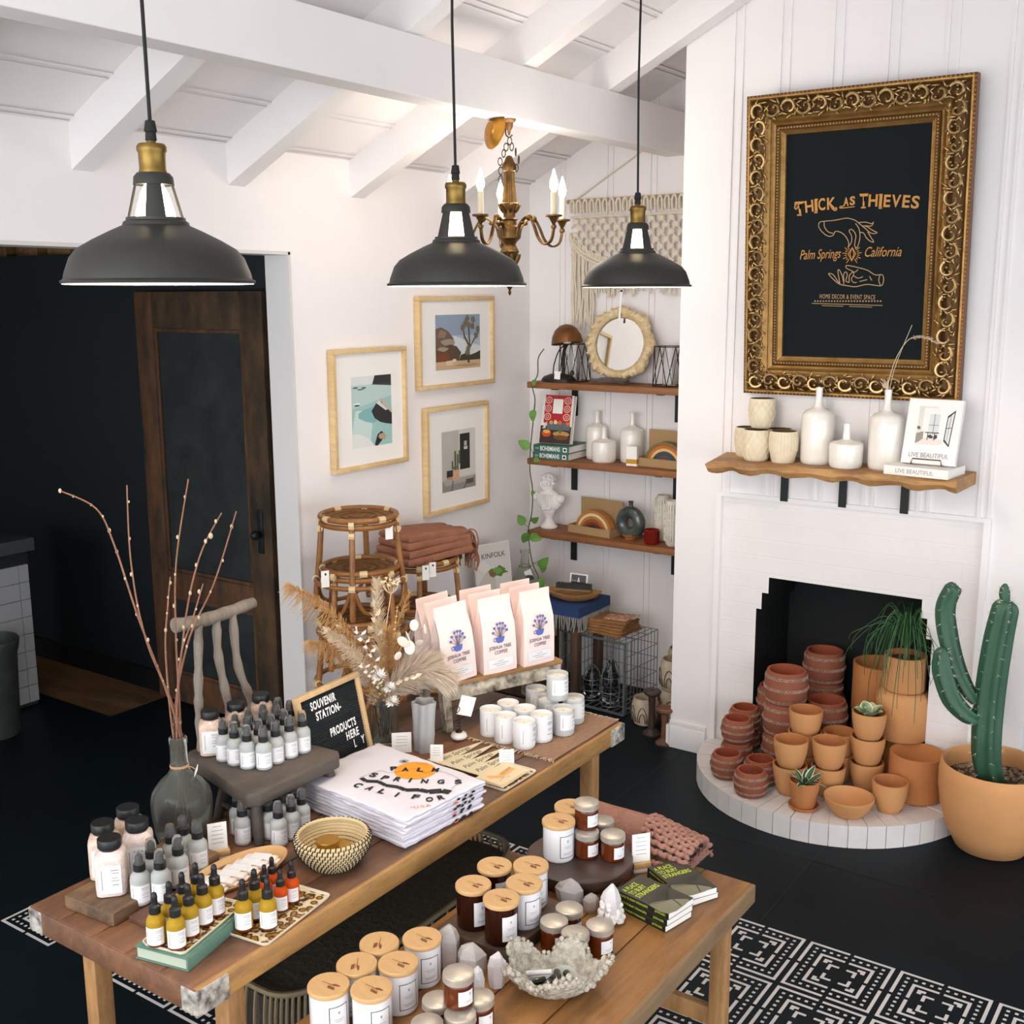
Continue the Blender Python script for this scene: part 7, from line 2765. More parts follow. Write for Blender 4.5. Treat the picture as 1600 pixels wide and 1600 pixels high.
cp = Maker(carve_pot(0.085, 0.17))
px0, py0, _ = (-2.605, 4.968, 0)
for p, s, l in (((px0, py0, 0), .85, 'pale clay pot with carved arches on the floor behind the dark spool'), ((-2.56, 5.30, 0), 1.0, 'carved pale clay pot at the bottom of the stack in the alcove corner'), ((-2.56, 5.30, 0.16), 1.0, 'carved pale clay pot in the middle of the alcove corner stack'), ((-2.50, 5.10, 0.0), 1.0, 'carved pale clay pot low beside the chimney, under another'), ((-2.50, 5.10, 0.165), 1.0, 'carved pale clay pot stacked beside the chimney behind the spools'), ((-2.51, 5.34, 0.33), 0.95, 'highest carved pale clay pot, half hidden behind the chimney corner')):
    cp.put(p, random.uniform(0, 1), l, 'carved pale pots in the alcove', s)
for p, h, c1, l in (((-2.508, 4.855, 0), 0.235, '#3a2b24', 'tall dark wooden spool standing on the floor by the chimney'), ((-2.397, 4.779, 0), 0.19, '#6b452f', 'shorter reddish wooden spool standing in front of the dark one')):
    m = MB()
    R_ = 0.045
    m.add(lathe([(0, 0), (R_, 0), (R_, 0.008), (R_ * .8, 0.016), (0.019, 0.03), (0.016, h * .5), (0.019, h - 0.035), (R_ * .85, h - 0.022), (R_, h - 0.014), (R_, h - 0.004), (R_ * .9, h), (0.01, h), (0.008, h - 0.01), (0, h - 0.01)], 28))
    tag(m.build('wooden_spool', wood('spool_' + c1[1:], c1, '#7c5238' if c1 != '#3a2b24' else '#4a372d', '#2c211b', 2, 6, 0.4, 3), None, p), l, 'spool')



# ------------------------------------------------------------------ alcove shelves and what stands on them
shelf_wood = wood('reddish_shelf_board', '#7d4d2c', '#9a6338', '#573620', 0, 6, 0.6, 3)
for z, w in ((1.722, 'top'), (1.296, 'middle'), (0.885, 'lowest')):
    t = thing('wall_shelf', '%s wooden wall shelf on black brackets in the alcove' % w, 'shelf', (0, 0, z), group='alcove shelves')
    m = MB()
    m.add(box(-3.50, CL - 0.004, 5.2, AY - 0.001, -0.034, 0, 0.003))
    m.build('board', shelf_wood, t)
    for x in (-3.335, -2.69):
        m = MB()
        m.add(box(x - 0.019, x + 0.019, AY - 0.014, AY - 0.008, -0.20, -0.0342))
        m.add(box(x - 0.019, x + 0.019, 5.22, AY - 0.009, -0.04, -0.0342))
        m.build('bracket', black_metal, t)

Z1s, Z2s, Z3s = 1.7224, 1.2964, 0.8854
# desk lamp
bronze = M('bronze_lamp_metal', '#8a5f38', 0.4, metal=0.75, var=('#6a4528', 6, 0.8))
dark_base = M('dark_bronze_base', '#2e2a24', 0.5, metal=0.4)
lx_, ly_, lz_ = (-3.355, 5.3, 1.751)
t = thing('desk_lamp', 'small bronze desk lamp with a domed shade and curved neck on the top shelf', 'lamp', (lx_, 5.30, Z1s))
m = MB()
m.add(loft([[(0.105 * s * cos(2 * pi * i / 30), 0.07 * s * sin(2 * pi * i / 30), z) for i in range(30)] for s, z in ((1, 0), (1, 0.012), (0.85, 0.028), (0.45, 0.042), (0.1, 0.046))]))
m.build('base', dark_base, t)
m = MB()
m.add(tube(spline([(0.03, 0, 0.035), (0.028, 0, 0.1), (0.035, 0, 0.17), (0.06, -0.005, 0.215)], 5), 0.0095, 10))
m.build('neck', dark_base, t)
m = MB()
v, f = lathe([(0.006, 0.10), (0.035, 0.092), (0.062, 0.07), (0.08, 0.035), (0.088, -0.005), (0.086, -0.005), (0.078, 0.034), (0.06, 0.067), (0, 0.095)], 32)
m.add((v, f), 0, T(0.06, -0.01, 0.215) @ R('Y', -0.16) @ R('X', -0.06))
m.build('lamp_shade', bronze, t)
m = MB()
m.add(lathe([(0, 0.0), (0.02, 0.006), (0.026, 0.022), (0.018, 0.045), (0.012, 0.06), (0, 0.06)], 16), 0, T(0.06, -0.01, 0.205))
m.build('bulb', M('unlit_bulb', '#e9e7e0', 0.2, coat=0.5), t)
m = MB()
m.add(tube(spline([(0.06, 0.0, 0.215), (-0.01, 0.02, 0.17), (-0.05, 0.03, 0.09), (-0.06, 0.03, 0.03), (-0.095, 0.02, 0.004)], 6), 0.0035, 6))
m.add(tube(spline([(0.04, 0.01, 0.04), (0.08, -0.02, 0.02), (0.1, -0.03, 0.06), (0.12, -0.04, 0.05), (0.09, -0.05, 0.01), (0.13, -0.05, 0.006), (0.16, -0.03, 0.01)], 6), 0.0045, 6))
m.build('cord', cord_black, t)
m = MB()
m.add(box(-0.017, 0.017, -0.0005, 0.0005, 0, 0.045))
m.build('price_tag', paper, t, (0.035, -0.072, 0.018), (0.12, 0.1, 0.2), smooth=0)

# oval mirror in a carved cream frame
cream_gilt = M('cream_carved_frame', '#ead9b6', 0.6, var=('#bfa06c', 30, 1.0), bump=(50, 0.4))
mxx, _, mzz = (-3.005, 5.36, 1.955)
MZc = 0.208
t = thing('oval_mirror', 'round mirror in an ornate carved cream frame leaning on the wall of the top shelf', 'mirror', (mxx, 5.335, Z1s + 0.003))
t.rotation_euler = (radians(90) - 0.13, 0, 0)
m = MB()
pr_ = ((0.142, 0.004), (0.144, 0.016), (0.150, 0.02), (0.154, 0.012), (0.160, 0.018), (0.172, 0.026), (0.187, 0.022), (0.199, 0.01), (0.198, -0.006), (0.142, -0.006))
rings = []
na = 120
for k, (r, z) in enumerate(pr_):
    rr_ = []
    for i in range(na):
        a = 2 * pi * i / na
        sc = 1 + (0.045 * cos(8 * a) + 0.02 * cos(24 * a)) * max(0, (r - 0.15) / 0.05)
        zz = z + (0.006 * cos(24 * a) if 0.16 < r < 0.19 and z > 0 else 0)
        rr_.append((r * sc * cos(a) * 1.03, MZc + r * sc * sin(a) * 0.98, zz))
    rings.append(rr_)
m.add(loft(rings, cap=False))
for k in range(24):
    a = 2 * pi * k / 24
    fl2 = 1 if k % 2 else -1
    pts = [((0.178 + 0.017 * (1 - q / 12) * cos(fl2 * q * .42)) * cos(a + .075 * (1 - q / 12) * sin(q * .42)), MZc + (0.178 + 0.017 * (1 - q / 12) * cos(q * .42)) * sin(a + .075 * (1 - q / 12) * sin(q * .42)), 0.026) for q in range(12)]
    m.add(tube(pts, [0.0065 - 0.0003 * q for q in range(12)], 5))
m.build('frame', cream_gilt, t, smooth=60)
m = MB()
m.add(disc(0, 0, 0.149, 0.002, 64, 0.93))
m.build('mirror_glass', M('mirror_silver', '#f2f2f0', 0.02, metal=1.0), t, (0, MZc, 0), smooth=0)
m = MB()
m.add(box(-0.006, 0.006, -0.16, 0.0, 0.03, 0.031))
m.add(ball(0.006, 1, 1, 1.4, 8, 6), 1, T(0, 0.004, 0.031))
m.build('hang_tag', [paper, dark_iron], t, (0, MZc + 0.275, 0.0), smooth=0)
drift = M('grey_driftwood', '#6d6156', 0.9, var=('#4a4037', 30, 1.2), bump=(60, 0.8))
m = MB()
rg = random.Random(4)
for k in range(14):
    y0_ = rg.uniform(-.018, .018)
    m.add(tube(spline([(-0.105 + rg.uniform(-.01, .02), y0_, 0.012 + rg.uniform(0, .016)), (-0.03, y0_ * .5 + rg.uniform(-.01, .01), 0.014 + rg.uniform(0, .02)), (0.04, -y0_ * .6, 0.014 + rg.uniform(0, .02)), (0.105 + rg.uniform(-.02, .01), -y0_, 0.011 + rg.uniform(0, .016))], 4), 0.0065, 5))
dx_, _, _ = (-3.006, 5.25, 1.76)
m.v = [(x, y, max(z, 0.0)) for x, y, z in m.v]
tag(m.build('driftwood_bundle', drift, None, (dx_, 5.25, Z1s)), 'twisted grey driftwood bundle lying in front of the cream mirror', 'driftwood')


def wire_lantern(label, x, y):
    t = thing('geometric_lantern', label, 'lantern', (x, y, Z1s), 0.3, 'geometric wire lanterns')
    m = MB()
    n, r, h = 6, 0.082, 0.205
    top = [(r * cos(2 * pi * k / n), r * sin(2 * pi * k / n), h) for k in range(n)]
    bot = [(r * 1.12 * cos(2 * pi * (k + .5) / n), r * 1.12 * sin(2 * pi * (k + .5) / n), 0.003) for k in range(n)]
    for k in range(n):
        j = (k + 1) % n
        for a, b in ((top[k], top[j]), (bot[k], bot[j]), (top[k], bot[k]), (top[j], bot[k])):
            m.add(tube([a, b], 0.0025, 5))
    m.build('wire_frame', dark_iron, t)
    g = MB()
    g.add(lathe([(0, 0.006), (0.036, 0.006), (0.036, h), (0.034, h), (0.034, 0.009), (0, 0.009)], 20))
    g.build('glass_tube', clear_glass, t)


wire_lantern('geometric wire lantern with a glass tube behind the bronze desk lamp', (-3.285, 5.355, 1.743)[0], 5.352)
wire_lantern('geometric wire lantern with a glass tube right of the cream mirror', (-2.691, 5.33, 1.75)[0], 5.33)

# books on the middle shelf
teal = M('teal_spine', '#2f5a55', 0.5, var=('#3f7468', 20, 1.1))
white_letters = M('white_lettering', '#efeee9', 0.6)
bx0, by0, _ = (-3.538, 5.279, 1.297)
BX = -3.355
for k in range(2):
    t = thing('thick_book', ('thick teal-spined book lying at the bottom on the middle shelf', 'thick teal-spined book lying on its twin under the upright red cookbook-like cover')[k].replace(' cookbook-like', ''), 'book', (BX + 0.004 * k, 5.325, Z2s + 0.0405 * k), 0.05, 'teal books on the middle shelf')
    m = MB()
    m.add(box(-0.112, 0.112, -0.118, 0.118, 0, 0.003), 0)
    m.add(box(-0.112, 0.112, -0.118, 0.118, 0.037, 0.040), 0)
    m.add(box(-0.112, 0.112, -0.119, -0.114, 0.003, 0.037), 0)
    m.build('cover', teal, t, smooth=0)
    m = MB()
    m.add(box(-0.108, 0.109, -0.114, 0.115, 0.003, 0.037))
    m.build('pages', pages, t, smooth=0)
    text('lettering', 'BOHEMIANS', 0.034, t, (-0.006, -0.1195, 0.02), (pi / 2, 0, 0), white_letters, fit=0.125, off=0.0006)
    text('lettering', 'THE NEW', 0.012, t, (-0.088, -0.1195, 0.02), (pi / 2, 0, 0), white_letters, fit=0.024)
    m = MB()
    m.add(([(0.076, -0.1193, 0.008), (0.1, -0.1193, 0.008), (0.1, -0.1193, 0.032), (0.076, -0.1193, 0.032)], [(0, 1, 2, 3)]), 0)
    m.add(([(0.088 + 0.008 * cos(a * pi / 4), -0.1195, 0.02 + 0.008 * sin(a * pi / 4)) for a in range(8)], [tuple(range(8))]), 1)
    m.build('spine_mark', [white_letters, black_ink], t, smooth=0)
t = thing('upright_book', 'upright book with a red patterned cover propped on the teal books', 'book', (BX - 0.012, 5.275, Z2s + 0.0815))
t.rotation_euler = Euler((radians(90) - 0.2, 0, 0.07), 'XYZ')
m = MB()
bw, bh = 0.195, 0.272
m.add(box(-bw / 2, bw / 2, 0.0, bh, -0.034, -0.0305), 0)
m.add(box(-bw / 2, bw / 2, 0.0, bh, -0.0035, 0.0), 0)
m.add(box(-bw / 2 + .004, bw / 2 - .004, 0.004, bh - .004, -0.0305, -0.0035), 1)
m.build('body', [M('book_case_white', '#e6e2da', 0.6), pages], t, smooth=0)
it = [('#e8e3da', rect(0, 1, 0, 1)), ('#b3242a', rect(.08, .94, .42, 1)), ('#3c2a26', rect(0, 1, 0, .36)), ('#5d6670', rect(.2, .95, .28, .43)), ('#d9d3c4', [(.05, .3), (.2, .46), (.16, .3)])]
for u in (.2, .82):
    for v in (.55, .72, .89):
        it += [('#f0d9c4', blob(u, v, .11, .075, 12, 1, .05)), ('#b3242a', blob(u, v, .09, .06, 12, 1, .05)), ('#e9a090', blob(u, v, .055, .036, 10, 1, .1)), ('#7d1a20', blob(u, v, .025, .018, 8, 1, .1))]
it += [('#e0a04a', blob(.35, .43, .06, .045, 8, 4)), ('#dc6a3c', blob(.62, .43, .07, .04, 8, 5)), ('#cfd6b0', blob(.48, .44, .06, .045, 8, 6)), ('#e0682c', blob(.9, .42, .07, .04, 8, 8)), ('#c8471f', blob(.22, .2, .16, .075, 12, 7, .08)), ('#e8a84a', blob(.22, .24, .13, .04, 12, 8, .1)),
       ('#b98d4c', blob(.7, .2, .27, .06, 14, 9, .04)), ('#6b4526', blob(.7, .13, .24, .05, 14, 10, .04)), ('#5a6a3a', blob(.66, .27, .06, .06, 8, 11)), ('#f2efe8', rect(.36, .68, .62, .92))]
art('cover', t, bw - .002, bh - .002, it, (0, bh / 2, 0.0005))
m = MB()
for z, w_ in ((.86, .12), (.82, .2), (.74, .06), (.7, .16), (.66, .1)):
    m.add(flat(rect(bw * (.02 - w_ / 2), bw * (.02 + w_ / 2), bh * z, bh * (z + (.018 if z == .82 else .006)))), 0, T(0, 0, 0.0035))
m.build('title_lines', black_ink, t, smooth=0)
# white bottles
glaze = M('glossy_white_glaze', '#eeeae3', 0.16, coat=0.6, var=('#e3ddd3', 10, 0.9))


def white_bottle(nm, R_, H, hs):
    m = MB()
    m.add(lathe([(0, 0), (R_ * .9, 0), (R_ * .97, 0.006), (R_, 0.02), (R_ * 1.02, hs * .8), (R_ * .97, hs * .93), (R_ * .78, hs), (R_ * .4, hs * 1.045), (R_ * .24, hs * 1.1), (R_ * .2, H * .88), (R_ * .22, H), (R_ * .13, H), (R_ * .1, H * .9), (0, H * .85)], 36))
    return m.build(nm, glaze, None)


for R_, H, hs, loc, l in ((0.061, 0.265, 0.185, (-3.165, 5.40, Z2s), 'tall white bottle at the left on the middle alcove shelf'), (0.068, 0.188, 0.118, (-3.07, 5.315, Z2s), 'squat white bottle in front of the taller two on the middle alcove shelf'), (0.065, 0.27, 0.185, (-2.935, 5.385, Z2s), 'tall white bottle behind the small card box on the middle alcove shelf')):
    tag(white_bottle('white_bottle', R_, H, hs), l, 'bottle').location = loc
m = MB()
m.add(box(-0.03, 0.03, -0.012, 0.012, 0, 0.105), 0)
m.add(box(-0.0302, 0.0302, -0.0122, 0.0122, 0.012, 0.036), 1)
bxx = (-2.867, 5.265, 1.316)[0]
tag(m.build('small_box', [paper, M('ochre_band', '#c98d2f', 0.7)], None, (bxx, 5.265, Z2s), (0, 0, 0.1), smooth=0), 'small white box with an ochre band in front of the right white bottle', 'box')
kraft = M('kraft_card', '#a98a62', 0.85)


def rainbow(label, loc, rz, cols, left):
    t = thing('rainbow_toy', label, 'toy', loc, rz, 'boxed rainbow stackers')
    m = MB()
    m.add(box(-0.145, 0.145, -0.062, 0.062, 0, 0.003), 0)
    m.add(box(-0.145, 0.145, -0.062, -0.059, 0.003, 0.045), 0)
    m.add(box(-0.145, -0.142, -0.059, 0.06, 0.003, 0.045), 0)
    m.add(box(0.142, 0.145, -0.059, 0.06, 0.003, 0.045), 0)
    m.add(box(-0.145, 0.145, 0.058, 0.062, 0.003, 0.185), 0)
    m.build('box', kraft, t, smooth=0)
    m = MB()
    R_ = 0.128
    for k, c in enumerate(cols):
        ro, ri = R_ - 0.0165 * k, R_ - 0.0165 * (k + 1) + 0.0012
        n = 24
        vs, fs = [], []
        for i in range(n + 1):
            a = pi * i / n
            for r in (ro, ri):
                for y in (-0.022, 0.022):
                    vs.append((r * cos(a), y, 0.004 + r * sin(a)))
        for i in range(n):
            a, b = 4 * i, 4 * i + 4
            fs += [(a, a + 1, b + 1, b), (a + 2, b + 2, b + 3, a + 3), (a, b, b + 2, a + 2), (a + 1, a + 3, b + 3, b + 1)]
        fs += [(0, 2, 3, 1), (4 * n, 4 * n + 1, 4 * n + 3, 4 * n + 2)]
        m.add((vs, fs), k)
    m.build('arches', [M('rainbow_' + c[1:], c, 0.6) for c in cols], t)
    return t


rainbow('boxed wooden rainbow with rust, cream and brown arches on the lowest shelf', (-3.13, 5.33, Z3s), -0.12, ('#b9783c', '#e3cf9e', '#b9743a', '#96502c', '#6d3b26', '#4a2c22'), True)
rainbow('boxed wooden rainbow with olive, orange and slate arches on the middle shelf', (-2.70, 5.335, Z2s), -0.06, ('#7b6a3a', '#c06a2c', '#e3b878', '#3c474a', '#45525a', '#8f4a34', '#dcb07a'), False)
# bust
plaster = M('white_plaster', '#eeebe8', 0.8, bump=(30, 0.15))
bux = (-3.429, 5.3, 0.8904)[0]
bm = bmesh.new()


def bpart(vf, mat4=Matrix.Identity(4)):
    vs = [bm.verts.new(mat4 @ Vector(p)) for p in vf[0]]
    for q in vf[1]:
        try:
            bm.faces.new([vs[i] for i in q])
        except ValueError:
            pass


bpart(lathe([(0, 0), (0.046, 0), (0.047, 0.012), (0.036, 0.022), (0.024, 0.04), (0.022, 0.06), (0.031, 0.072), (0.031, 0.08), (0.022, 0.09), (0, 0.092)], 24))
bpart(ball(1, 0.082, 0.045, 0.062, 20, 14), T(0, 0, 0.150))
bpart(ball(1, 0.045, 0.038, 0.05, 16, 12), T(0, -0.004, 0.112))
bpart(ball(1, 0.026, 0.03, 0.026, 12, 8), T(-0.074, 0, 0.165))
bpart(ball(1, 0.026, 0.03, 0.026, 12, 8), T(0.074, 0, 0.165))
bpart(lathe([(0, 0.17), (0.026, 0.17), (0.021, 0.2), (0.021, 0.228), (0, 0.228)], 16), T(0.0, 0.0, 0))
HDm = T(-0.006, -0.004, 0.246) @ R('Z', -0.9)
bpart(ball(1, 0.031, 0.036, 0.042, 18, 14), HDm)
bpart(ball(1, 0.022, 0.024, 0.022, 12, 8), HDm @ T(0, -0.014, -0.024))
bpart(ball(1, 0.0055, 0.010, 0.014, 8, 6), HDm @ T(0, -0.036, -0.003))
for s in (-1, 1):
    bpart(ball(1, 0.007, 0.004, 0.004, 8, 6), HDm @ T(s * 0.012, -0.032, 0.008))
    bpart(ball(1, 0.010, 0.005, 0.003, 8, 6), HDm @ T(s * 0.012, -0.032, 0.014))
    bpart(ball(1, 0.004, 0.008, 0.011, 8, 6), HDm @ T(s * 0.031, 0.002, 0.0))
bpart(ball(1, 0.010, 0.005, 0.003, 8, 6), HDm @ T(0, -0.035, -0.021))
bpart(ball(1, 0.009, 0.005, 0.003, 8, 6), HDm @ T(0, -0.034, -0.027))
rg = random.Random(6)
for k in range(110):
    z = rg.uniform(-.25, 1)
    a = rg.uniform(0, 2 * pi)
    r = sqrt(max(0, 1 - z * z))
    d = Vector((r * cos(a), r * sin(a), z))
    if d.y < -0.55 and d.z < 0.45:
        continue
    bpart(ball(0.0078 * rg.uniform(.7, 1.3), 1, 1, 1, 6, 5), HDm @ T(d.x * 0.033, d.y * 0.038 + .003, d.z * 0.044 + 0.006))
for k in range(9):
    a = -0.9 + 0.2 * k
    vf = tube(spline([(0.075 * sin(a) - .01, -0.046 * cos(a), 0.19), (0.06 * sin(a), -0.05 * cos(a), 0.15), (0.03 * sin(a) + .01, -0.042, 0.105)], 3), 0.0045, 5)
    bpart(vf)
me = bpy.data.meshes.new('plaster_bust')
bm.to_mesh(me)
bm.free()
me.materials.append(plaster)
me.polygons.foreach_set('use_smooth', [True] * len(me.polygons))
bo = bpy.data.objects.new('plaster_bust', me)
C.objects.link(bo)
bo.location = (bux, 5.32, Z3s)
bo.scale = (1.05, 1.05, 1.05)
tag(bo, 'white plaster bust of a draped classical figure turned left on the lowest shelf', 'bust')
# ring vase, votive and woven vases
dox = (-2.89, 5.3, 0.8738)[0]
t = thing('ring_vase', 'dark glazed ring-shaped vase with a short neck and bare clay foot', 'vase', (dox, 5.30, Z3s), -0.15)
m = MB()
m.add(ring(0.058, 0.034, 40, 14), 0, T(0, 0, 0.094) @ R('X', pi / 2))
m.add(lathe([(0.014, 0.178), (0.012, 0.195), (0.014, 0.206), (0.018, 0.209), (0.012, 0.212), (0.009, 0.2)], 16), 0)
m.build('vase_body', M('dark_reactive_glaze', '#2c3233', 0.22, coat=0.6, var=('#57605a', 9, 1.2)), t)
m = MB()
v, f = ring(0.058, 0.0346, 40, 14)
v = [(x, -z, y) for x, y, z in v]
f = [q for q in f if all(v[i][2] < -0.058 for i in q)]
m.add((v, f), 0, T(0, 0, 0.094))
m.add(lathe([(0, 0), (0.03, 0), (0.034, 0.006), (0.02, 0.012), (0, 0.012)], 20))
m.build('clay_foot', M('bare_brown_clay', '#a9713f', 0.7), t)
rex = (-2.74, 5.26, 0.8853)[0]
m = MB()
m.add(lathe([(0, 0), (0.032, 0), (0.037, 0.006), (0.039, 0.08), (0.036, 0.08), (0.034, 0.01), (0, 0.01)], 24))
for k in range(18):
    a = 2 * pi * k / 18
    m.add(tube([(0.0385 * cos(a), 0.0385 * sin(a), 0.008), (0.0395 * cos(a), 0.0395 * sin(a), 0.074)], 0.0022, 5))
tag(m.build('red_votive', M('red_ribbed_glass', '#a3281c', 0.1, trans=0.5, ior=1.2, coat=0.4), None, (rex, 5.26, Z3s)), 'small ribbed red glass votive beside the ring vase', 'votive')
woven_w = M('white_textured_clay', '#d9d3c8', 0.85, bump=(60, 0.4))
for p, h, r, l in ((((-2.736, 5.37, 0.9009)[0], 5.375, Z3s), 0.25, 0.042, 'taller white textured vase at the back right of the lowest shelf'), (((-2.63, 5.275, 0.8787)[0], 5.28, Z3s), 0.245, 0.042, 'white textured vase at the front right of the lowest shelf by the chimney')):
    m = MB()
    m.add(lathe([(0, 0), (r * .6, 0), (r * .82, 0.012), (r * .95, h * .3), (r, h * .6), (r * .94, h * .9), (r * .7, h), (r * .58, h), (r * .5, h * .9), (0, h * .88)], 28))
    for row in range(5):
        for k in range(20):
            a = 2 * pi * k / 20
            z = h * (0.12 + 0.165 * row)
            rr_ = r * (0.93 + .05 * min(row, 3) / 3)
            m.add(tube([(rr_ * cos(a), rr_ * sin(a), z), ((rr_ + .002) * cos(a), (rr_ + .002) * sin(a), z + h * .07), (rr_ * cos(a), rr_ * sin(a), z + h * .135)], 0.0035, 5))
    tag(m.build('textured_vase', woven_w, None, p), l, 'vase', 'white textured vases')

# ------------------------------------------------------------------ live-edge mantel shelf
MZs = 1.485
t = thing('mantel_shelf', 'live-edge wooden mantel shelf on three black brackets above the fireplace', 'shelf', (0, 0, MZs))
m = MB()
rg = random.Random(31)
front = [(-2.055, 4.44), (-1.98, 4.475), (-1.9, 4.468), (-1.8, 4.492), (-1.7, 4.500), (-1.6, 4.488), (-1.5, 4.502), (-1.4, 4.49), (-1.3, 4.498), (-1.2, 4.484), (-1.1, 4.496), (-1.035, 4.491)]
frs = spl2(front, 4)
n = len(frs)
rows_ = []
for i, (x, y) in enumerate(frs):
    th = 0.046 + 0.007 * sin(i * .9) + rg.uniform(-.002, .002)
    yb = y + 0.016 + 0.010 * sin(i * .5 + 1)
    xo = 0 if i > 2 else (0.05 - 0.012 * i)
    xb = min(x - (0.055 if i == 0 else 0.0) + (.01 if i == n - 1 else 0), -1.02)
    rows_.append([(x + xo * .4, yb, 0.0), (x - xo * .2, y + .004, -0.012), (x, y, -th * .55), (x + .002, y + 0.012, -th), (xb, CY - .001, -th), (xb, CY - .001, 0.0)])
v, f = loft(rows_)
m.add((v, [tuple(reversed(q)) for q in f]))
m.build('board', wood('live_edge_walnut', '#9a6f42', '#b98c56', '#5f4128', 0, 4, 0.6, 5), t, smooth=35)
for x in (-1.824, -1.561, -1.298):
    m = MB()
    m.add(box(x - 0.017, x + 0.017, CY - 0.0165, CY - 0.0095, -0.20, -0.054))
    m.add(box(x - 0.017, x + 0.017, 4.67, CY - 0.012, -0.062, -0.054))
    m.build('bracket', black_metal, t)
cream_pot = M('cream_carved_planter', '#e6dbc4', 0.7, var=('#d6c7a8', 18, 1.0), bump=(30, 0.2))
pot_dark = M('dark_planter_inside', '#5a4632', 0.9)


def planter(label, loc, s=1.0, rz=0.0, lat=True):
    t = thing('carved_planter', label, 'planter', loc, rz, 'cream carved planters on the mantel')
    m = MB()
    R_, H = 0.058 * s, 0.128 * s
    pr2 = [(0, 0), (R_ * .74, 0), (R_ * .8, 0.004), (R_ * .97, H * .4), (R_, H * .62), (R_ * .95, H * .92), (R_ * .93, H), (R_ * .87, H)]
    m.add(lathe(pr2, 34), 0)
    m.add(lathe([(R_ * .87, H), (R_ * .86, H * .8), (R_ * .8, H * .3), (0, H * .3)], 30), 1)

    def rad(u):
        zz = u * H
        for (r0, z0), (r1, z1) in zip(pr2[2:], pr2[3:]):
            if z0 <= zz <= z1 and z1 > z0:
                return r0 + (r1 - r0) * (zz - z0) / (z1 - z0)
        return R_
    nk = 14
    for k in range(nk):
        a = 2 * pi * k / nk
        if lat:
            for sg_ in (-1, 1):
                m.add(tube([((rad(u) + .0006) * cos(a + sg_ * u * 1.3), (rad(u) + .0006) * sin(a + sg_ * u * 1.3), u * H) for u in [0.06 + 0.11 * q for q in range(9)]], 0.0017, 4), 0)
        else:
            for o_ in (0, .22):
                m.add(tube([((rad(u) + .0006) * cos(a + o_), (rad(u) + .0006) * sin(a + o_), u * H) for u in (0.38, 0.5, .62, .75, .86, .95)], 0.0018, 4), 0)
    m.build('pot_body', [cream_pot, pot_dark], t)


planter('lattice-carved cream planter at the front left of the mantel', (-1.895, 4.595, MZs), 1.05)
planter('cream planter behind, under the stacked one, far left of the mantel', (-1.975, 4.69, MZs), 1.02, .3)
planter('fluted cream planter at the front, right of the lattice one on the mantel', (-1.775, 4.60, MZs), 1.05, .2, False)
planter('cream planter half hidden behind the fluted one on the mantel', (-1.835, 4.70, MZs), 1.02, .5)
planter('lattice-carved cream planter stacked on top of the others on the mantel', (-1.905, 4.67, MZs + 0.1345), 1.0, .8)
for R_, H, hs, loc, l in ((0.068, 0.322, 0.225, (-1.648, 4.655, MZs), 'tall white bottle beside the planters on the mantel'), (0.068, 0.182, 0.108, (-1.507, 4.61, MZs), 'squat white bottle between the two tall ones on the mantel'), (0.068, 0.325, 0.225, (-1.36, 4.655, MZs), 'tall white bottle holding a dried grass stem on the mantel')):
    tag(white_bottle('glazed_bottle', R_, H, hs), l, 'bottle').location = loc
m = MB()
gb_ = Vector((-1.36, 4.655, MZs + 0.29))
sp_ = spline([tuple(gb_), (-1.359, 4.64, 1.833), (-1.328, 4.62, 1.938), (-1.275, 4.6, 2.016), (-1.213, 4.59, 2.022), (-1.168, 4.58, 2.004)], 6)
m.add(tube(sp_, 0.0015, 5))
m.add(tube(spline([tuple(gb_), (-1.334, 4.63, 1.899), (-1.268, 4.6, 2.071)], 6), 0.0012, 5))
for k in range(120):
    i = random.randint(int(len(sp_) * .62), len(sp_) - 1)
    p = sp_[i]
    m.add(tube([p, p + Vector((random.uniform(-.006, .02), random.uniform(-.01, .01), random.uniform(-.006, .008)))], 0.0012, 3, cap=False))
for k in range(40):
    p = gb_ + Vector((0, 0, 0.03))
    m.add(tube([p, p + Vector((random.uniform(-.035, .0), random.uniform(-.01, .01), random.uniform(.02, .05)))], 0.0009, 3, cap=False))
tag(m.build('dried_grass', pampas_pale, None), 'dried grass stem arching right out of the mantel bottle', 'dried flower')
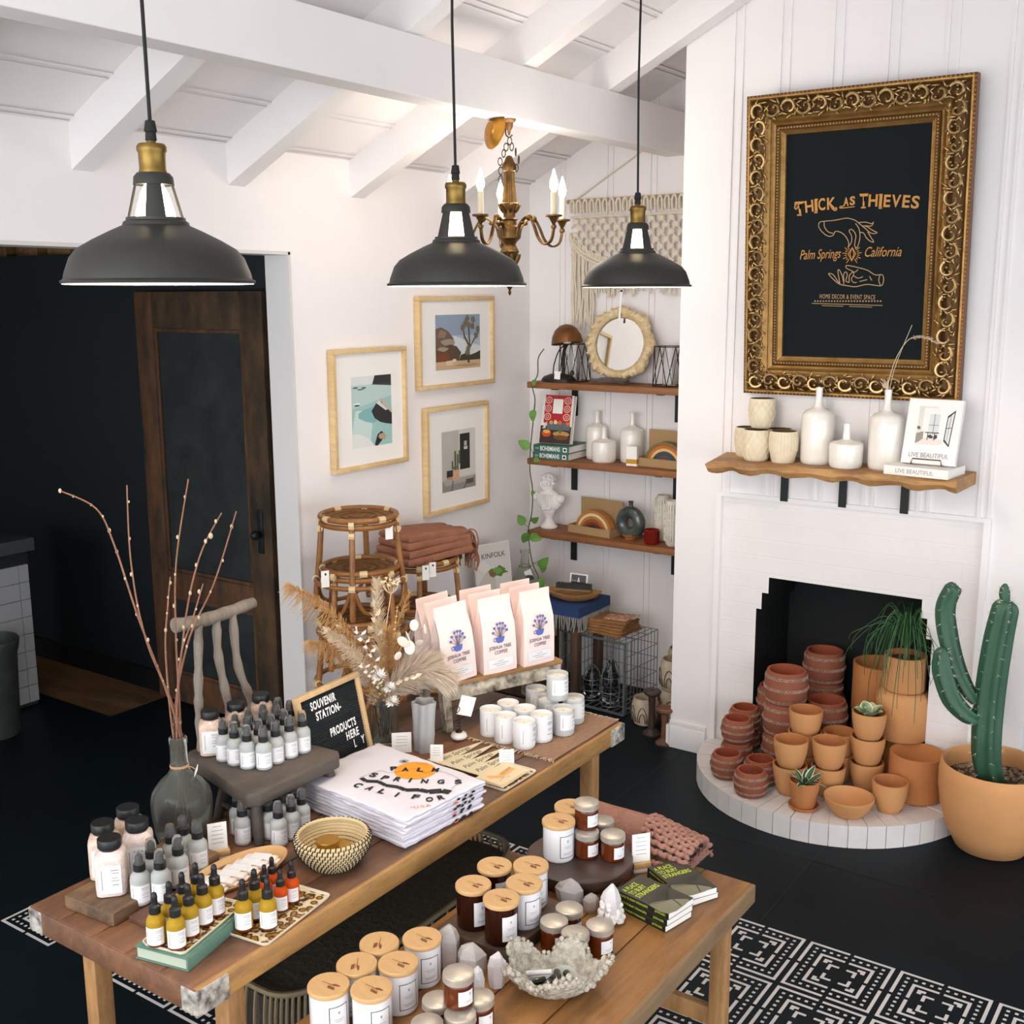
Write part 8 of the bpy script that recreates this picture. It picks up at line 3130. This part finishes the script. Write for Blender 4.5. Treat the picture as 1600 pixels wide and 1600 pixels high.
# lifestyle books
t = thing('white_book', 'thick white book lying flat at the right end of the mantel', 'book', (-1.185, 4.60, MZs), -0.10)
m = MB()
m.add(box(-0.128, 0.128, -0.095, 0.095, 0, 0.036, 0.001))
m.build('body', pages, t)
text('lettering', 'LIVE BEAUTIFUL', 0.024, t, (-0.005, -0.0955, 0.018), (pi / 2, 0, 0), label_grey, fit=0.15)
t = thing('white_cover_book', 'white book with a window picture standing on a small wire easel on the mantel', 'book', (-1.17, 4.575, MZs + 0.0375))
t.rotation_euler = Euler((radians(90) - 0.28, 0, -0.05), 'XYZ')
m = MB()
bw, bh = 0.212, 0.262
m.add(box(-bw / 2, bw / 2, 0.006, bh + .006, -0.026, 0.0, 0.001))
m.build('body', M('white_book_cloth', '#ece8e4', 0.6), t)
it = [('#efebe7', rect(0, 1, 0, 1)), ('#d9d2cc', [(.2, .3), (.55, .34), (.55, .9), (.2, .9)]), ('#e9e5e0', [(.3, .4), (.6, .4), (.6, .88), (.3, .88)]), ('#cfd3d4', rect(.42, .62, .45, .78)), ('#232629', [(.74, .36), (.86, .27), (.9, .86), (.76, .76)]), ('#d8dcdd', [(.76, .39), (.845, .31), (.88, .82), (.775, .73)]),
      ('#8a8781', [(.2, .3), (.34, .36), (.34, .5), (.2, .46)]), ('#e6d4cc', [(.2, .28), (.72, .3), (.72, .38), (.34, .38)]), ('#2c2b29', rect(.37, .64, .475, .49)), ('#2c2b29', rect(.42, .435, .36, .475)), ('#2c2b29', rect(.55, .565, .36, .475)), ('#2c2b29', blob(.48, .42, .05, .03, 8, 2)), ('#2c2b29', blob(.58, .42, .04, .04, 8, 3)), ('#4c5a3e', blob(.24, .55, .035, .03, 8, 4)), ('#232629', rect(.517, .523, .45, .78)), ('#232629', rect(.42, .62, .6, .606)), ('#232629', [(.80, .35), (.805, .35), (.83, .78), (.822, .78)]), ('#232629', [(.76, .56), (.86, .57), (.86, .58), (.76, .57)])]
art('cover', t, bw - .01, bh - .01, it, (0, bh / 2 + .006, 0.0004))
text('lettering', 'LIVE BEAUTIFUL', 0.026, t, (0, 0.04, 0.0035), (0, 0, 0), label_grey, fit=0.155)
m = MB()
m.add(tube([(-0.06, 0.004, 0.0), (-0.06, 0.003, 0.016), (-0.055, 0.022, 0.017), (0.055, 0.022, 0.017), (0.06, 0.003, 0.016), (0.06, 0.004, 0.0)], 0.0024, 6))
m.build('wire_easel', black_metal, t)



# ------------------------------------------------------------------ terracotta on the hearth
red_clay = M('dark_terracotta', '#93583f', 0.85, var=('#804839', 7, 1.0), bump=(25, 0.15))
red_in = M('terracotta_inside', '#a8573c', 0.85)
carved = M('scratched_clay_band', '#b59a8a', 0.95, var=('#7d5b4b', 60, 1.2))
tan_clay = M('tan_terracotta', '#cf9a66', 0.8, var=('#c68d5a', 5, 1.0), bump=(25, 0.08))
orange_clay = M('orange_terracotta', '#bf7f4e', 0.8, var=('#b3733f', 5, 1.0))
HZ = 0.0952


def rim_pot(nm, R_, H, prof, mats, bands=()):
    t = thing(nm, 'pot', 'pot')
    m = MB()
    pr2 = [(r * R_, z * H) for r, z in prof]
    m.add(lathe(pr2, 40), 0)
    w_ = R_ * 0.10
    ins = [(max(0.0, r - w_), z) for r, z in reversed(pr2) if z > H * .12] + [(0, H * .12)]
    m.add(lathe([(pr2[-1][0], pr2[-1][1]), (pr2[-1][0] - w_ * .4, H * 1.012)] + [(ins[0][0], H * 1.0)] + ins[1:], 36), 1)
    m.build('pot_body', mats, t, smooth=50)
    for zb in bands:
        b = MB()
        n = 44

        def rad(z):
            for (r0, z0), (r1, z1) in zip(pr2, pr2[1:]):
                if z0 <= z <= z1 and z1 > z0:
                    return r0 + (r1 - r0) * (z - z0) / (z1 - z0)
            return R_
        for k in range(n):
            a = 2 * pi * k / n
            for s in (-1, 1):
                z0, z1 = (zb - .045) * H, (zb + .045) * H
                b.add(tube([((rad(z0) + .0008) * cos(a), (rad(z0) + .0008) * sin(a), z0), ((rad(z1) + .0008) * cos(a + s * .14), (rad(z1) + .0008) * sin(a + s * .14), z1)], 0.0026 * R_ / .09, 4))
        b.build('carved_band', carved, t)
    return t


BELLY = [(0, 0), (0.72, 0), (0.8, 0.03), (0.95, 0.28), (1.0, 0.5), (0.96, 0.74), (0.84, 0.95), (0.81, 1.0)]
BARREL = [(0, 0), (0.84, 0), (0.88, 0.03), (0.98, 0.25), (1.0, 0.5), (0.98, 0.72), (0.9, 0.94), (0.88, 1.0)]
CUP = [(0, 0), (0.52, 0), (0.6, 0.025), (0.78, 0.22), (0.91, 0.5), (0.985, 0.8), (1.0, 1.0)]
CYL = [(0, 0), (0.93, 0), (0.97, 0.02), (1.0, 0.08), (1.0, 1.0)]
sm = Maker(rim_pot('carved_terracotta_pot', 0.073, 0.11, BELLY, [red_clay, red_in], (0.2, 0.52, 0.8)))
bg_ = Maker(rim_pot('large_terracotta_pot', 0.097, 0.148, BARREL, [red_clay, red_in], (0.1, 0.5, 0.84)))
cu = Maker(rim_pot('tan_cup_planter', 0.0725, 0.13, CUP, [tan_clay, orange_clay]))
G1, G2, G3 = 'small carved dark terracotta pots', 'large carved dark terracotta pots', 'tan cup planters'
for p, l in (((-1.738, 4.288, 0.095), 'small carved dark terracotta pot, frontmost on the left of the hearth'), ((-1.898, 4.401, 0.095), 'small carved dark terracotta pot at the far left rim of the hearth'), ((-1.75, 4.42, 0.095), 'small carved dark terracotta pot wedged behind the frontmost one'),
             ((-1.917, 4.548, 0.095), 'small carved terracotta pot at the bottom of the front left pair'), ((-1.945, 4.694, 0.095), 'small carved terracotta pot at the bottom of the rear left pair by the baseboard')):
    sm.put(p, random.uniform(0, 1), l, G1)
p = (-1.917, 4.548)
sm.put((p[0], p[1], HZ + 0.1105), .4, 'small carved terracotta pot on top of the front left pair', G1)
p = (-1.945, 4.694)
sm.put((p[0], p[1], HZ + 0.1105), .7, 'small carved terracotta pot on top of the rear left pair', G1)
b1 = (-1.744, 4.674, 0.095)
b2 = (b1[0] - 0.02, b1[1] + 0.23)
b3 = (b1[0] + 0.075, b1[1] + 0.19)
b2x = (-1.70, 5.045)
b3x = (-1.60, 4.80)
for (x, y), zs, nm in (((b1[0], b1[1]), 3, 'front left tall stack'), ((b2x[0], b2x[1]), 3, 'stack deep inside the firebox'), ((b3x[0], b3x[1]), 2, 'stack behind the tan cups'), ((b1[0] - 0.105, b1[1] + 0.18), 2, 'stack at the left firebox edge')):
    for k in range(zs):
        bg_.put((x, y, HZ + 0.1485 * k), 0.3 * k, 'large carved terracotta pot, ' + (('bottom', 'middle', 'top') if zs == 3 else ('bottom', 'top'))[k] + ' of the ' + nm, G2)
for px_, n_, nm in (((-1.606, 4.392, 0.095), 2, 'left front pair'), ((-1.467, 4.472, 0.095), 2, 'pair behind the bowl'), ((-1.347, 4.608, 0.095), 3, 'stack of three holding a variegated plant'), ((-1.202, 4.46, 0.095), 1, 'single one at the front right of the hearth'), ((-1.604, 4.552, 0.095), 3, 'stack behind the left front pair'), ((-1.478, 4.632, 0.095), 2, 'pair in the middle between the stacks')):
    for k in range(n_):
        z = HZ + 0.1315 * k if n_ > 1 else HZ
        cu.put((px_[0], px_[1], HZ + (0.0975 if 'stack behind' in nm or 'middle' in nm else 0.112) * k), 0, 'tan cup planter, ' + ('' if n_ == 1 else ('lower one' if k == 0 else 'upper one' if n_ == 2 else ('', 'middle one', 'top one')[k]) + ' of the ') + nm, G3)
pl3 = (-1.347, 4.608, 0.095)
cy = rim_pot('tan_cylinder_planter', 0.112, 0.195, CYL, [orange_clay, orange_clay])
cyl = Maker(cy)
d4 = (-1.153, 4.662, 0.095)
cyl.put((d4[0], d4[1], HZ), 0, 'large terracotta cylinder planter on the right of the hearth', 'terracotta cylinder planters')
d0 = (d4[0] - 0.115, d4[1] + 0.255)
d0 = (d4[0] - 0.112, d4[1] + 0.15)
cyl.put((d0[0], d0[1], HZ), 0, 'terracotta cylinder planter hidden under the upturned pot', 'terracotta cylinder planters', (0.6, 0.6, 1.0))
d1 = (d0[0] - 0.165, d0[1] + 0.20)
cyl.put((d1[0], d1[1], HZ), 0, 'terracotta cylinder planter under the tallest one in the firebox', 'terracotta cylinder planters')
cyl.put((d1[0], d1[1], HZ + 0.1985), 0, 'tall terracotta cylinder planter stacked at the back of the firebox', 'terracotta cylinder planters', (1.05, 1.05, 1.25))
upt = rim_pot('upturned_planter', 0.113, 0.21, [(0, 0), (0.96, 0), (1.0, 0.02), (1.0, 0.78), (0.97, 0.9), (0.88, 0.975), (0.7, 1.0)], [tan_clay, tan_clay])
tag(upt, 'pale tan planter turned upside down under the grassy plant', 'pot')
m = MB()
m.add(disc(0, 0, 0.082, 0.2105, 32))
m.build('pot_base', tan_clay, upt)
upt.location = (d0[0], d0[1], HZ + 0.1985)
ptop = rim_pot('grass_planter', 0.09, 0.155, CYL, [tan_clay, orange_clay])
tag(ptop, 'tan cylinder planter with a drooping grassy ponytail plant, topmost on the right', 'pot')
ptop.location = (d0[0], d0[1], HZ + 0.1985 + 0.2125)
soil = M('dark_potting_soil', '#3b2f27', 0.95, var=('#5d4a3b', 50, 1.3), bump=(70, 0.8))
m = MB()
m.add(disc(0, 0, 0.079, 0.135, 28))
m.build('soil', soil, ptop)
pony = M('ponytail_leaf_green', '#3f6a3c', 0.5, var=('#2c5230', 20, 0.9))
t = thing('ponytail_plant', 'ponytail plant with long thin curling leaves in the topmost tan planter', 'plant', (d0[0], d0[1], HZ + 0.1985 + 0.2125 + 0.135))
m = MB()
m.add(lathe([(0.014, 0), (0.011, 0.02), (0.009, 0.05), (0, 0.06)], 12))
m.build('stem', M('pony_stem', '#6a6b45', 0.8), t)
m = MB()
rg = random.Random(17)
for k in range(84):
    a = 2.4 * k
    L = rg.uniform(.24, .42)
    up_ = rg.uniform(.07, .17)
    dr = rg.uniform(.0, .34)
    c, s = cos(a), sin(a)
    r1 = L * .3
    r2_ = L * rg.uniform(.4, .62)
    pts = spline([(0, 0, 0.04), (c * r1 * .5, s * r1 * .5, 0.06 + up_ * .8), (c * r1, s * r1, 0.06 + up_), (c * r2_, s * r2_, 0.03 + up_ - dr * .6), (c * (r2_ + rg.uniform(-.02, .03)), s * (r2_ + rg.uniform(-.03, .03)), up_ - dr)], 4)
    pts = [Vector((min(max(p.x, -.6), 0.06 if d0[1] + p.y > CY - .02 else 1), min(p.y, 0.3), max(p.z, -.36))) for p in pts]
    m.add(tube(pts, [0.0029 - 0.002 * i / len(pts) for i in range(len(pts))], 4, cap=False))
m.build('leaves', pony, t)
dark_leaf = M('dark_green_leaf', '#2f5d3f', 0.4)
cream_leaf = M('cream_leaf_margin', '#e3e2c4', 0.5)


def vleaf(mb, p, d, L, W, roll=0.0):
    """pointed leaf with a cream margin"""
    d = Vector(d).normalized()
    s = d.cross(Vector((0, 0, 1)))
    s = s.normalized() if s.length > .05 else Vector((1, 0, 0))
    n = s.cross(d)
    s, n = s * cos(roll) + n * sin(roll), n * cos(roll) - s * sin(roll)
    vs, fs = [], []
    for u, w_ in ((0, .12), (0.15, 0.7), (0.38, 1.0), (0.65, 0.8), (0.87, 0.38), (1, 0.02)):
        c = Vector(p) + d * L * u - Vector((0, 0, L * 0.25 * u * u))
        for k in (-1, -.72, 0, .72, 1):
            vs.append(tuple(c + s * W * w_ * k + n * W * .25 * w_ * abs(k)))
    for i in range(5):
        for k in range(4):
            a = 5 * i + k
            mb.add(([vs[a], vs[a + 1], vs[a + 6], vs[a + 5]], [(0, 1, 2, 3)]), 1 if k in (0, 3) else 0)


t = thing('variegated_plant', 'small variegated plant with rounded cream-edged leaves in the stack of three tan cups', 'plant', (pl3[0], pl3[1], HZ + 0.224 + 0.105))
m = MB()
for k in range(9):
    a = 0.7 * k + .3
    vleaf(m, (0.012 * cos(a), 0.012 * sin(a), 0.0), (cos(a) * .8, sin(a) * .8, 0.9 if k % 3 else 1.6), 0.085, 0.030, rg.uniform(-.4, .4))
m.build('leaves', [M('mottled_leaf', '#4f7f52', 0.4, var=('#c9d2a6', 26, 1.4)), cream_leaf], t, smooth=60)
m = MB()
m.add(disc(0, 0, 0.061, -0.004, 24))
m.build('soil', soil, t)
e1 = (-1.502, 4.285, 0.095)
t = thing('saucer_pot', 'small classic terracotta pot on a saucer at the front of the hearth', 'pot', (e1[0], e1[1], HZ))
m = MB()
m.add(lathe([(0, 0), (0.05, 0), (0.061, 0.012), (0.064, 0.018), (0.06, 0.018), (0.05, 0.006), (0, 0.006)], 32))
m.build('saucer', orange_clay, t)
m = MB()
m.add(lathe([(0, 0.0065), (0.044, 0.0065), (0.046, 0.01), (0.062, 0.1), (0.063, 0.122), (0.058, 0.124), (0.056, 0.1), (0, 0.1)], 34))
m.build('pot_body', orange_clay, t)
t = thing('striped_plant', 'small plant with pointed dark leaves edged in cream in the saucer pot', 'plant', (e1[0], e1[1], HZ + 0.098))
m = MB()
for k in range(12):
    a = 2.399 * k
    vleaf(m, (0.006 * cos(a), 0.006 * sin(a), 0.003), (cos(a) * .9, sin(a) * .9, .35 + 0.1 * k), 0.095 + .01 * (k % 3), 0.0155, rg.uniform(-.3, .3))
m.build('leaves', [dark_leaf, cream_leaf], t, smooth=60)
bw_ = (-1.329, 4.331, 0.095)
m = MB()
m.add(lathe([(0, 0), (0.05, 0), (0.06, 0.006), (0.085, 0.035), (0.1, 0.07), (0.101, 0.08), (0.0985, 0.081), (0.094, 0.07), (0.078, 0.036), (0.05, 0.012), (0, 0.01)], 44))
tag(m.build('terracotta_bowl', tan_clay, None, (bw_[0], bw_[1], HZ)), 'wide low tan terracotta bowl at the front of the hearth', 'bowl')

# ------------------------------------------------------------------ cactus in its big planter
cb = (-0.8242, 4.565, 0)
t = thing('large_planter', 'big round tan terracotta planter standing on the floor at the right', 'planter', (cb[0], cb[1], 0.0))
CR_ = 0.212
m = MB()
m.add(lathe([(0, 0), (0.118, 0), (0.135, 0.006), (0.172, 0.08), (0.2, 0.17), (0.211, 0.25), (0.212, 0.31), (0.206, 0.352), (0.199, 0.356), (0.193, 0.35), (0.197, 0.31), (0.196, 0.27), (0, 0.27)], 64))
m.build('planter_body', tan_clay, t, smooth=60)
m = MB()
m.add(disc(0, 0, 0.196, 0.275, 40))
pebble = M('mixed_gravel', '#6f5d4d', 0.9, var=('#b39b80', 40, 1.6))
for k in range(260):
    a, r = rg.uniform(0, 2 * pi), 0.185 * sqrt(rg.random())
    m.add(ball(0.008 * rg.uniform(.5, 1.5), 1.3, 1, .8, 5, 4), 1, T(r * cos(a), r * sin(a), 0.277) @ R('Z', a * 3))
m.build('soil_and_gravel', [soil, pebble], t)
cactus_g = M('cactus_skin', '#2d4f3d', 0.5, var=('#386048', 6, 1.0), bump=(40, 0.1))
spine_m = M('pale_cactus_spine', '#d9d3bf', 0.7)
t = thing('cactus', 'tall ribbed green cactus with one curving double arm on the left, in the big planter', 'plant', (cb[0], cb[1], 0.27))


def ribbed(name, pts, rads, ribs=5, spines=9, parent=t, org=Vector((cb[0], cb[1], 0.27))):
    P = [Vector(p) - org for p in pts]
    sp_ = spline(P, 7)
    n = ribs * 6
    mm = len(sp_)
    vs, fs = [], []
    prev = None
    frames = []
    for i, p in enumerate(sp_):
        tt = (sp_[min(i + 1, mm - 1)] - sp_[max(i - 1, 0)]).normalized()
        if prev is None:
            prev = tt.cross(Vector((0, 1, 0))).normalized()
        u = (prev - tt * prev.dot(tt)).normalized()
        prev = u
        w_ = tt.cross(u)
        f_ = i / (mm - 1) * (len(rads) - 1)
        k0 = min(int(f_), len(rads) - 2)
        rr_ = rads[k0] + (rads[k0 + 1] - rads[k0]) * (f_ - k0)
        frames.append((p, u, w_, rr_, tt))
        for k in range(n):
            a = 2 * pi * k / n
            q = rr_ * (0.86 + 0.16 * cos(ribs * a))
            vs.append(tuple(p + (u * cos(a) + w_ * sin(a)) * q))
    for i in range(mm - 1):
        for k in range(n):
            j = (k + 1) % n
            fs.append((i * n + k, i * n + j, (i + 1) * n + j, (i + 1) * n + k))
    fs.append(tuple(range(n - 1, -1, -1)))
    fs.append(tuple(range((mm - 1) * n, mm * n)))
    m = MB()
    m.add((vs, fs))
    o = m.build(name, cactus_g, parent, smooth=70)
    s = MB()
    for r_ in range(ribs):
        a = 2 * pi * r_ / ribs
        for k in range(spines):
            i = int((k + .5 + 0.3 * (r_ % 2)) / (spines + .5) * (mm - 1))
            p, u, w_, rr_, tt = frames[min(i, mm - 1)]
            nrm = u * cos(a) + w_ * sin(a)
            b = p + nrm * rr_ * 1.0
            for q in range(4):
                d = nrm + tt * rg.uniform(-.8, .8) + nrm.cross(tt) * rg.uniform(-1, 1)
                s.add(tube([b, b + d.normalized() * rg.uniform(.008, .02)], [0.0008, 0.0002], 3, cap=False))
    s.build('spines', spine_m, o)
    return o


Yc = cb[1]
ribbed('main_stem', [(cb[0] - 0.008, Yc, 0.26), (-0.8436, 4.46, 0.4224), (-0.8492, 4.46, 0.6316), (-0.8359, 4.46, 0.8663), (-0.8175, 4.46, 1.021), (-0.813, 4.46, 1.052)], [0.052, 0.055, 0.056, 0.054, 0.048, 0.014], 6, 16)
ribbed('bud', [(-0.8184, 4.46, 1.034), (-0.8234, 4.46, 1.071), (-0.8252, 4.46, 1.095), (-0.8244, 4.46, 1.115)], [0.016, 0.021, 0.018, 0.005], 5, 3)
ribbed('arm', [(-0.8898, 4.45, 0.6393), (-0.9231, 4.44, 0.6746), (-0.9748, 4.44, 0.7689), (-1.014, 4.44, 0.8918), (-1.028, 4.44, 0.9928), (-1.005, 4.44, 1.073), (-0.9965, 4.44, 1.09)], [0.026, 0.030, 0.036, 0.04, 0.039, 0.034, 0.010], 5, 11)
ribbed('arm', [(-0.8806, 4.44, 0.5737), (-0.9104, 4.4, 0.5905), (-0.9667, 4.38, 0.6526), (-1.007, 4.38, 0.7537), (-1.016, 4.38, 0.8244), (-1.016, 4.38, 0.8503)], [0.028, 0.034, 0.040, 0.041, 0.032, 0.012], 5, 9)

# ------------------------------------------------------------------ back hall: old panelled door, counter, bin
worn = M('peeling_door_paint', '#6b4426', 0.75, var=('#2a241d', 9, 1.5, (1, 1, .35)), bump=(30, 0.5))
worn_hi = M('flaked_door_rail', '#5a4229', 0.8, var=('#211d18', 6, 1.8, (1, 1, .4)), bump=(35, 0.5))
dpanel = M('blackened_door_panel', '#14191a', 0.6, var=('#2c3130', 5, 1.4))
dx0, dx1, dyf = -5.025, -4.075, 3.80
t = thing('old_panel_door', 'old panelled wooden door with flaking brown paint standing against the black hall wall', 'door', ((dx0 + dx1) / 2, dyf, 0.012))
hw_ = (dx1 - dx0) / 2
m = MB()
m.add(box(-hw_, -hw_ + 0.135, 0, 0.04, 0, 2.205, 0.004))
m.build('stile', worn, t)
m = MB()
m.add(box(hw_ - 0.15, hw_, 0, 0.04, 0, 2.205, 0.004))
m.build('stile', worn_hi, t)
for z0, z1, mt_ in ((2.02, 2.205, worn_hi), (0.60, 0.735, worn), (0.0, 0.16, worn)):
    m = MB()
    m.add(box(-hw_ + 0.136, hw_ - 0.151, 0.001, 0.039, z0, z1, 0.004))
    m.build('rail', mt_, t)
for z0, z1 in ((0.735, 2.02), (0.16, 0.60)):
    m = MB()
    m.add(box(-hw_ + 0.136, hw_ - 0.151, 0.018, 0.03, z0, z1))
    for a, b, c, d in ((-hw_ + .136, -hw_ + .156, z0, z1), (hw_ - .171, hw_ - .151, z0, z1), (-hw_ + .156, hw_ - .171, z1 - .02, z1), (-hw_ + .156, hw_ - .171, z0, z0 + .02)):
        m.add(box(a, b, 0.006, 0.018, c, d, 0.003), 1)
    m.build('door_panel', [dpanel, worn], t)
m = MB()
m.add(ball(0.024, 1, 1, 1, 14, 10), 0, T(hw_ - 0.075, -0.04, 1.02))
m.add(box(hw_ - 0.095, hw_ - 0.055, -0.006, 0.0, 0.92, 1.14, 0.002))
m.add(tube([(hw_ - .075, 0, 1.02), (hw_ - .075, -0.03, 1.02)], 0.009, 8))
m.build('door_knob', black_metal, t)
tile_w = M('white_counter_tile', '#a9adb2', 0.35)
grout = M('dark_grout', '#2a2d30', 0.9)
t = thing('tiled_counter', 'white-tiled counter with a grey top at the far left in the dark hall', 'counter', (-5.8, 2.6, 0))
m = MB()
m.add(box(-0.3, 0.292, -0.8, 0.765, 0, 0.80), 1)
for r_ in range(8):
    for c_ in range(8):
        y1 = 0.77 - 0.058 - 0.205 * c_
        z0 = 0.02 + 0.096 * r_
        m.add(box(0.29, 0.3, y1 - 0.2, y1, z0, z0 + 0.093, 0.001), 0)
    m.add(box(0.29, 0.3, 0.77 - 0.055, 0.77, 0.02 + 0.096 * r_, 0.02 + 0.096 * r_ + .093, 0.001), 0)
m.build('tiled_body', [tile_w, grout], t, smooth=0)
m = MB()
m.add(box(-0.31, 0.305, -0.8, 0.77, 0.80, 0.86), 0)
m.add(box(-0.33, 0.33, -0.8, 0.80, 0.86, 0.93, 0.004), 1)
m.build('countertop', [hall_black, M('grey_stone_top', '#4a4f54', 0.5)], t)
t = thing('metal_bin', 'dark galvanised waste bin beside the tiled counter', 'bin', (-5.29, 2.985, 0))
m = MB()
m.add(lathe([(0, 0), (0.118, 0), (0.12, 0.01), (0.135, 0.42), (0.146, 0.46), (0.15, 0.49), (0.146, 0.5), (0.138, 0.48), (0.13, 0.42), (0.115, 0.02), (0, 0.02)], 32))
m.build('bin_body', M('dark_galvanised', '#2f3836', 0.5, metal=0.4, var=('#4a5350', 8, 1.3)), t)
